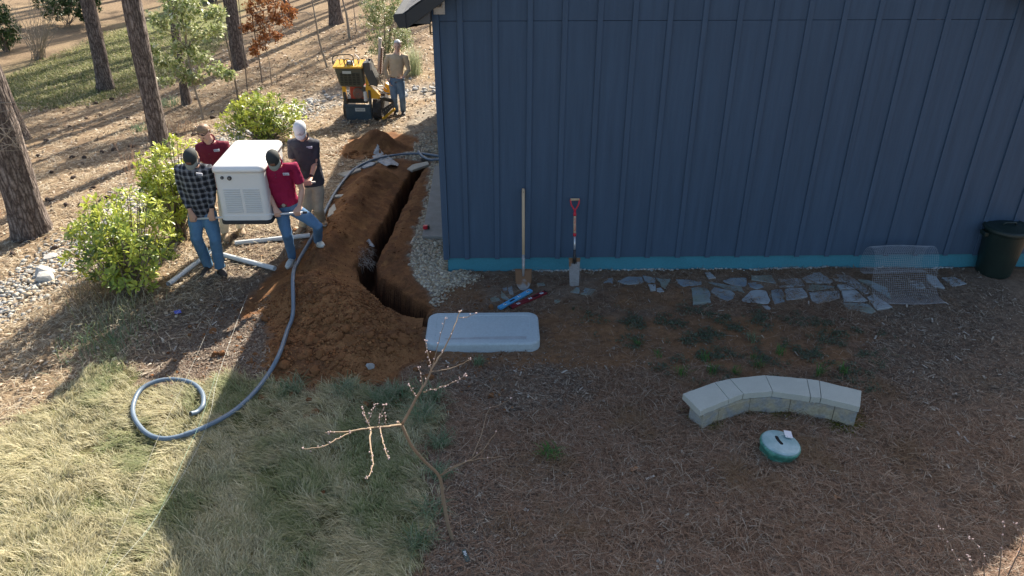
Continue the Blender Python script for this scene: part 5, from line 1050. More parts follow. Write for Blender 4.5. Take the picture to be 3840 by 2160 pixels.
# ------------------------------------------------------------ spirit levels
def level(a, b, m, label, hts=.030, wd=.052, blue=True):
    a, b = G(*a), G(*b); d = (b-a); L_ = d.length; o = empty('spirit_level', (a+b)/2, label, 'spirit level'); o.rotation_euler = (0, 0, math.atan2(d.y, d.x)); o.location.z = float(surf(o.location.x, o.location.y))+.012+(0 if blue else -.002)
    bm = bmesh.new(); h = L_/2; box(bm, -h, h, -wd/2+.006, wd/2-.006, .006, hts-.006)
    for s in (-1, 1): box(bm, -h, h, s*wd/2-.006-.0005*(s < 0), s*wd/2+.006, 0, hts)
    part('beam', bm, m, o, bev=.002)
    for k, t in enumerate((-.33, .12, .40) if blue else (-.28, .05, .38)):
        bm = bmesh.new()
        if blue: tube(bm, [(t*L_, 0, hts-.006), (t*L_, 0, hts-.003)], .021, 20)
        else: box(bm, t*L_-.024, t*L_+.024, -.017, .017, hts-.0055, hts-.002)
        v = part('vial_mount', bm, mat('vial_white', (.75, .80, .85), rough=.4), o, bev=.001); bm = bmesh.new(); tube(bm, [(t*L_-.014, 0, hts), (t*L_+.014, 0, hts)] if k != 1 else [(t*L_, -.012, hts), (t*L_, .012, hts)], .0055, 8); part('vial', bm, mat('vial_dark', (.10, .16, .16), rough=.15), v, smooth=True)
    bm = bmesh.new(); q = -.1*L_ if blue else .22*L_; loftxy(bm, [([(x+q, y) for x, y in rrect(-.045, .045, -.014, .014, .012, 4)], hts-.0058), ([(x+q, y) for x, y in rrect(-.045, .045, -.014, .014, .012, 4)], hts-.004)]); part('hand_slot', bm, mblk, o)
    for s in (-1, 1): bm = bmesh.new(); box(bm, s*h-.005, s*h+.005, -wd/2-.002, wd/2+.002, -.001, hts+.001); part('end_cap', bm, m if blue else mblk, o, bev=.002)
level((1873, 1163), (1990, 1096), mat('light_blue_enamel', (.09, .36, .62), rough=.35), 'light blue spirit level resting on the ground behind the grey pad')
level((1914, 1160), (2046, 1101), mat('maroon_enamel', (.16, .012, .022), rough=.35), 'dark maroon spirit level with white vials lying under the light blue one', blue=False)
# ------------------------------------------------------------ small things on the ground
p = G(*c4(1735, 1070)); o = empty('red_tool', (p.x, p.y, .055), 'small red and black tape measure lying on the slab edge by the house', 'tool'); bm = bmesh.new(); loftxy(bm, [(rrect(-.045, .025, -.03, .03, .02), 0), (rrect(-.045, .025, -.03, .03, .02), .055)]); part('case', bm, mred, o, bev=.006); bm = bmesh.new(); box(bm, .0255, .055, -.026, .026, .004, .06); part('grip', bm, mblk, o, bev=.006)
p = g(447, 790); bm = bmesh.new(); v = [Vector((p.x-.05, p.y+.02, p.z+.03)), Vector((p.x-.02, p.y-.03, p.z+.015)), Vector((p.x+.06, p.y-.02, p.z+.03)), Vector((p.x+.03, p.y+.03, p.z+.045))]; prism(bm, v, (0, 0, .003)); tag(fin('plastic_scrap', bm, mat('violet_plastic', (.10, .11, .42), rough=.4), None, bev=.001), 'small violet blue plastic scrap lying on the mulch right of the nearest laurel', 'scrap')
p = g(1172, 1402); o = empty('plant_label', (p.x, p.y, hill(p.x, p.y)+.02), 'dark plastic plant label with pale lettering at the foot of the budding sapling', 'plant label'); o.rotation_euler = (R(8), 0, R(20)); bm = bmesh.new(); loftxy(bm, [(rrect(-.018, .018, -.06, .06, .006, 3), 0), (rrect(-.018, .018, -.06, .06, .006, 3), .003)]); part('stake', bm, mat('label_green', (.02, .05, .045), rough=.5), o)
for k, w_ in enumerate((.012, .009, .011, .006)): bm = bmesh.new(); box(bm, -w_, w_, .035-k*.012, .040-k*.012, .003, .0034); part('print', bm, mat('vial_white', (.75, .80, .85)), o)
mleaf = mat('oak_leaf', (.30, .15, .07), rough=.8, n1=.2, s1=40)
def oakleaf(x, y, s, m, label, group=None):
    p = g(x, y); bm = bmesh.new(); P = []; a0 = random.uniform(0, 6.28)
    for k in range(28):
        a = 2*math.pi*k/28; r = s*(.62+.3*math.cos(4*a+.4))*(1 if abs(math.sin(a/2)) > .2 else .8); P.append(Vector((p.x+r*math.cos(a+a0)*1.2, p.y+r*math.sin(a+a0)*.8, p.z+.018+.012*math.sin(2*a+a0))))
    c = bm.verts.new((p.x, p.y, p.z+.014)); vs = [bm.verts.new(q) for q in P]
    for k in range(28): bm.faces.new((c, vs[k], vs[(k+1) % 28]))
    o = fin('oak_leaf', bm, m, None); sl = o.modifiers.new('s', 'SOLIDIFY'); sl.thickness = .0012; tag(o, label, 'leaf', group)
oakleaf(1596, 1184, .06, mleaf, 'rust brown lobed oak leaf lying on the needles left of the round lid')
mlf2 = mat('pale_dead_leaf', (.40, .33, .27), rough=.8, n1=.2, s1=40)
for x, y in ((688, 1155), (1660, 1415), (2302, 990), (2245, 1215), (2400, 1145), (2325, 1340), (1130, 1040), (2402, 995), (1325, 1285), (1808, 1268), (1940, 1330), (1420, 1360), (2105, 1255), (1510, 1080)):
    oakleaf(x, y, random.uniform(.025, .045), random.choice((mlf2, mleaf)), 'small curled dead leaf lying on the ground in the shade of the house', 'dead leaves in the shade')
for x, y, l, a in ((2395, 1075, .09, 2.2), (1080, 1128, .10, .9), (560, 1180, .12, .4), (610, 1290, .14, .3), (995, 890, .10, 1.4), (1470, 1185, .12, .3), (1835, 848, .12, -.1), (1905, 752, .10, .1)):
    p = g(x, y); bm = bmesh.new(); stem(bm, [p+Vector((-math.cos(a)*l/2, -math.sin(a)*l/2, .015)), p+Vector((0, .006, .022)), p+Vector((math.cos(a)*l/2, math.sin(a)*l/2, .015))], .004, .003, 5); tag(fin('stick', bm, mpale, None), 'pale short stick lying loose on the yard', 'stick', 'pale sticks on the yard')

# moss in front of the bench; flaking paint and mortar crumbs along the wall foot
q = pts(5200, 1.6, 4.4, 5.3, 7.2, lambda x, y: sstep(-.02, .1, pdist(MOSS, x, y)+.06*fbm(x, y, .1, 4))*sstep(-.3, .1, fbm(x, y, .2, 7))); n = len(q); z = surf(q[:, 0], q[:, 1])
blades('moss', np.c_[q, z], RNG.uniform(0, 6.28, n), RNG.uniform(.008, .022, n), RNG.uniform(.3, 1.4, n), RNG.uniform(.005, .010, n), tint(n, [(.15, .14, .02), (.20, .18, .03), (.09, .10, .02)], .25), mgrass, 'yellow green moss growing along the foot of the curved bench', 'moss')
q = np.c_[RNG.uniform(WX+.9, 6.2, 900), WY+.012-RNG.exponential(.012, 900)]; q = q[fbm(q[:, 0], q[:, 0]*0, .5, 3)+RNG.normal(0, .2, 900) > -.05]; n = len(q); S = RNG.uniform(.006, .02, n)
tag(stones('mortar_crumbs', np.c_[q, surf(q[:, 0], q[:, 1])+.004], S, tint(n, [(.50, .50, .46), (.42, .41, .37), (.34, .40, .42)], .15), mgrav, .6), 'pale mortar crumbs and flaked paint along the foot of the teal foundation', 'crumbs', kind='stuff')

for X_, Y_, s_, m_, lb in ((1392, 1385, .055, mrock, 'grey rock half buried at the near foot of the soil heap'), (1420, 1375, .045, mclod, 'reddish stone touching the grey rock at the foot of the soil heap'), (1130, 1365, .045, mclod, 'brown angular clod on the lower slope of the soil heap'), (1088, 1290, .055, mclod, 'brown clod against the hose at the left side of the soil heap')):
    p = G(X_, Y_, .02); p.z = float(surf(p.x, p.y))+.02; o = one_stone('loose_stone', p, s_, m_, None, None, .7); tag(o, lb, 'stone')
# ------------------------------------------------------------ generator carried by the men
GF = 9.22; gl, grt = atY(*c2(507, 905), GF), atY(*c2(868, 880), GF); gx = (gl.x+grt.x)/2; gb = atY(*c2(690, 938), GF).z; W2 = .315
gen = empty('generator', (gx, GF, gb), 'white standby generator cabinet carried by four men on two pipes', 'generator')
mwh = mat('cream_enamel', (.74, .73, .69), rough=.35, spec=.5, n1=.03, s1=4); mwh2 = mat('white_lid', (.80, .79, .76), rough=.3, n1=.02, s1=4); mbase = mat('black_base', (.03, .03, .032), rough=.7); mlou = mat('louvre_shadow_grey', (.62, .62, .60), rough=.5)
LN, H1, H2 = 1.02, .70, .80
bm = bmesh.new(); loftxy(bm, [(rrect(-W2-.012, W2+.012, -.015, LN+.015, .07), 0), (rrect(-W2-.012, W2+.012, -.015, LN+.015, .07), .05)]); part('base', bm, mbase, gen, bev=.006)
bm = bmesh.new(); loftxy(bm, [(rrect(-W2, W2, 0, LN, .06), .0505), (rrect(-W2, W2, 0, LN, .06), .12), (rrect(-W2+.004, W2-.004, .004, LN-.004, .06), .125), (rrect(-W2+.004, W2-.004, .004, LN-.004, .06), H1)]); part('cabinet', bm, mwh, gen, smooth=False, bev=.003)
bm = bmesh.new(); loftxy(bm, [(rrect(-W2-.012, W2+.012, -.014, LN+.014, .065, 8), H1+.001), (rrect(-W2-.012, W2+.012, -.014, LN+.014, .065, 8), H1+.035), (rrect(-W2-.004, W2+.004, -.004, LN+.004, .06, 8), H1+.062), (rrect(-W2+.018, W2-.018, .02, LN-.02, .05, 8), H1+.080), (rrect(-W2+.07, W2-.07, .09, LN-.08, .04, 8), H1+.094)]); part('lid', bm, mwh2, gen, smooth=True)
fx = lambda X: -W2+(X-470)/(830-470)*2*W2*1.0          # from crop columns at mid height
for c_ in range(2):
    for k in range(11):
        z = .60-.195*.0-(k*.030)-.13; bm = bmesh.new(); x0, x1 = (-.225, -.015) if c_ == 0 else (.02, .23)
        M = Matrix.Translation((0, .004, z)) @ Matrix.Rotation(R(-38), 4, 'X'); box(bm, x0, x1, -.014, .002, -.002, .002, M); part('louvre', bm, mwh, gen)
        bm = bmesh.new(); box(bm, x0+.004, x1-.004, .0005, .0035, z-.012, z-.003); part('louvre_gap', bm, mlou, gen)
for x, z, r in ((-.205, .635, .020), (-.115, .628, .027)):
    bm = bmesh.new(); tube(bm, [(x, .006, z), (x, -.012, z)], r, 20); f = part('round_port', bm, mbase, gen, bev=.002); bm = bmesh.new(); tube(bm, [(x, -.011, z), (x, -.015, z)], r*.55, 16); part('port_cap', bm, mat('port_grey', (.16, .16, .16), rough=.4), f, bev=.001)
for k in range(3):
    bm = bmesh.new(); box(bm, -W2+.0005, -W2+.006, .10, .17, .22+k*.12, .232+k*.12); part('side_notch', bm, mat('notch_brown', (.18, .10, .06), rough=.5), gen)  # dark of the side holes put in as brown strips
for s in (-1, 1):
    for k in range(9):
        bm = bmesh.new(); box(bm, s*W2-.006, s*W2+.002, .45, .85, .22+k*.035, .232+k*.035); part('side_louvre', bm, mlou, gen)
# carrying pipes
PF = GF+.085
pa_, pb_ = atY(*c2(298, 896), PF), atY(*c2(1172, 845), PF); fp = empty('carry_pipe', pa_, 'thin white carrying pipe under the front of the generator, gripped by two men', 'pipe')
bm = bmesh.new(); tube(bm, [pa_, pb_], .0135, 14); fin('pipe', bm, mpvc, fp, smooth=True); bm = bmesh.new(); d_ = (pb_-pa_).normalized(); tube(bm, [pb_-d_*.05, pb_+d_*.004], .0145, 12); fin('end_cap', bm, mbase, fp, smooth=False)
PR = 10.10; qa_, qb_ = atY(*c2(430, 640), PR), atY(*c2(1242, 604), PR); rp = empty('carry_pipe', qa_, 'grey carrying pipe at the rear of the generator, held by the white capped man', 'pipe'); bm = bmesh.new(); tube(bm, [qa_, qb_], .0135, 14); fin('pipe', bm, mat('grey_steel_pipe', (.45, .42, .40), rough=.4, metal=.3), rp, smooth=True)
# ------------------------------------------------------------ stand-on track loader with trencher
lf = G(*c3(400, 1312)); kd = (lf-C0).dot(_f); sc = kd/FPX/2.898                 # metres per crop pixel
ld = empty('mini_loader', (lf.x, lf.y, lf.z), 'yellow and black stand on track loader with raised trencher boom seen from behind', 'loader'); ld.rotation_euler = (0, 0, R(-3))
lX = lambda X: (X-390)*sc; lZ = lambda Y: (1312-Y)*sc*1.06
myel = mat('machine_yellow', (.78, .40, .02), rough=.4, coat=.3, n1=.06, s1=5); mgry = mat('machine_grey', (.060, .062, .060), rough=.5, n1=.12, s1=8); mtrk = mat('rubber_track', (.05, .043, .038), rough=.9, n1=.3, s1=20); mblu = mat('step_slate', (.045, .075, .10), rough=.5, n1=.2, s1=9); mredm = mat('engine_red', (.45, .06, .035), rough=.5, n1=.2, s1=9); mbar = mat('boom_steel', (.42, .40, .37), rough=.5, metal=.3, n1=.2, s1=8)
def bx(name, X0, X1, Y0, Y1, d0, d1, m, bev=.006, par=ld, rot=None):
    bm = bmesh.new(); box(bm, lX(X0), lX(X1), d0, d1, lZ(Y1), lZ(Y0)); 
    if rot: c = Vector(((lX(X0)+lX(X1))/2, (d0+d1)/2, (lZ(Y0)+lZ(Y1))/2)); bmesh.ops.transform(bm, matrix=Matrix.Translation(c) @ rot @ Matrix.Translation(-c), verts=bm.verts)
    return part(name, bm, m, par, bev=bev)
def track(x0, x1, y0, y1, h):
    def oval(e): return [(y0+h/2-e*1.0+0, 0)] and [((y1-h/2)+(h/2+e)*math.sin(a), h/2-(h/2+e)*math.cos(a)) for a in np.linspace(0, math.pi, 9)]+[((y0+h/2)-(h/2+e)*math.sin(a), h/2+(h/2+e)*math.cos(a)) for a in np.linspace(0, math.pi, 9)]
    t = None; bm = bmesh.new(); P = oval(0); prism(bm, [(x0, y, z) for y, z in P], (x1-x0, 0, 0)); t = part('track', bm, mtrk, ld, bev=.004); per = [Vector((0, y, z)) for y, z in oval(.004)]; per.append(per[0])
    Ls = [0]
    for i in range(1, len(per)): Ls.append(Ls[-1]+(per[i]-per[i-1]).length)
    n = int(Ls[-1]/.075)
    for k in range(n):
        s = (k+.5)/n*Ls[-1]; i = next(i for i in range(1, len(Ls)) if Ls[i] >= s); a_ = per[i-1].lerp(per[i], (s-Ls[i-1])/(Ls[i]-Ls[i-1])); d = (per[i]-per[i-1]).normalized(); u = Vector((1, 0, 0)).cross(d)
        if (a_+u*.02-Vector((0, (y0+y1)/2, h/2))).length < (a_-Vector((0, (y0+y1)/2, h/2))).length: u = -u
        bm = bmesh.new(); w_ = (x1-x0)*.48; xx = x0+.003 if k % 2 else x1-.003-w_; prism(bm, [Vector((xx, 0, 0))+a_-d*.018, Vector((xx, 0, 0))+a_+d*.018, Vector((xx, 0, 0))+a_+d*.013+u*.018, Vector((xx, 0, 0))+a_-d*.013+u*.018], (w_, 0, 0)); part('lug', bm, mtrk, t)
track(lX(573), lX(668), -.02, .98, .46); track(lX(250), lX(290), .02, .98, .42)
bx('foot_step', 238, 520, 1303, 1320, -.22, .04, mgry, par=ld); bx('step_panel', 285, 555, 1170, 1300, -.02, .02, mblu); bx('step_panel', 275, 560, 1143, 1168, -.03, .03, mblu)
bx('side_post', 270, 300, 1020, 1300, .0, .05, mgry); bx('side_post', 540, 568, 1000, 1300, .0, .05, mgry)
pl = bx('number_plate', 388, 495, 1176, 1210, -.026, -.021, mat('plate_white', (.62, .62, .58), rough=.4), .001); t = text_mesh('plate_number', '3065726', .052, (0, 0, 0), Matrix.Identity(3), mblk, None); t.parent = pl; t.data.transform(Matrix.Translation((lX(441), -.0265, lZ(1193))) @ Matrix.Rotation(R(90), 4, 'X'))
bx('frame', 262, 300, 950, 1110, .03, .10, myel); bx('frame', 520, 555, 770, 1080, .03, .10, myel, rot=Matrix.Rotation(R(4), 4, 'Y'))
bx('engine', 335, 490, 965, 1108, .10, .45, mredm, .03); bm = bmesh.new(); c_ = Vector((lX(430), .10, lZ(1038)))
tube(bm, [c_, c_+Vector((0, -.035, 0)), c_+Vector((0, -.05, 0))], [.128, .125, .10], 26); st = part('starter_housing', bm, mat('starter_grey', (.16, .13, .10), rough=.6), ld, bev=.003)
for k in range(3): bm = bmesh.new(); rr_ = .035+.028*k; Q = [c_+Vector((rr_*math.cos(a), -.052, rr_*math.sin(a))) for a in np.linspace(0, 2*math.pi, 25)]; tube(bm, Q, .004, 5); part('starter_ring', bm, mredm, st, smooth=True)
bm = bmesh.new(); q = Vector((lX(508), .03, 0)); tube(bm, [q+Vector((0, 0, lZ(1108))), q+Vector((0, 0, lZ(1022))), q+Vector((0, 0, lZ(1012)))], [.043, .043, .03], 18); part('oil_filter', bm, mat('filter_white', (.70, .68, .64), rough=.4), ld, bev=.002)
bx('muffler', 300, 520, 1095, 1140, .08, .3, mblk); bx('hydraulic_tank', 470, 520, 970, 1015, .05, .2, mgry)
bm = bmesh.new(); prism(bm, [(lX(218), -.10, lZ(775)), (lX(505), -.10, lZ(768)), (lX(512), -.04, lZ(940)), (lX(490), -.03, lZ(962)), (lX(262), -.03, lZ(958)), (lX(250), -.04, lZ(935))], (0, .20, 0)); cv = part('rear_cover', bm, mat('cover_grey', (.085, .085, .065), rough=.55, n1=.08), ld, bev=.012)
for c_ in range(5):
    for r_ in range(7): x = 268+c_*44; bx('vent_slot', x, x+30, 822+r_*17, 829+r_*17, -.103+r_*.006, -.085, mblk, 0, cv)
bx('maker_badge', 300, 392, 795, 822, -.106, -.10, mat('badge_grey', (.45, .46, .44), rough=.4), .002, cv)
bm = bmesh.new(); prism(bm, [(lX(202), -.12, lZ(770)), (lX(520), -.12, lZ(768)), (lX(525), .26, lZ(735)), (lX(212), .26, lZ(735))], (0, 0, .035)); cp = part('control_panel', bm, myel, ld, bev=.008)
for X_, y_ in ((265, .05), (300, .12), (350, .0), (400, .08), (455, .1)):
    bm = bmesh.new(); p0 = Vector((lX(X_), y_, lZ(748))); tube(bm, [p0, p0+Vector((0, -.01, .09))], .007, 8); l_ = part('lever', bm, mblk, cp, smooth=True); bm = bmesh.new(); ball(bm, p0+Vector((0, -.01, .10)), .017, 8); part('knob', bm, mblk, l_, smooth=True)
bx('gauge_cluster', 340, 410, 712, 752, .0, .12, mat('gauge_grey', (.35, .36, .36), rough=.4), .006, cp)
def bar(P, r, m, name='hand_bar'): bm = bmesh.new(); tube(bm, spline([Vector((lX(x), y, lZ(z))) for x, y, z in P], 5), r, 8); return part(name, bm, m, ld, smooth=True)
bar([(212, -.1, 735), (210, -.12, 700), (216, -.1, 665), (245, -.05, 650), (330, 0, 645), (400, 0, 650), (418, 0, 680), (420, 0, 735)], .011, mblk); bar([(425, .1, 650), (455, .05, 668), (480, .0, 690), (472, -.05, 735)], .010, mbar); bar([(332, -.06, 750), (332, -.1, 700), (350, -.12, 678), (390, -.12, 678), (408, -.1, 700), (408, -.06, 760)], .011, mblk)
bm = bmesh.new(); prism(bm, [(lX(510), -.05, lZ(725)), (lX(585), -.05, lZ(712)), (lX(612), -.05, lZ(790)), (lX(656), -.05, lZ(905)), (lX(650), -.05, lZ(950)), (lX(570), -.05, lZ(938)), (lX(520), -.05, lZ(800))], (0, .34, 0)); tw_ = part('fuel_tank_tower', bm, mgry, ld, bev=.014); bx('painted_glare', 592, 610, 720, 790, -.054, -.05, mbar, 0, tw_); bm = bmesh.new(); ball(bm, (lX(578), .08, lZ(700)), .030, 10); part('filler_cap', bm, mblk, tw_, smooth=True)  # light steel strip on the tower stands in for glare
bm = bmesh.new(); prism(bm, [(lX(548), .02, lZ(950)), (lX(600), .02, lZ(985)), (lX(665), .02, lZ(1050)), (lX(660), .02, lZ(1085)), (lX(600), .02, lZ(1085)), (lX(560), .02, lZ(1085))], (0, .12, 0)); part('lift_arm', bm, myel, ld, bev=.008)
bm = bmesh.new(); prism(bm, [(lX(690), .50, lZ(985)), (lX(740), .50, lZ(1010)), (lX(745), .50, lZ(1110)), (lX(700), .50, lZ(1110)), (lX(655), .50, lZ(1050))], (0, .16, 0)); part('lift_arm', bm, myel, ld, bev=.008)
bar([(600, .1, 960), (640, .15, 975), (680, .25, 985), (720, .3, 1030)], .012, mbar, 'hydraulic_line'); bar([(650, .1, 860), (668, .12, 880), (672, .15, 930), (690, .2, 960)], .010, mgry, 'hydraulic_line'); bar([(620, .2, 1000), (680, .2, 1040), (735, .3, 1065)], .016, mbar, 'lift_cylinder')
bm = bmesh.new(); prism(bm, [(lX(640), .62, lZ(545)), (lX(672), .62, lZ(548)), (lX(645), .62, lZ(770)), (lX(600), .62, lZ(930)), (lX(588), .62, lZ(920)), (lX(615), .62, lZ(760))], (0, .07, 0)); bo = part('trencher_boom', bm, mbar, ld, bev=.004)
for k in range(15):
    t = k/14; X_ = 652-36*t+14; Y_ = 640+250*t; bx('chain_tooth', X_-10, X_+14, Y_, Y_+11, .60, .71, mat('rusty_chain', (.16, .10, .07), rough=.8), .001, bo, Matrix.Rotation(R(20), 4, 'Y'))
bm = bmesh.new(); prism(bm, [(lX(660), .1, lZ(1085)), (lX(700), .1, lZ(1082)), (lX(785), .35, lZ(1150)), (lX(780), .35, lZ(1175)), (lX(670), .1, lZ(1110))], (0, .10, 0)); part('track_guard', bm, mgry, ld, bev=.006)
bm = bmesh.new(); prism(bm, [(lX(672), .02, lZ(1195)), (lX(772), .22, lZ(1148)), (lX(785), .25, lZ(1190)), (lX(690), .02, lZ(1275))], (0, .03, 0)); fpn = part('auger_plate', bm, mgry, ld, bev=.004)
for k in range(5): X_, Y_, y_ = 690+k*20, 1215-k*11, .005+k*.04; bm = bmesh.new(); tube(bm, [(lX(X_), y_+.02, lZ(Y_)), (lX(X_), y_-.012, lZ(Y_))], .009, 6); part('bolt', bm, mbar, fpn)
bm = bmesh.new(); prism(bm, [(lX(668), -.02, lZ(1280)), (lX(790), .2, lZ(1205)), (lX(800), .2, lZ(1225)), (lX(680), -.02, lZ(1305))], (0, .06, 0)); part('spoil_plate', bm, myel, ld, bev=.004)
# ------------------------------------------------------------ people
mskin = mat('skin', (.56, .33, .235), rough=.5, spec=.35, n1=.06, s1=12); mskin2 = mat('ruddy_skin', (.66, .39, .30), rough=.5, n1=.08, s1=14)
def denim(name, c): return mat(name, c, rough=.85, spec=.15, n1=.22, s1=4, n2=.12, s2=120, bump=.004, bs=14)
mjean = denim('blue_denim', (.10, .20, .31)); mjean2 = denim('mid_denim', (.095, .185, .31)); mjean3 = denim('worn_denim', (.15, .23, .33)); mkhaki = denim('khaki_twill', (.42, .38, .30)); mcream = denim('cream_twill', (.60, .56, .47))
mcrim = mat('crimson_cotton', (.27, .012, .055), rough=.8, spec=.2, n1=.10, s1=6, bump=.006, bs=11); mmar = mat('maroon_cotton', (.16, .018, .035), rough=.85, spec=.2, n1=.10, s1=6, bump=.006, bs=11); mgpol = mat('slate_polo', (.060, .060, .072), rough=.8, spec=.2, n1=.10, s1=6, bump=.005, bs=11); mtan = mat('tan_knit', (.56, .44, .30), rough=.9, spec=.15, n1=.06, s1=6, n2=.08, s2=150, bump=.006, bs=10)
mblack = mat('dark_cap', (.030, .034, .032), rough=.8, n1=.15, s1=20); mbrim = mat('grey_brim', (.27, .28, .24), rough=.8); mwcap = mat('white_cap', (.62, .62, .62), rough=.8, n1=.06, s1=9); mtee = mat('dark_tee', (.02, .02, .025), rough=.9)
mbootd = mat('dark_boot', (.05, .038, .032), rough=.7, n1=.2, s1=20); mboott = mat('tan_boot', (.33, .235, .15), rough=.8, n1=.15, s1=20); mshoew = mat('white_shoe', (.62, .62, .58), rough=.6, n1=.12, s1=20); msole = mat('sole', (.5, .48, .42), rough=.7); msoled = mat('dark_sole', (.03, .028, .025), rough=.8); mbelt = mat('brown_belt', (.09, .04, .022), rough=.5); mhair = mat('brown_hair', (.24, .15, .085), rough=.6, n1=.3, s1=40); mwhair = mat('white_hair', (.66, .64, .62), rough=.7, n1=.15, s1=40)
def plaid():
    m = bpy.data.materials.new('plaid_flannel'); m.use_nodes = True; N, L = m.node_tree.nodes, m.node_tree.links; b = N['Principled BSDF']; b.inputs['Roughness'].default_value = .9; b.inputs['Specular IOR Level'].default_value = .15
    tc = N.new('ShaderNodeTexCoord'); nz = N.new('ShaderNodeTexNoise'); nz.inputs['Scale'].default_value = 7; L.new(tc.outputs['Object'], nz.inputs['Vector'])
    mx = N.new('ShaderNodeMix'); mx.data_type = 'VECTOR'; mx.inputs[0].default_value = .045; L.new(tc.outputs['Object'], mx.inputs[4]); L.new(nz.outputs['Color'], mx.inputs[5]); sx = N.new('ShaderNodeSeparateXYZ'); L.new(mx.outputs[1], sx.inputs[0])
    def mth(op, a, b_=None, v=None):
        n = N.new('ShaderNodeMath'); n.operation = op; L.new(a, n.inputs[0])
        if b_ is not None: L.new(b_, n.inputs[1])
        if v is not None: n.inputs[1].default_value = v
        return n.outputs[0]
    def band(s, per, off, w): return mth('LESS_THAN', mth('FRACT', mth('ADD', mth('MULTIPLY', s, v=1/per), v=off)), v=w)
    x, z = sx.outputs[0], sx.outputs[2]; a = band(x, .068, .1, .48); c = band(z, .078, .3, .46); s_ = mth('ADD', a, c); t1 = band(x, .068, .86, .06); t2 = band(z, .078, .05, .055)
    rp = N.new('ShaderNodeValToRGB'); rp.color_ramp.interpolation = 'CONSTANT'; e = rp.color_ramp.elements; e[0].position = 0; e[0].color = (.018, .020, .026, 1); e[1].position = .25; e[1].color = (.066, .070, .080, 1); q = e.new(.75); q.color = (.175, .175, .185, 1)
    L.new(mth('MULTIPLY', s_, v=.5), rp.inputs[0]); m1 = N.new('ShaderNodeMix'); m1.data_type = 'RGBA'; L.new(mth('MULTIPLY', mth('MAXIMUM', t1, t2), v=.55), m1.inputs[0]); L.new(rp.outputs[0], m1.inputs[6]); m1.inputs[7].default_value = (.33, .36, .42, 1); L.new(m1.outputs[2], b.inputs['Base Color'])
    n2 = N.new('ShaderNodeTexNoise'); n2.inputs['Scale'].default_value = 12; n2.inputs['Detail'].default_value = 5; L.new(tc.outputs['Object'], n2.inputs['Vector']); bp = N.new('ShaderNodeBump'); bp.inputs['Distance'].default_value = .008; L.new(n2.outputs[0], bp.inputs['Height']); L.new(bp.outputs[0], b.inputs['Normal']); return m
mplaid = plaid()
tfold = bpy.data.textures.new('folds', 'CLOUDS'); tfold.noise_scale = .09; tfold.noise_depth = 2
def fused(name, bm, m, root, vox, fold=0, sm=6):
    o = fin(name, bm, m, root, smooth=True); r = o.modifiers.new('r', 'REMESH'); r.mode = 'VOXEL'; r.voxel_size = vox; r.use_smooth_shade = True
    s = o.modifiers.new('s', 'SMOOTH'); s.factor = .5; s.iterations = sm
    if fold: d = o.modifiers.new('d', 'DISPLACE'); d.texture = tfold; d.strength = fold; d.mid_level = .5; d.texture_coords = 'LOCAL'
    return o
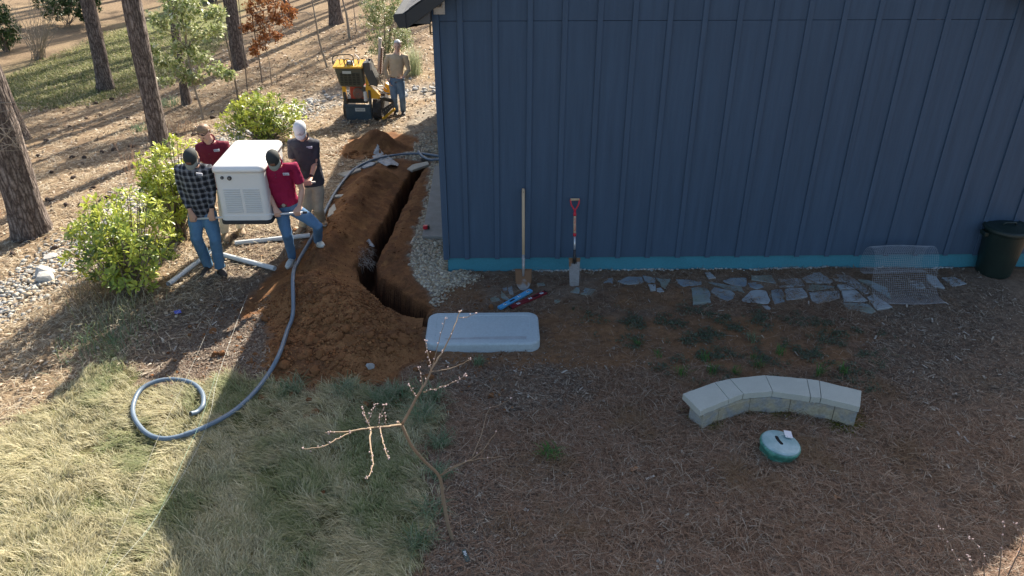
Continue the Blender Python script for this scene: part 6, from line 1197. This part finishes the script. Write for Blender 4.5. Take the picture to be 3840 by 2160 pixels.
def person(label, J, st):
    V = {k: Vector(v) for k, v in J.items() if not isinstance(v, (int, float, str))}
    s = (V['sr']-V['sl']).normalized(); F = V['face'].normalized(); H_ = V['head']; U = s.cross(F).normalized()
    if U.z < 0: U = -U
    hs = (F.cross(U)).normalized(); hs = hs if hs.dot(s) > 0 else -hs; F = U.cross(hs).normalized(); F = F if F.dot(V['face']) > 0 else -F
    root = empty('person', (V['pelvis'].x, V['pelvis'].y, min(V['al'].z, V['ar'].z)-.08), label, 'person'); k = st.get('scale', 1)
    HM = Matrix((hs, F, U)).transposed(); neck = V['neck']; chest, waist, pelvis = V['chest'], V['waist'], V['pelvis']; bw = st.get('bulk', 1)
    # body: one continuous surface
    bm = bmesh.new(); ball(bm, H_+U*.015, (.074*k, .093*k, .105*k), 20, HM); ball(bm, H_-U*.055*k+F*.022*k, (.054*k, .062*k, .062*k), 16, HM); ball(bm, H_-U*.098*k+F*.058*k, (.026*k, .022*k, .018*k), 10, HM)
    tube(bm, [H_+F*.088*k+U*.018*k, H_+F*.103*k-U*.018*k, H_+F*.112*k-U*.030*k], [.009, .012, .014], 8, dome=True)
    for e in (-1, 1): ball(bm, H_+hs*e*.078*k-U*.008, (.011, .020, .032), 10, HM); ball(bm, H_+hs*e*.030*k+F*.080*k+U*.028*k, (.024, .010, .010), 8, HM); ball(bm, H_+hs*e*.04*k+F*.068*k-U*.03*k, (.022, .018, .02), 8, HM)
    ball(bm, H_+F*.086*k-U*.066*k, (.024, .012, .009), 8, HM)
    tube(bm, [H_-U*.05*k-F*.01, neck.lerp(H_, .3), neck+(chest-neck)*.1], [.056*k, .056*k, .066*k], 14)
    tube(bm, [neck+(chest-neck)*.05, neck.lerp(chest, .4), chest, waist, pelvis], [(.07, .055), (.155, .085), (.158, .10), (.135*bw, .095*bw), (.15, .105)], 20, side=s)
    for q in 'lr':
        tube(bm, [neck.lerp(V['s'+q], .55)-Vector((0, 0, .03)), V['s'+q], V['s'+q].lerp(V['e'+q], .45), V['e'+q], V['e'+q].lerp(V['w'+q], .3), V['w'+q]], [.05*k, .054*k, .046*k, .037*k, .040*k, .027*k], 12, dome=True)
        tube(bm, [pelvis.lerp(V['p'+q], .5), V['p'+q], V['k'+q], V['k'+q].lerp(V['a'+q], .3), V['a'+q]], [.08, .078, .052, .05, .035], 12, dome=True)
        w_, h_ = V['w'+q], V['h'+q]; sd_ = -1 if q == 'l' else 1
        if q in st.get('grip', ''):
            c = h_                                              # centre of the gripped pipe
            px = st['pipe'].normalized(); out = -(V.get('front', Vector((0, -1, 0)))*-1); fr_ = Vector(st.get('front', (0, -1, 0)))
            kn = c+fr_*.028+Vector((0, 0, .030)); tube(bm, [w_, w_.lerp(kn, .5), kn], [(.029, .021), (.038, .018), (.042, .016)], 12, side=px, dome=True)
            for i in range(4):
                o_ = px*(i-1.5)*.0205; L_ = (1, 1.1, 1.05, .85)[i if sd_ > 0 else 3-i]
                tube(bm, [kn+o_*.9, c+o_+fr_*.030*1.0-Vector((0, 0, .006)), c+o_+fr_*.020-Vector((0, 0, .028*L_)), c+o_-fr_*.010-Vector((0, 0, .029*L_)), c+o_-fr_*.024-Vector((0, 0, .014))], [.0105, .0105, .0098, .009, .0075], 8, dome=True)
            tube(bm, [w_.lerp(kn, .35)-px*sd_*.026, kn-px*sd_*.047+fr_*-.010, c-px*sd_*.050-fr_*.012+Vector((0, 0, .004)), c-px*sd_*.030+fr_*.004-Vector((0, 0, .018))], [.014, .013, .0115, .009], 8, dome=True)
        else:
            d = (h_-w_).normalized(); sdv = s*sd_; pn = d.cross(sdv).normalized(); fwd = Vector(st.get('front', (0, -1, 0))); fwd = (fwd-d*fwd.dot(d)).normalized(); th = d.cross(fwd).normalized()
            kn = w_+d*.088; tube(bm, [w_, w_+d*.04, kn], [(.026, .021), (.036, .020), (.042, .016)], 12, side=fwd, dome=True); inn = -th if (-th).dot(-sdv) > 0 else th
            for i in range(4): o_ = fwd*(1.5-i)*.020; L_ = (.9, 1.05, 1, .8)[i]; tube(bm, [kn+o_*.9, kn+o_+d*.034*L_+inn*.006, kn+o_+d*.060*L_+inn*.018, kn+o_+d*.074*L_+inn*.032], [.0105, .0098, .009, .0075], 8, dome=True)
            tube(bm, [w_+d*.025+fwd*.022, w_+d*.055+fwd*.046, w_+d*.085+fwd*.052+inn*.012, w_+d*.105+fwd*.046+inn*.02], [.014, .012, .011, .008], 8, dome=True)
    fused('body', bm, st.get('skin', mskin), root, .0068, sm=4)
    # trousers
    bm = bmesh.new(); tm = st['trousers']; wb = pelvis.lerp(waist, .42); tb = st.get('baggy', 1)
    tube(bm, [pelvis-(waist-pelvis).normalized()*.05, pelvis, wb], [(.150, .115), (.172, .125), (.158*bw, .118*bw)], 22, side=s)
    for q in 'lr':
        hem = V['a'+q]+(V['a'+q]-V['k'+q]).normalized()*.015; tube(bm, [pelvis.lerp(V['p'+q], .6)-Vector((0, 0, .01)), V['p'+q]-Vector((0, 0, .03)), V['p'+q].lerp(V['k'+q], .5), V['k'+q], V['k'+q].lerp(V['a'+q], .45), V['a'+q].lerp(V['k'+q], .08), hem], [.096*tb, .101*tb, .090*tb, .074*tb, .070*tb, .064*tb, .066*tb], 16, dome=False)
    fused('trousers', bm, tm, root, .011, .020, 3)
    # shirt
    bm = bmesh.new(); hem = pelvis.lerp(waist, st.get('hem', -.1)); tube(bm, [neck+(chest-neck)*.10, neck.lerp(chest, .22), neck.lerp(chest, .5), chest, waist, hem], [(.085, .072), (.150, .092), (.182, .112), (.186*bw, .124*bw), (.168*bw, .122*bw), (.180*bw, .132*bw)], 26, side=s)
    for q in 'lr':
        a_, b_, c_ = V['s'+q], V['e'+q], V['w'+q]; base = [neck.lerp(a_, .45)-Vector((0, 0, .035)), a_-Vector((0, 0, .008))]
        if st.get('sleeve', 'short') == 'short': e = a_.lerp(b_, .74); tube(bm, base+[a_.lerp(b_, .4), e], [.062, .074, .068, .066], 14)
        else: tube(bm, base+[a_.lerp(b_, .5), b_, b_.lerp(c_, .5), c_.lerp(b_, .10)], [.062, .072, .062, .056, .050, .040], 14)
    sh = fused('shirt', bm, st['shirt'], root, .009, .022, 4)
    # collar
    cd_ = (H_-neck).normalized(); fwdc = (Vector(st.get('front', (0, -1, 0)))); fwdc = (fwdc-cd_*fwdc.dot(cd_)).normalized(); cc = neck+cd_*.012; bm = bmesh.new(); P = []
    for a in np.linspace(R(25), R(335), 16): P.append(cc+(fwdc*math.cos(a)*.068+s*math.sin(a)*.076)+cd_*(.012-.016*math.cos(a)))
    tube(bm, P, [(.006, .013)]*len(P), 6, side=cd_, dome=True); 
    if st.get('collar', True):
        for e in (-1, 1): p = cc+fwdc*.072+s*e*.030-cd_*.008; q_ = cc+fwdc*.100+s*e*.058-cd_*.060; r_ = cc+fwdc*.100+s*e*.018-cd_*.045; prism(bm, [p, q_, r_], fwdc*.006)
    fin('collar', bm, st.get('collar_mat', st['shirt']), root, smooth=False)
    if st.get('placket'):
        bm = bmesh.new(); fr2 = Vector(st.get('front', (0, -1, 0))); up_ = (neck-chest).normalized(); 
        for i in range(3): p = chest+up_*(.09-.045*i)+fr2*(.122*bw); ball(bm, p, .006, 6)
        fin('buttons', bm, mgray, root)['kind'] = 'stuff'
    # badge
    if 'badge' in st:
        c = Vector(st['badge']); fr2 = Vector(st.get('front', (0, -1, 0))); up_ = (neck-waist).normalized(); n_ = (fr2-up_*fr2.dot(up_)).normalized(); x_ = up_.cross(n_).normalized(); x_ = x_ if x_.x > 0 else -x_; B = Matrix((x_, -n_, up_)).transposed().to_4x4(); B.translation = c
        bm = bmesh.new(); box(bm, -.038, .038, -.004, .008, -.016, .016, B); bd = fin('name_patch', bm, mat('patch_white', (.60, .60, .66), rough=.7), root)
        bm = bmesh.new(); box(bm, -.033, -.011, -.0052, -.0045, -.012, .012, B); fin('patch_logo', bm, mat('patch_grey', (.30, .31, .40), rough=.7), bd)
        for i, w2 in enumerate((.030, .024)): bm = bmesh.new(); box(bm, -.006, -.006+w2*1.2, -.0052, -.0045, .003-i*.012, .008-i*.012, B); fin('patch_line', bm, mat('patch_ink', (.18, .18, .28), rough=.7), bd)
    # belt
    if st.get('belt'):
        bm = bmesh.new(); Rr = []; t_ = (waist-pelvis).normalized(); tube(bm, [wb-t_*.018, wb+t_*.018], [(.166*bw, .127*bw)]*2, 26, side=s); b_ = fin('belt', bm, mbelt, root, smooth=False); fr2 = Vector(st.get('front', (0, -1, 0)))
        bm = bmesh.new(); p = wb+fr2*.125*bw; tube(bm, [p, p+fr2*.008], .024, 12); fin('buckle', bm, mgal, b_)
    # shoes
    for q in 'lr':
        a_, t_ = V['a'+q], V['t'+q]; d = (t_-a_); d.z = 0; d = d.normalized(); gzv = a_.z-.085; hl = Vector((a_.x, a_.y, 0))-d*.055; tp = hl+d*.285*st.get('foot', 1); sd2 = Vector((-d.y, d.x, 0)); zt = t_.z
        lerpz = lambda u: gzv+(zt-gzv)*u
        bm = bmesh.new(); tube(bm, [hl+d*.02+Vector((0, 0, lerpz(0)+.045)), hl+d*.09+Vector((0, 0, lerpz(.3)+.048)), hl+d*.17+Vector((0, 0, lerpz(.6)+.040)), hl+d*.245+Vector((0, 0, lerpz(.9)+.028))], [(.036, .042), (.040, .046), (.047, .036), (.040, .024)], 14, side=sd2, dome=True)
        tube(bm, [a_+Vector((0, 0, .05)), a_+Vector((0, 0, .01)), hl+d*.06+Vector((0, 0, lerpz(.2)+.05))], [(.047, .047), (.045, .05), (.042, .05)], 14, side=sd2)
        shoe = fused('shoe', bm, st['shoes'], root, .008, 0, 3); bm = bmesh.new(); P = []
        for a in np.linspace(0, 2*math.pi, 24, endpoint=False): u = (1-math.cos(a))/2; w2 = (.036+.012*math.sin(u*2.6))*(1 if 0 < u < 1 else .6); P.append(hl+d*(.285*st.get('foot', 1)*u-.012)+sd2*math.sin(a)*w2/max(.75, .01)*.80)
        P = [Vector((p.x, p.y, lerpz(max(0, min(1, (p-hl).dot(d)/.27)))-.002)) for p in P]; prism(bm, P, (0, 0, .022)); fin('sole', bm, st.get('sole', msole), shoe, bev=.003)
        if st.get('laces'):
            bm = bmesh.new()
            for i in range(4): p = hl+d*(.12+.028*i)+Vector((0, 0, lerpz(.3+.1*i)+.092-.012*i)); tube(bm, [p-sd2*.026-Vector((0, 0, .008)), p, p+sd2*.026-Vector((0, 0, .008))], .004, 5)
            fin('laces', bm, mblack, shoe)['kind'] = 'stuff'
    # head wear, hair, face
    eye = bmesh.new()
    for e in (-1, 1): ball(eye, H_+hs*e*.030*k+F*.084*k+U*.010*k, (.013, .008, .006), 8, HM)
    fin('eyes', eye, mat('eye_dark', (.03, .02, .018), rough=.3), root, smooth=True)
    bm = bmesh.new(); ball(bm, H_+F*.093*k-U*.060*k, (.022, .006, .004), 8, HM); fin('mouth', bm, mat('lip', (.40, .16, .13), rough=.5), root, smooth=True)
    def shell(r, keep, m, name, thick=.006, par=root, jit=0):
        bm = bmesh.new(); ball(bm, (0, 0, 0), 1, 32); 
        for v in bm.verts: q = v.co.copy(); v.co = Vector((q.x*r[0], q.y*r[1], q.z*r[2]))*(1+random.gauss(0, jit))
        bmesh.ops.delete(bm, geom=[f for f in bm.faces if not keep(f.calc_center_median())], context='FACES'); T = Matrix.Translation(H_+U*.015) @ HM.to_4x4(); bmesh.ops.transform(bm, matrix=T, verts=bm.verts)
        o = fin(name, bm, m, par, smooth=True); sl = o.modifiers.new('s', 'SOLIDIFY'); sl.thickness = thick; sl.offset = 1; return o
    if 'cap' in st:
        c1_, c2__ = st['cap']; cp = shell((.086*k, .107*k, .112*k), lambda c: c.z > .018-.10*c.y*0 and c.z > .012, c1_, 'cap', .004)
        bm = bmesh.new(); P = []; c0 = H_+U*.034*k+F*.075*k; n = 14
        rows = []
        for i in range(n+1):
            a = math.pi*i/n; x = math.cos(a)*.078*k; y = math.sin(a)*.088*k; drp = -.030*(x/.078)**2-.020*(y/.088); rows.append((c0+hs*x*.97+F*(-.012-.045*(x/.078)**2*1.0)+U*(.0-.018*(x/.078)**2), c0+hs*x+F*(y-.02*(x/.078)**2)+U*drp))
        A = [bm.verts.new(p) for p, q in rows]; B = [bm.verts.new(q) for p, q in rows]
        for i in range(n): bm.faces.new((A[i], A[i+1], B[i+1], B[i]))
        br = fin('brim', bm, c2__, cp, smooth=True); sl = br.modifiers.new('s', 'SOLIDIFY'); sl.thickness = .004
        bm = bmesh.new(); ball(bm, H_+U*.128*k, .008, 8); fin('cap_button', bm, c1_, cp, smooth=True)
        if 'emblem' in st:
            B4 = HM.to_4x4(); p = H_+U*.078*k+F*.094*k; nrm = (F*.85+U*.5).normalized(); u2 = (U-nrm*U.dot(nrm)).normalized(); B4 = Matrix((hs, -nrm, u2)).transposed().to_4x4(); B4.translation = p
            bm = bmesh.new()
            if st['emblem'] == 'patch': box(bm, -.030, .030, -.006, .004, -.016, .016, B4); fin('cap_patch', bm, mat('leather_patch', (.22, .10, .06), rough=.8), cp, bev=.002)
            else:
                tube(bm, [B4 @ Vector((-.020, -.004, -.008)), B4 @ Vector((0, -.007, 0)), B4 @ Vector((.020, -.004, -.010))], [.004, .003, .004], 5); tube(bm, [B4 @ Vector((0, -.006, .002)), B4 @ Vector((.012, -.006, .014))], .003, 5); fin('cap_emblem', bm, mat('emblem_grey', (.22, .22, .25), rough=.8), cp)
        shell((.080*k, .099*k, .106*k), lambda c: c.y < -.005 and c.z > -.062 and c.z < .025, st.get('hair', mhair), 'hair', .005, jit=.01)
    else:
        shell((.079*k, .099*k, .113*k), (lambda c: (c.z > .055 or c.y < -.012) and c.z > -.055 and (c.y < .062 or c.z > .078) and (abs(c.x) > .02 or c.z > .0 or c.y < 0)) if not st.get('balding') else (lambda c: (c.y < .02 and c.z > -.06) and (c.z > .03 or c.y < -.01) and not (c.y > .0 and c.z > .05)), st['hair'], 'hair', .007 if not st.get('balding') else .009, jit=.02)
    if st.get('beard'): shell((.062*k, .094*k, .118*k), lambda c: c.z < -.052 and c.y > .012, st['beard'], 'beard', .006, jit=.02)
    if st.get('shades'):
        T = Matrix.Translation(H_+U*.095*k+F*.076*k) @ HM.to_4x4() @ Matrix.Rotation(R(-50), 4, 'X'); g_ = bmesh.new()
        for e in (-1, 1): ball(g_, T @ Vector((e*.034, .004, 0)), .001, 4); o_ = ball(g_, (0, 0, 0), (.028, .006, .020), 12); bmesh.ops.transform(g_, matrix=T @ Matrix.Translation((e*.034, .012, 0)), verts=o_)
        tube(g_, [T @ Vector((-.02, .012, .006)), T @ Vector((.02, .012, .006))], .003, 5)
        for e in (-1, 1): tube(g_, [T @ Vector((e*.062, .01, .004)), T @ Vector((e*.085, -.03, -.03)), T @ Vector((e*.085, -.06, -.07))], .003, 5)
        fin('sunglasses', g_, mat('black_gloss', (.01, .01, .012), rough=.12), root, smooth=True)
    if st.get('watch'):
        w_ = V['wr']; d = (V['wr']-V['er']).normalized(); bm = bmesh.new(); tube(bm, [w_-d*.03, w_-d*.008], [.0345, .0335], 16); wt = fin('watch', bm, mblack, root); fr2 = Vector((0, -1, .2)).normalized(); bm = bmesh.new(); tube(bm, [w_-d*.019+fr2*.028, w_-d*.019+fr2*.042], .021, 14); fin('watch_face', bm, mat('black_gloss', (.01, .01, .012)), wt)
    return root
q2 = lambda X, Y_, Yw: atY(*c2(X, Y_), Yw)
PD = (pb_-pa_)
def pip(X): t = (q2(X, 880, PF).x-pa_.x)/(pb_.x-pa_.x); return pa_.lerp(pb_, t)
def gnd(p, h=.085): return Vector((p.x, p.y, float(surf(p.x, p.y))+h))
def foot(ax, ay, tx, ty, dz=0):                                    # ankle and toe standing on the ground
    a = G(*c2(ax, ay)); t = G(*c2(tx, ty)); return gnd(a), gnd(t, 0)
# man in plaid
al, tl = foot(395, 1305, 352, 1348); ar, tr = foot(488, 1325, 530, 1375)
person('man in plaid flannel shirt, jeans and dark cap gripping the front pipe at left', dict(head=q2(252, 405, 9.10), face=(-.02, -.55, -.83), neck=q2(262, 455, 9.26), chest=q2(275, 570, 9.31), waist=q2(305, 720, 9.36), pelvis=q2(330, 815, 9.42),
    sl=q2(152, 492, 9.32), sr=q2(378, 486, 9.32), el=q2(175, 660, 9.36), er=q2(415, 655, 9.34), wl=q2(240, 830, 9.27), wr=q2(412, 830, 9.28), hl=pip(262), hr=pip(418), pl=q2(285, 845, 9.42), pr=q2(385, 840, 9.42), kl=q2(290, 1050, 9.30), kr=q2(440, 1060, 9.32), al=al, ar=ar, tl=tl, tr=tr),
    dict(shirt=mplaid, trousers=mjean, sleeve='long', hem=-.35, bulk=.98, cap=(mblack, mbrim), emblem='patch', shoes=mbootd, sole=msoled, grip='lr', pipe=PD, front=(0, -1, 0), badge=q2(314, 540, 9.165), collar=True, baggy=1.05, beard=mhair))
# man in crimson shirt
al, tl = foot(1062, 1240, 995, 1325); ar, tr = foot(1278, 1180, 1345, 1262)
person('man in crimson short sleeved shirt, jeans, dark cap and white shoes gripping the front pipe', dict(head=q2(908, 412, 9.22), face=(.12, -.50, -.86), neck=q2(925, 462, 9.40), chest=q2(950, 560, 9.46), waist=q2(985, 700, 9.50), pelvis=q2(1020, 800, 9.52),
    sl=q2(836, 508, 9.44), sr=q2(1068, 474, 9.46), el=q2(860, 690, 9.42), er=q2(1135, 660, 9.44), wl=q2(918, 800, 9.33), wr=q2(1118, 790, 9.34), hl=pip(945), hr=pip(1106), pl=q2(968, 830, 9.50), pr=q2(1085, 815, 9.52), kl=q2(1015, 1020, 9.38), kr=q2(1262, 955, 9.48), al=al, ar=ar, tl=tl, tr=tr),
    dict(shirt=mcrim, trousers=mjean2, hem=.30, belt=True, bulk=.97, cap=(mblack, mbrim), emblem='patch', shoes=mshoew, laces=True, grip='lr', pipe=PD, badge=q2(1007, 540, 9.325), baggy=.92, placket=True, beard=mhair))
# bare headed man behind
al, tl = foot(525, 1040, 545, 1100); ar, tr = foot(650, 1000, 680, 1055)
person('bare headed man in maroon polo with sunglasses on his hair, behind the generator', dict(head=q2(350, 205, 10.16), face=(-.25, -.72, -.64), neck=q2(392, 268, 10.28), chest=q2(425, 400, 10.34), waist=q2(500, 540, 10.38), pelvis=q2(545, 640, 10.40),
    sl=q2(318, 322, 10.30), sr=q2(520, 306, 10.36), el=q2(350, 460, 10.30), er=q2(560, 450, 10.30), wl=q2(450, 580, 10.2), wr=q2(590, 590, 10.2), hl=q2(480, 635, 10.12), hr=q2(600, 630, 10.12), pl=q2(515, 670, 10.40), pr=q2(600, 670, 10.40), kl=q2(515, 850, 10.36), kr=q2(622, 840, 10.38), al=al, ar=ar, tl=tl, tr=tr),
    dict(shirt=mmar, trousers=mcream, hem=.1, shoes=mboott, hair=mhair, shades=True, grip='lr', pipe=PD, badge=q2(453, 350, 10.215), placket=True, skin=mskin2, bulk=.95, collar=True))
# man in white cap
al, tl = foot(1150, 985, 1095, 1030); ar, tr = foot(1302, 955, 1338, 1008)
hR = (q2(1192, 607, PR)); hL = (q2(1150, 609, PR))
person('man in slate polo, khakis and white cap, standing right of the generator', dict(head=q2(1120, 178, 10.22), face=(.06, -.58, -.80), neck=q2(1140, 245, 10.36), chest=q2(1155, 350, 10.42), waist=q2(1195, 480, 10.46), pelvis=q2(1218, 610, 10.48),
    sl=q2(1052, 292, 10.40), sr=q2(1240, 288, 10.42), el=q2(1065, 450, 10.38), er=q2(1240, 450, 10.40), wl=q2(1120, 565, 10.2), wr=q2(1207, 565, 10.22), hl=hL, hr=hR, pl=q2(1180, 645, 10.48), pr=q2(1258, 640, 10.48), kl=q2(1172, 820, 10.44), kr=q2(1262, 810, 10.46), al=al, ar=ar, tl=tl, tr=tr),
    dict(shirt=mgpol, trousers=mkhaki, hem=-.05, shoes=mboott, cap=(mwcap, mwcap), emblem='bird', grip='lr', pipe=PD, watch=True, badge=q2(1194, 326, 10.30), placket=True, bulk=.97, beard=mhair))
# older man by the machine
fy = (G(*c3(825, 1262)).y+G(*c3(910, 1262)).y)/2; q3 = lambda X, Y_, d=0: atY(*c3(X, Y_), fy+d)
def foot3(ax, ay, tx, ty): a = G(*c3(ax, ay)); t = G(*c3(tx, ty)); return gnd(a), gnd(t, 0)
al, tl = foot3(828, 1240, 812, 1280); ar, tr = foot3(908, 1235, 915, 1285)
person('white haired man in tan sweater and jeans standing beside the yellow machine', dict(head=q3(842, 495, -.02), face=(-.03, -.97, -.22), neck=q3(838, 575), chest=q3(835, 670), waist=q3(832, 790), pelvis=q3(836, 855),
    sl=q3(738, 612), sr=q3(930, 612), el=q3(708, 750, .02), er=q3(962, 760, .03), wl=q3(740, 870, -.06), wr=q3(912, 838, -.12), hl=q3(768, 925, -.10), hr=q3(868, 852, -.17), pl=q3(792, 885), pr=q3(872, 885), kl=q3(806, 1060, -.02), kr=q3(894, 1060, -.01), al=al, ar=ar, tl=tl, tr=tr),
    dict(shirt=mtan, trousers=mjean3, sleeve='long', hem=.36, belt=True, shoes=mbootd, sole=msole, hair=mwhair, skin=mat('fair_skin', (.72, .46, .36), rough=.5), collar=False, bulk=.90, front=(0, -1, 0)))
# someone half hidden behind the house corner
fp0 = Vector((-1.10, 18.3, 0)); z0 = hill(fp0.x, fp0.y); w3 = lambda x, y, z: (fp0.x+x, fp0.y+y, z0+z)
person('person in maroon top almost hidden behind the corner of the blue house', dict(head=w3(0, -.03, 1.66), face=(-.1, -.95, -.25), neck=w3(0, 0, 1.50), chest=w3(0, 0, 1.30), waist=w3(0, 0, 1.08), pelvis=w3(0, 0, .95), sl=w3(-.19, 0, 1.42), sr=w3(.19, 0, 1.42), el=w3(-.30, -.02, 1.14), er=w3(.29, -.02, 1.14), wl=w3(-.12, -.20, 1.10), wr=w3(.12, -.2, 1.10), hl=w3(-.02, -.24, 1.12), hr=w3(.02, -.24, 1.1),
    pl=w3(-.10, 0, .90), pr=w3(.10, 0, .90), kl=w3(-.11, -.02, .50), kr=w3(.11, -.02, .50), al=w3(-.12, 0, .085), ar=w3(.12, 0, .085), tl=w3(-.14, -.2, 0), tr=w3(.14, -.2, 0)),
    dict(shirt=mmar, trousers=mkhaki, hem=0, shoes=mbootd, hair=mhair, collar=True, skin=mskin))
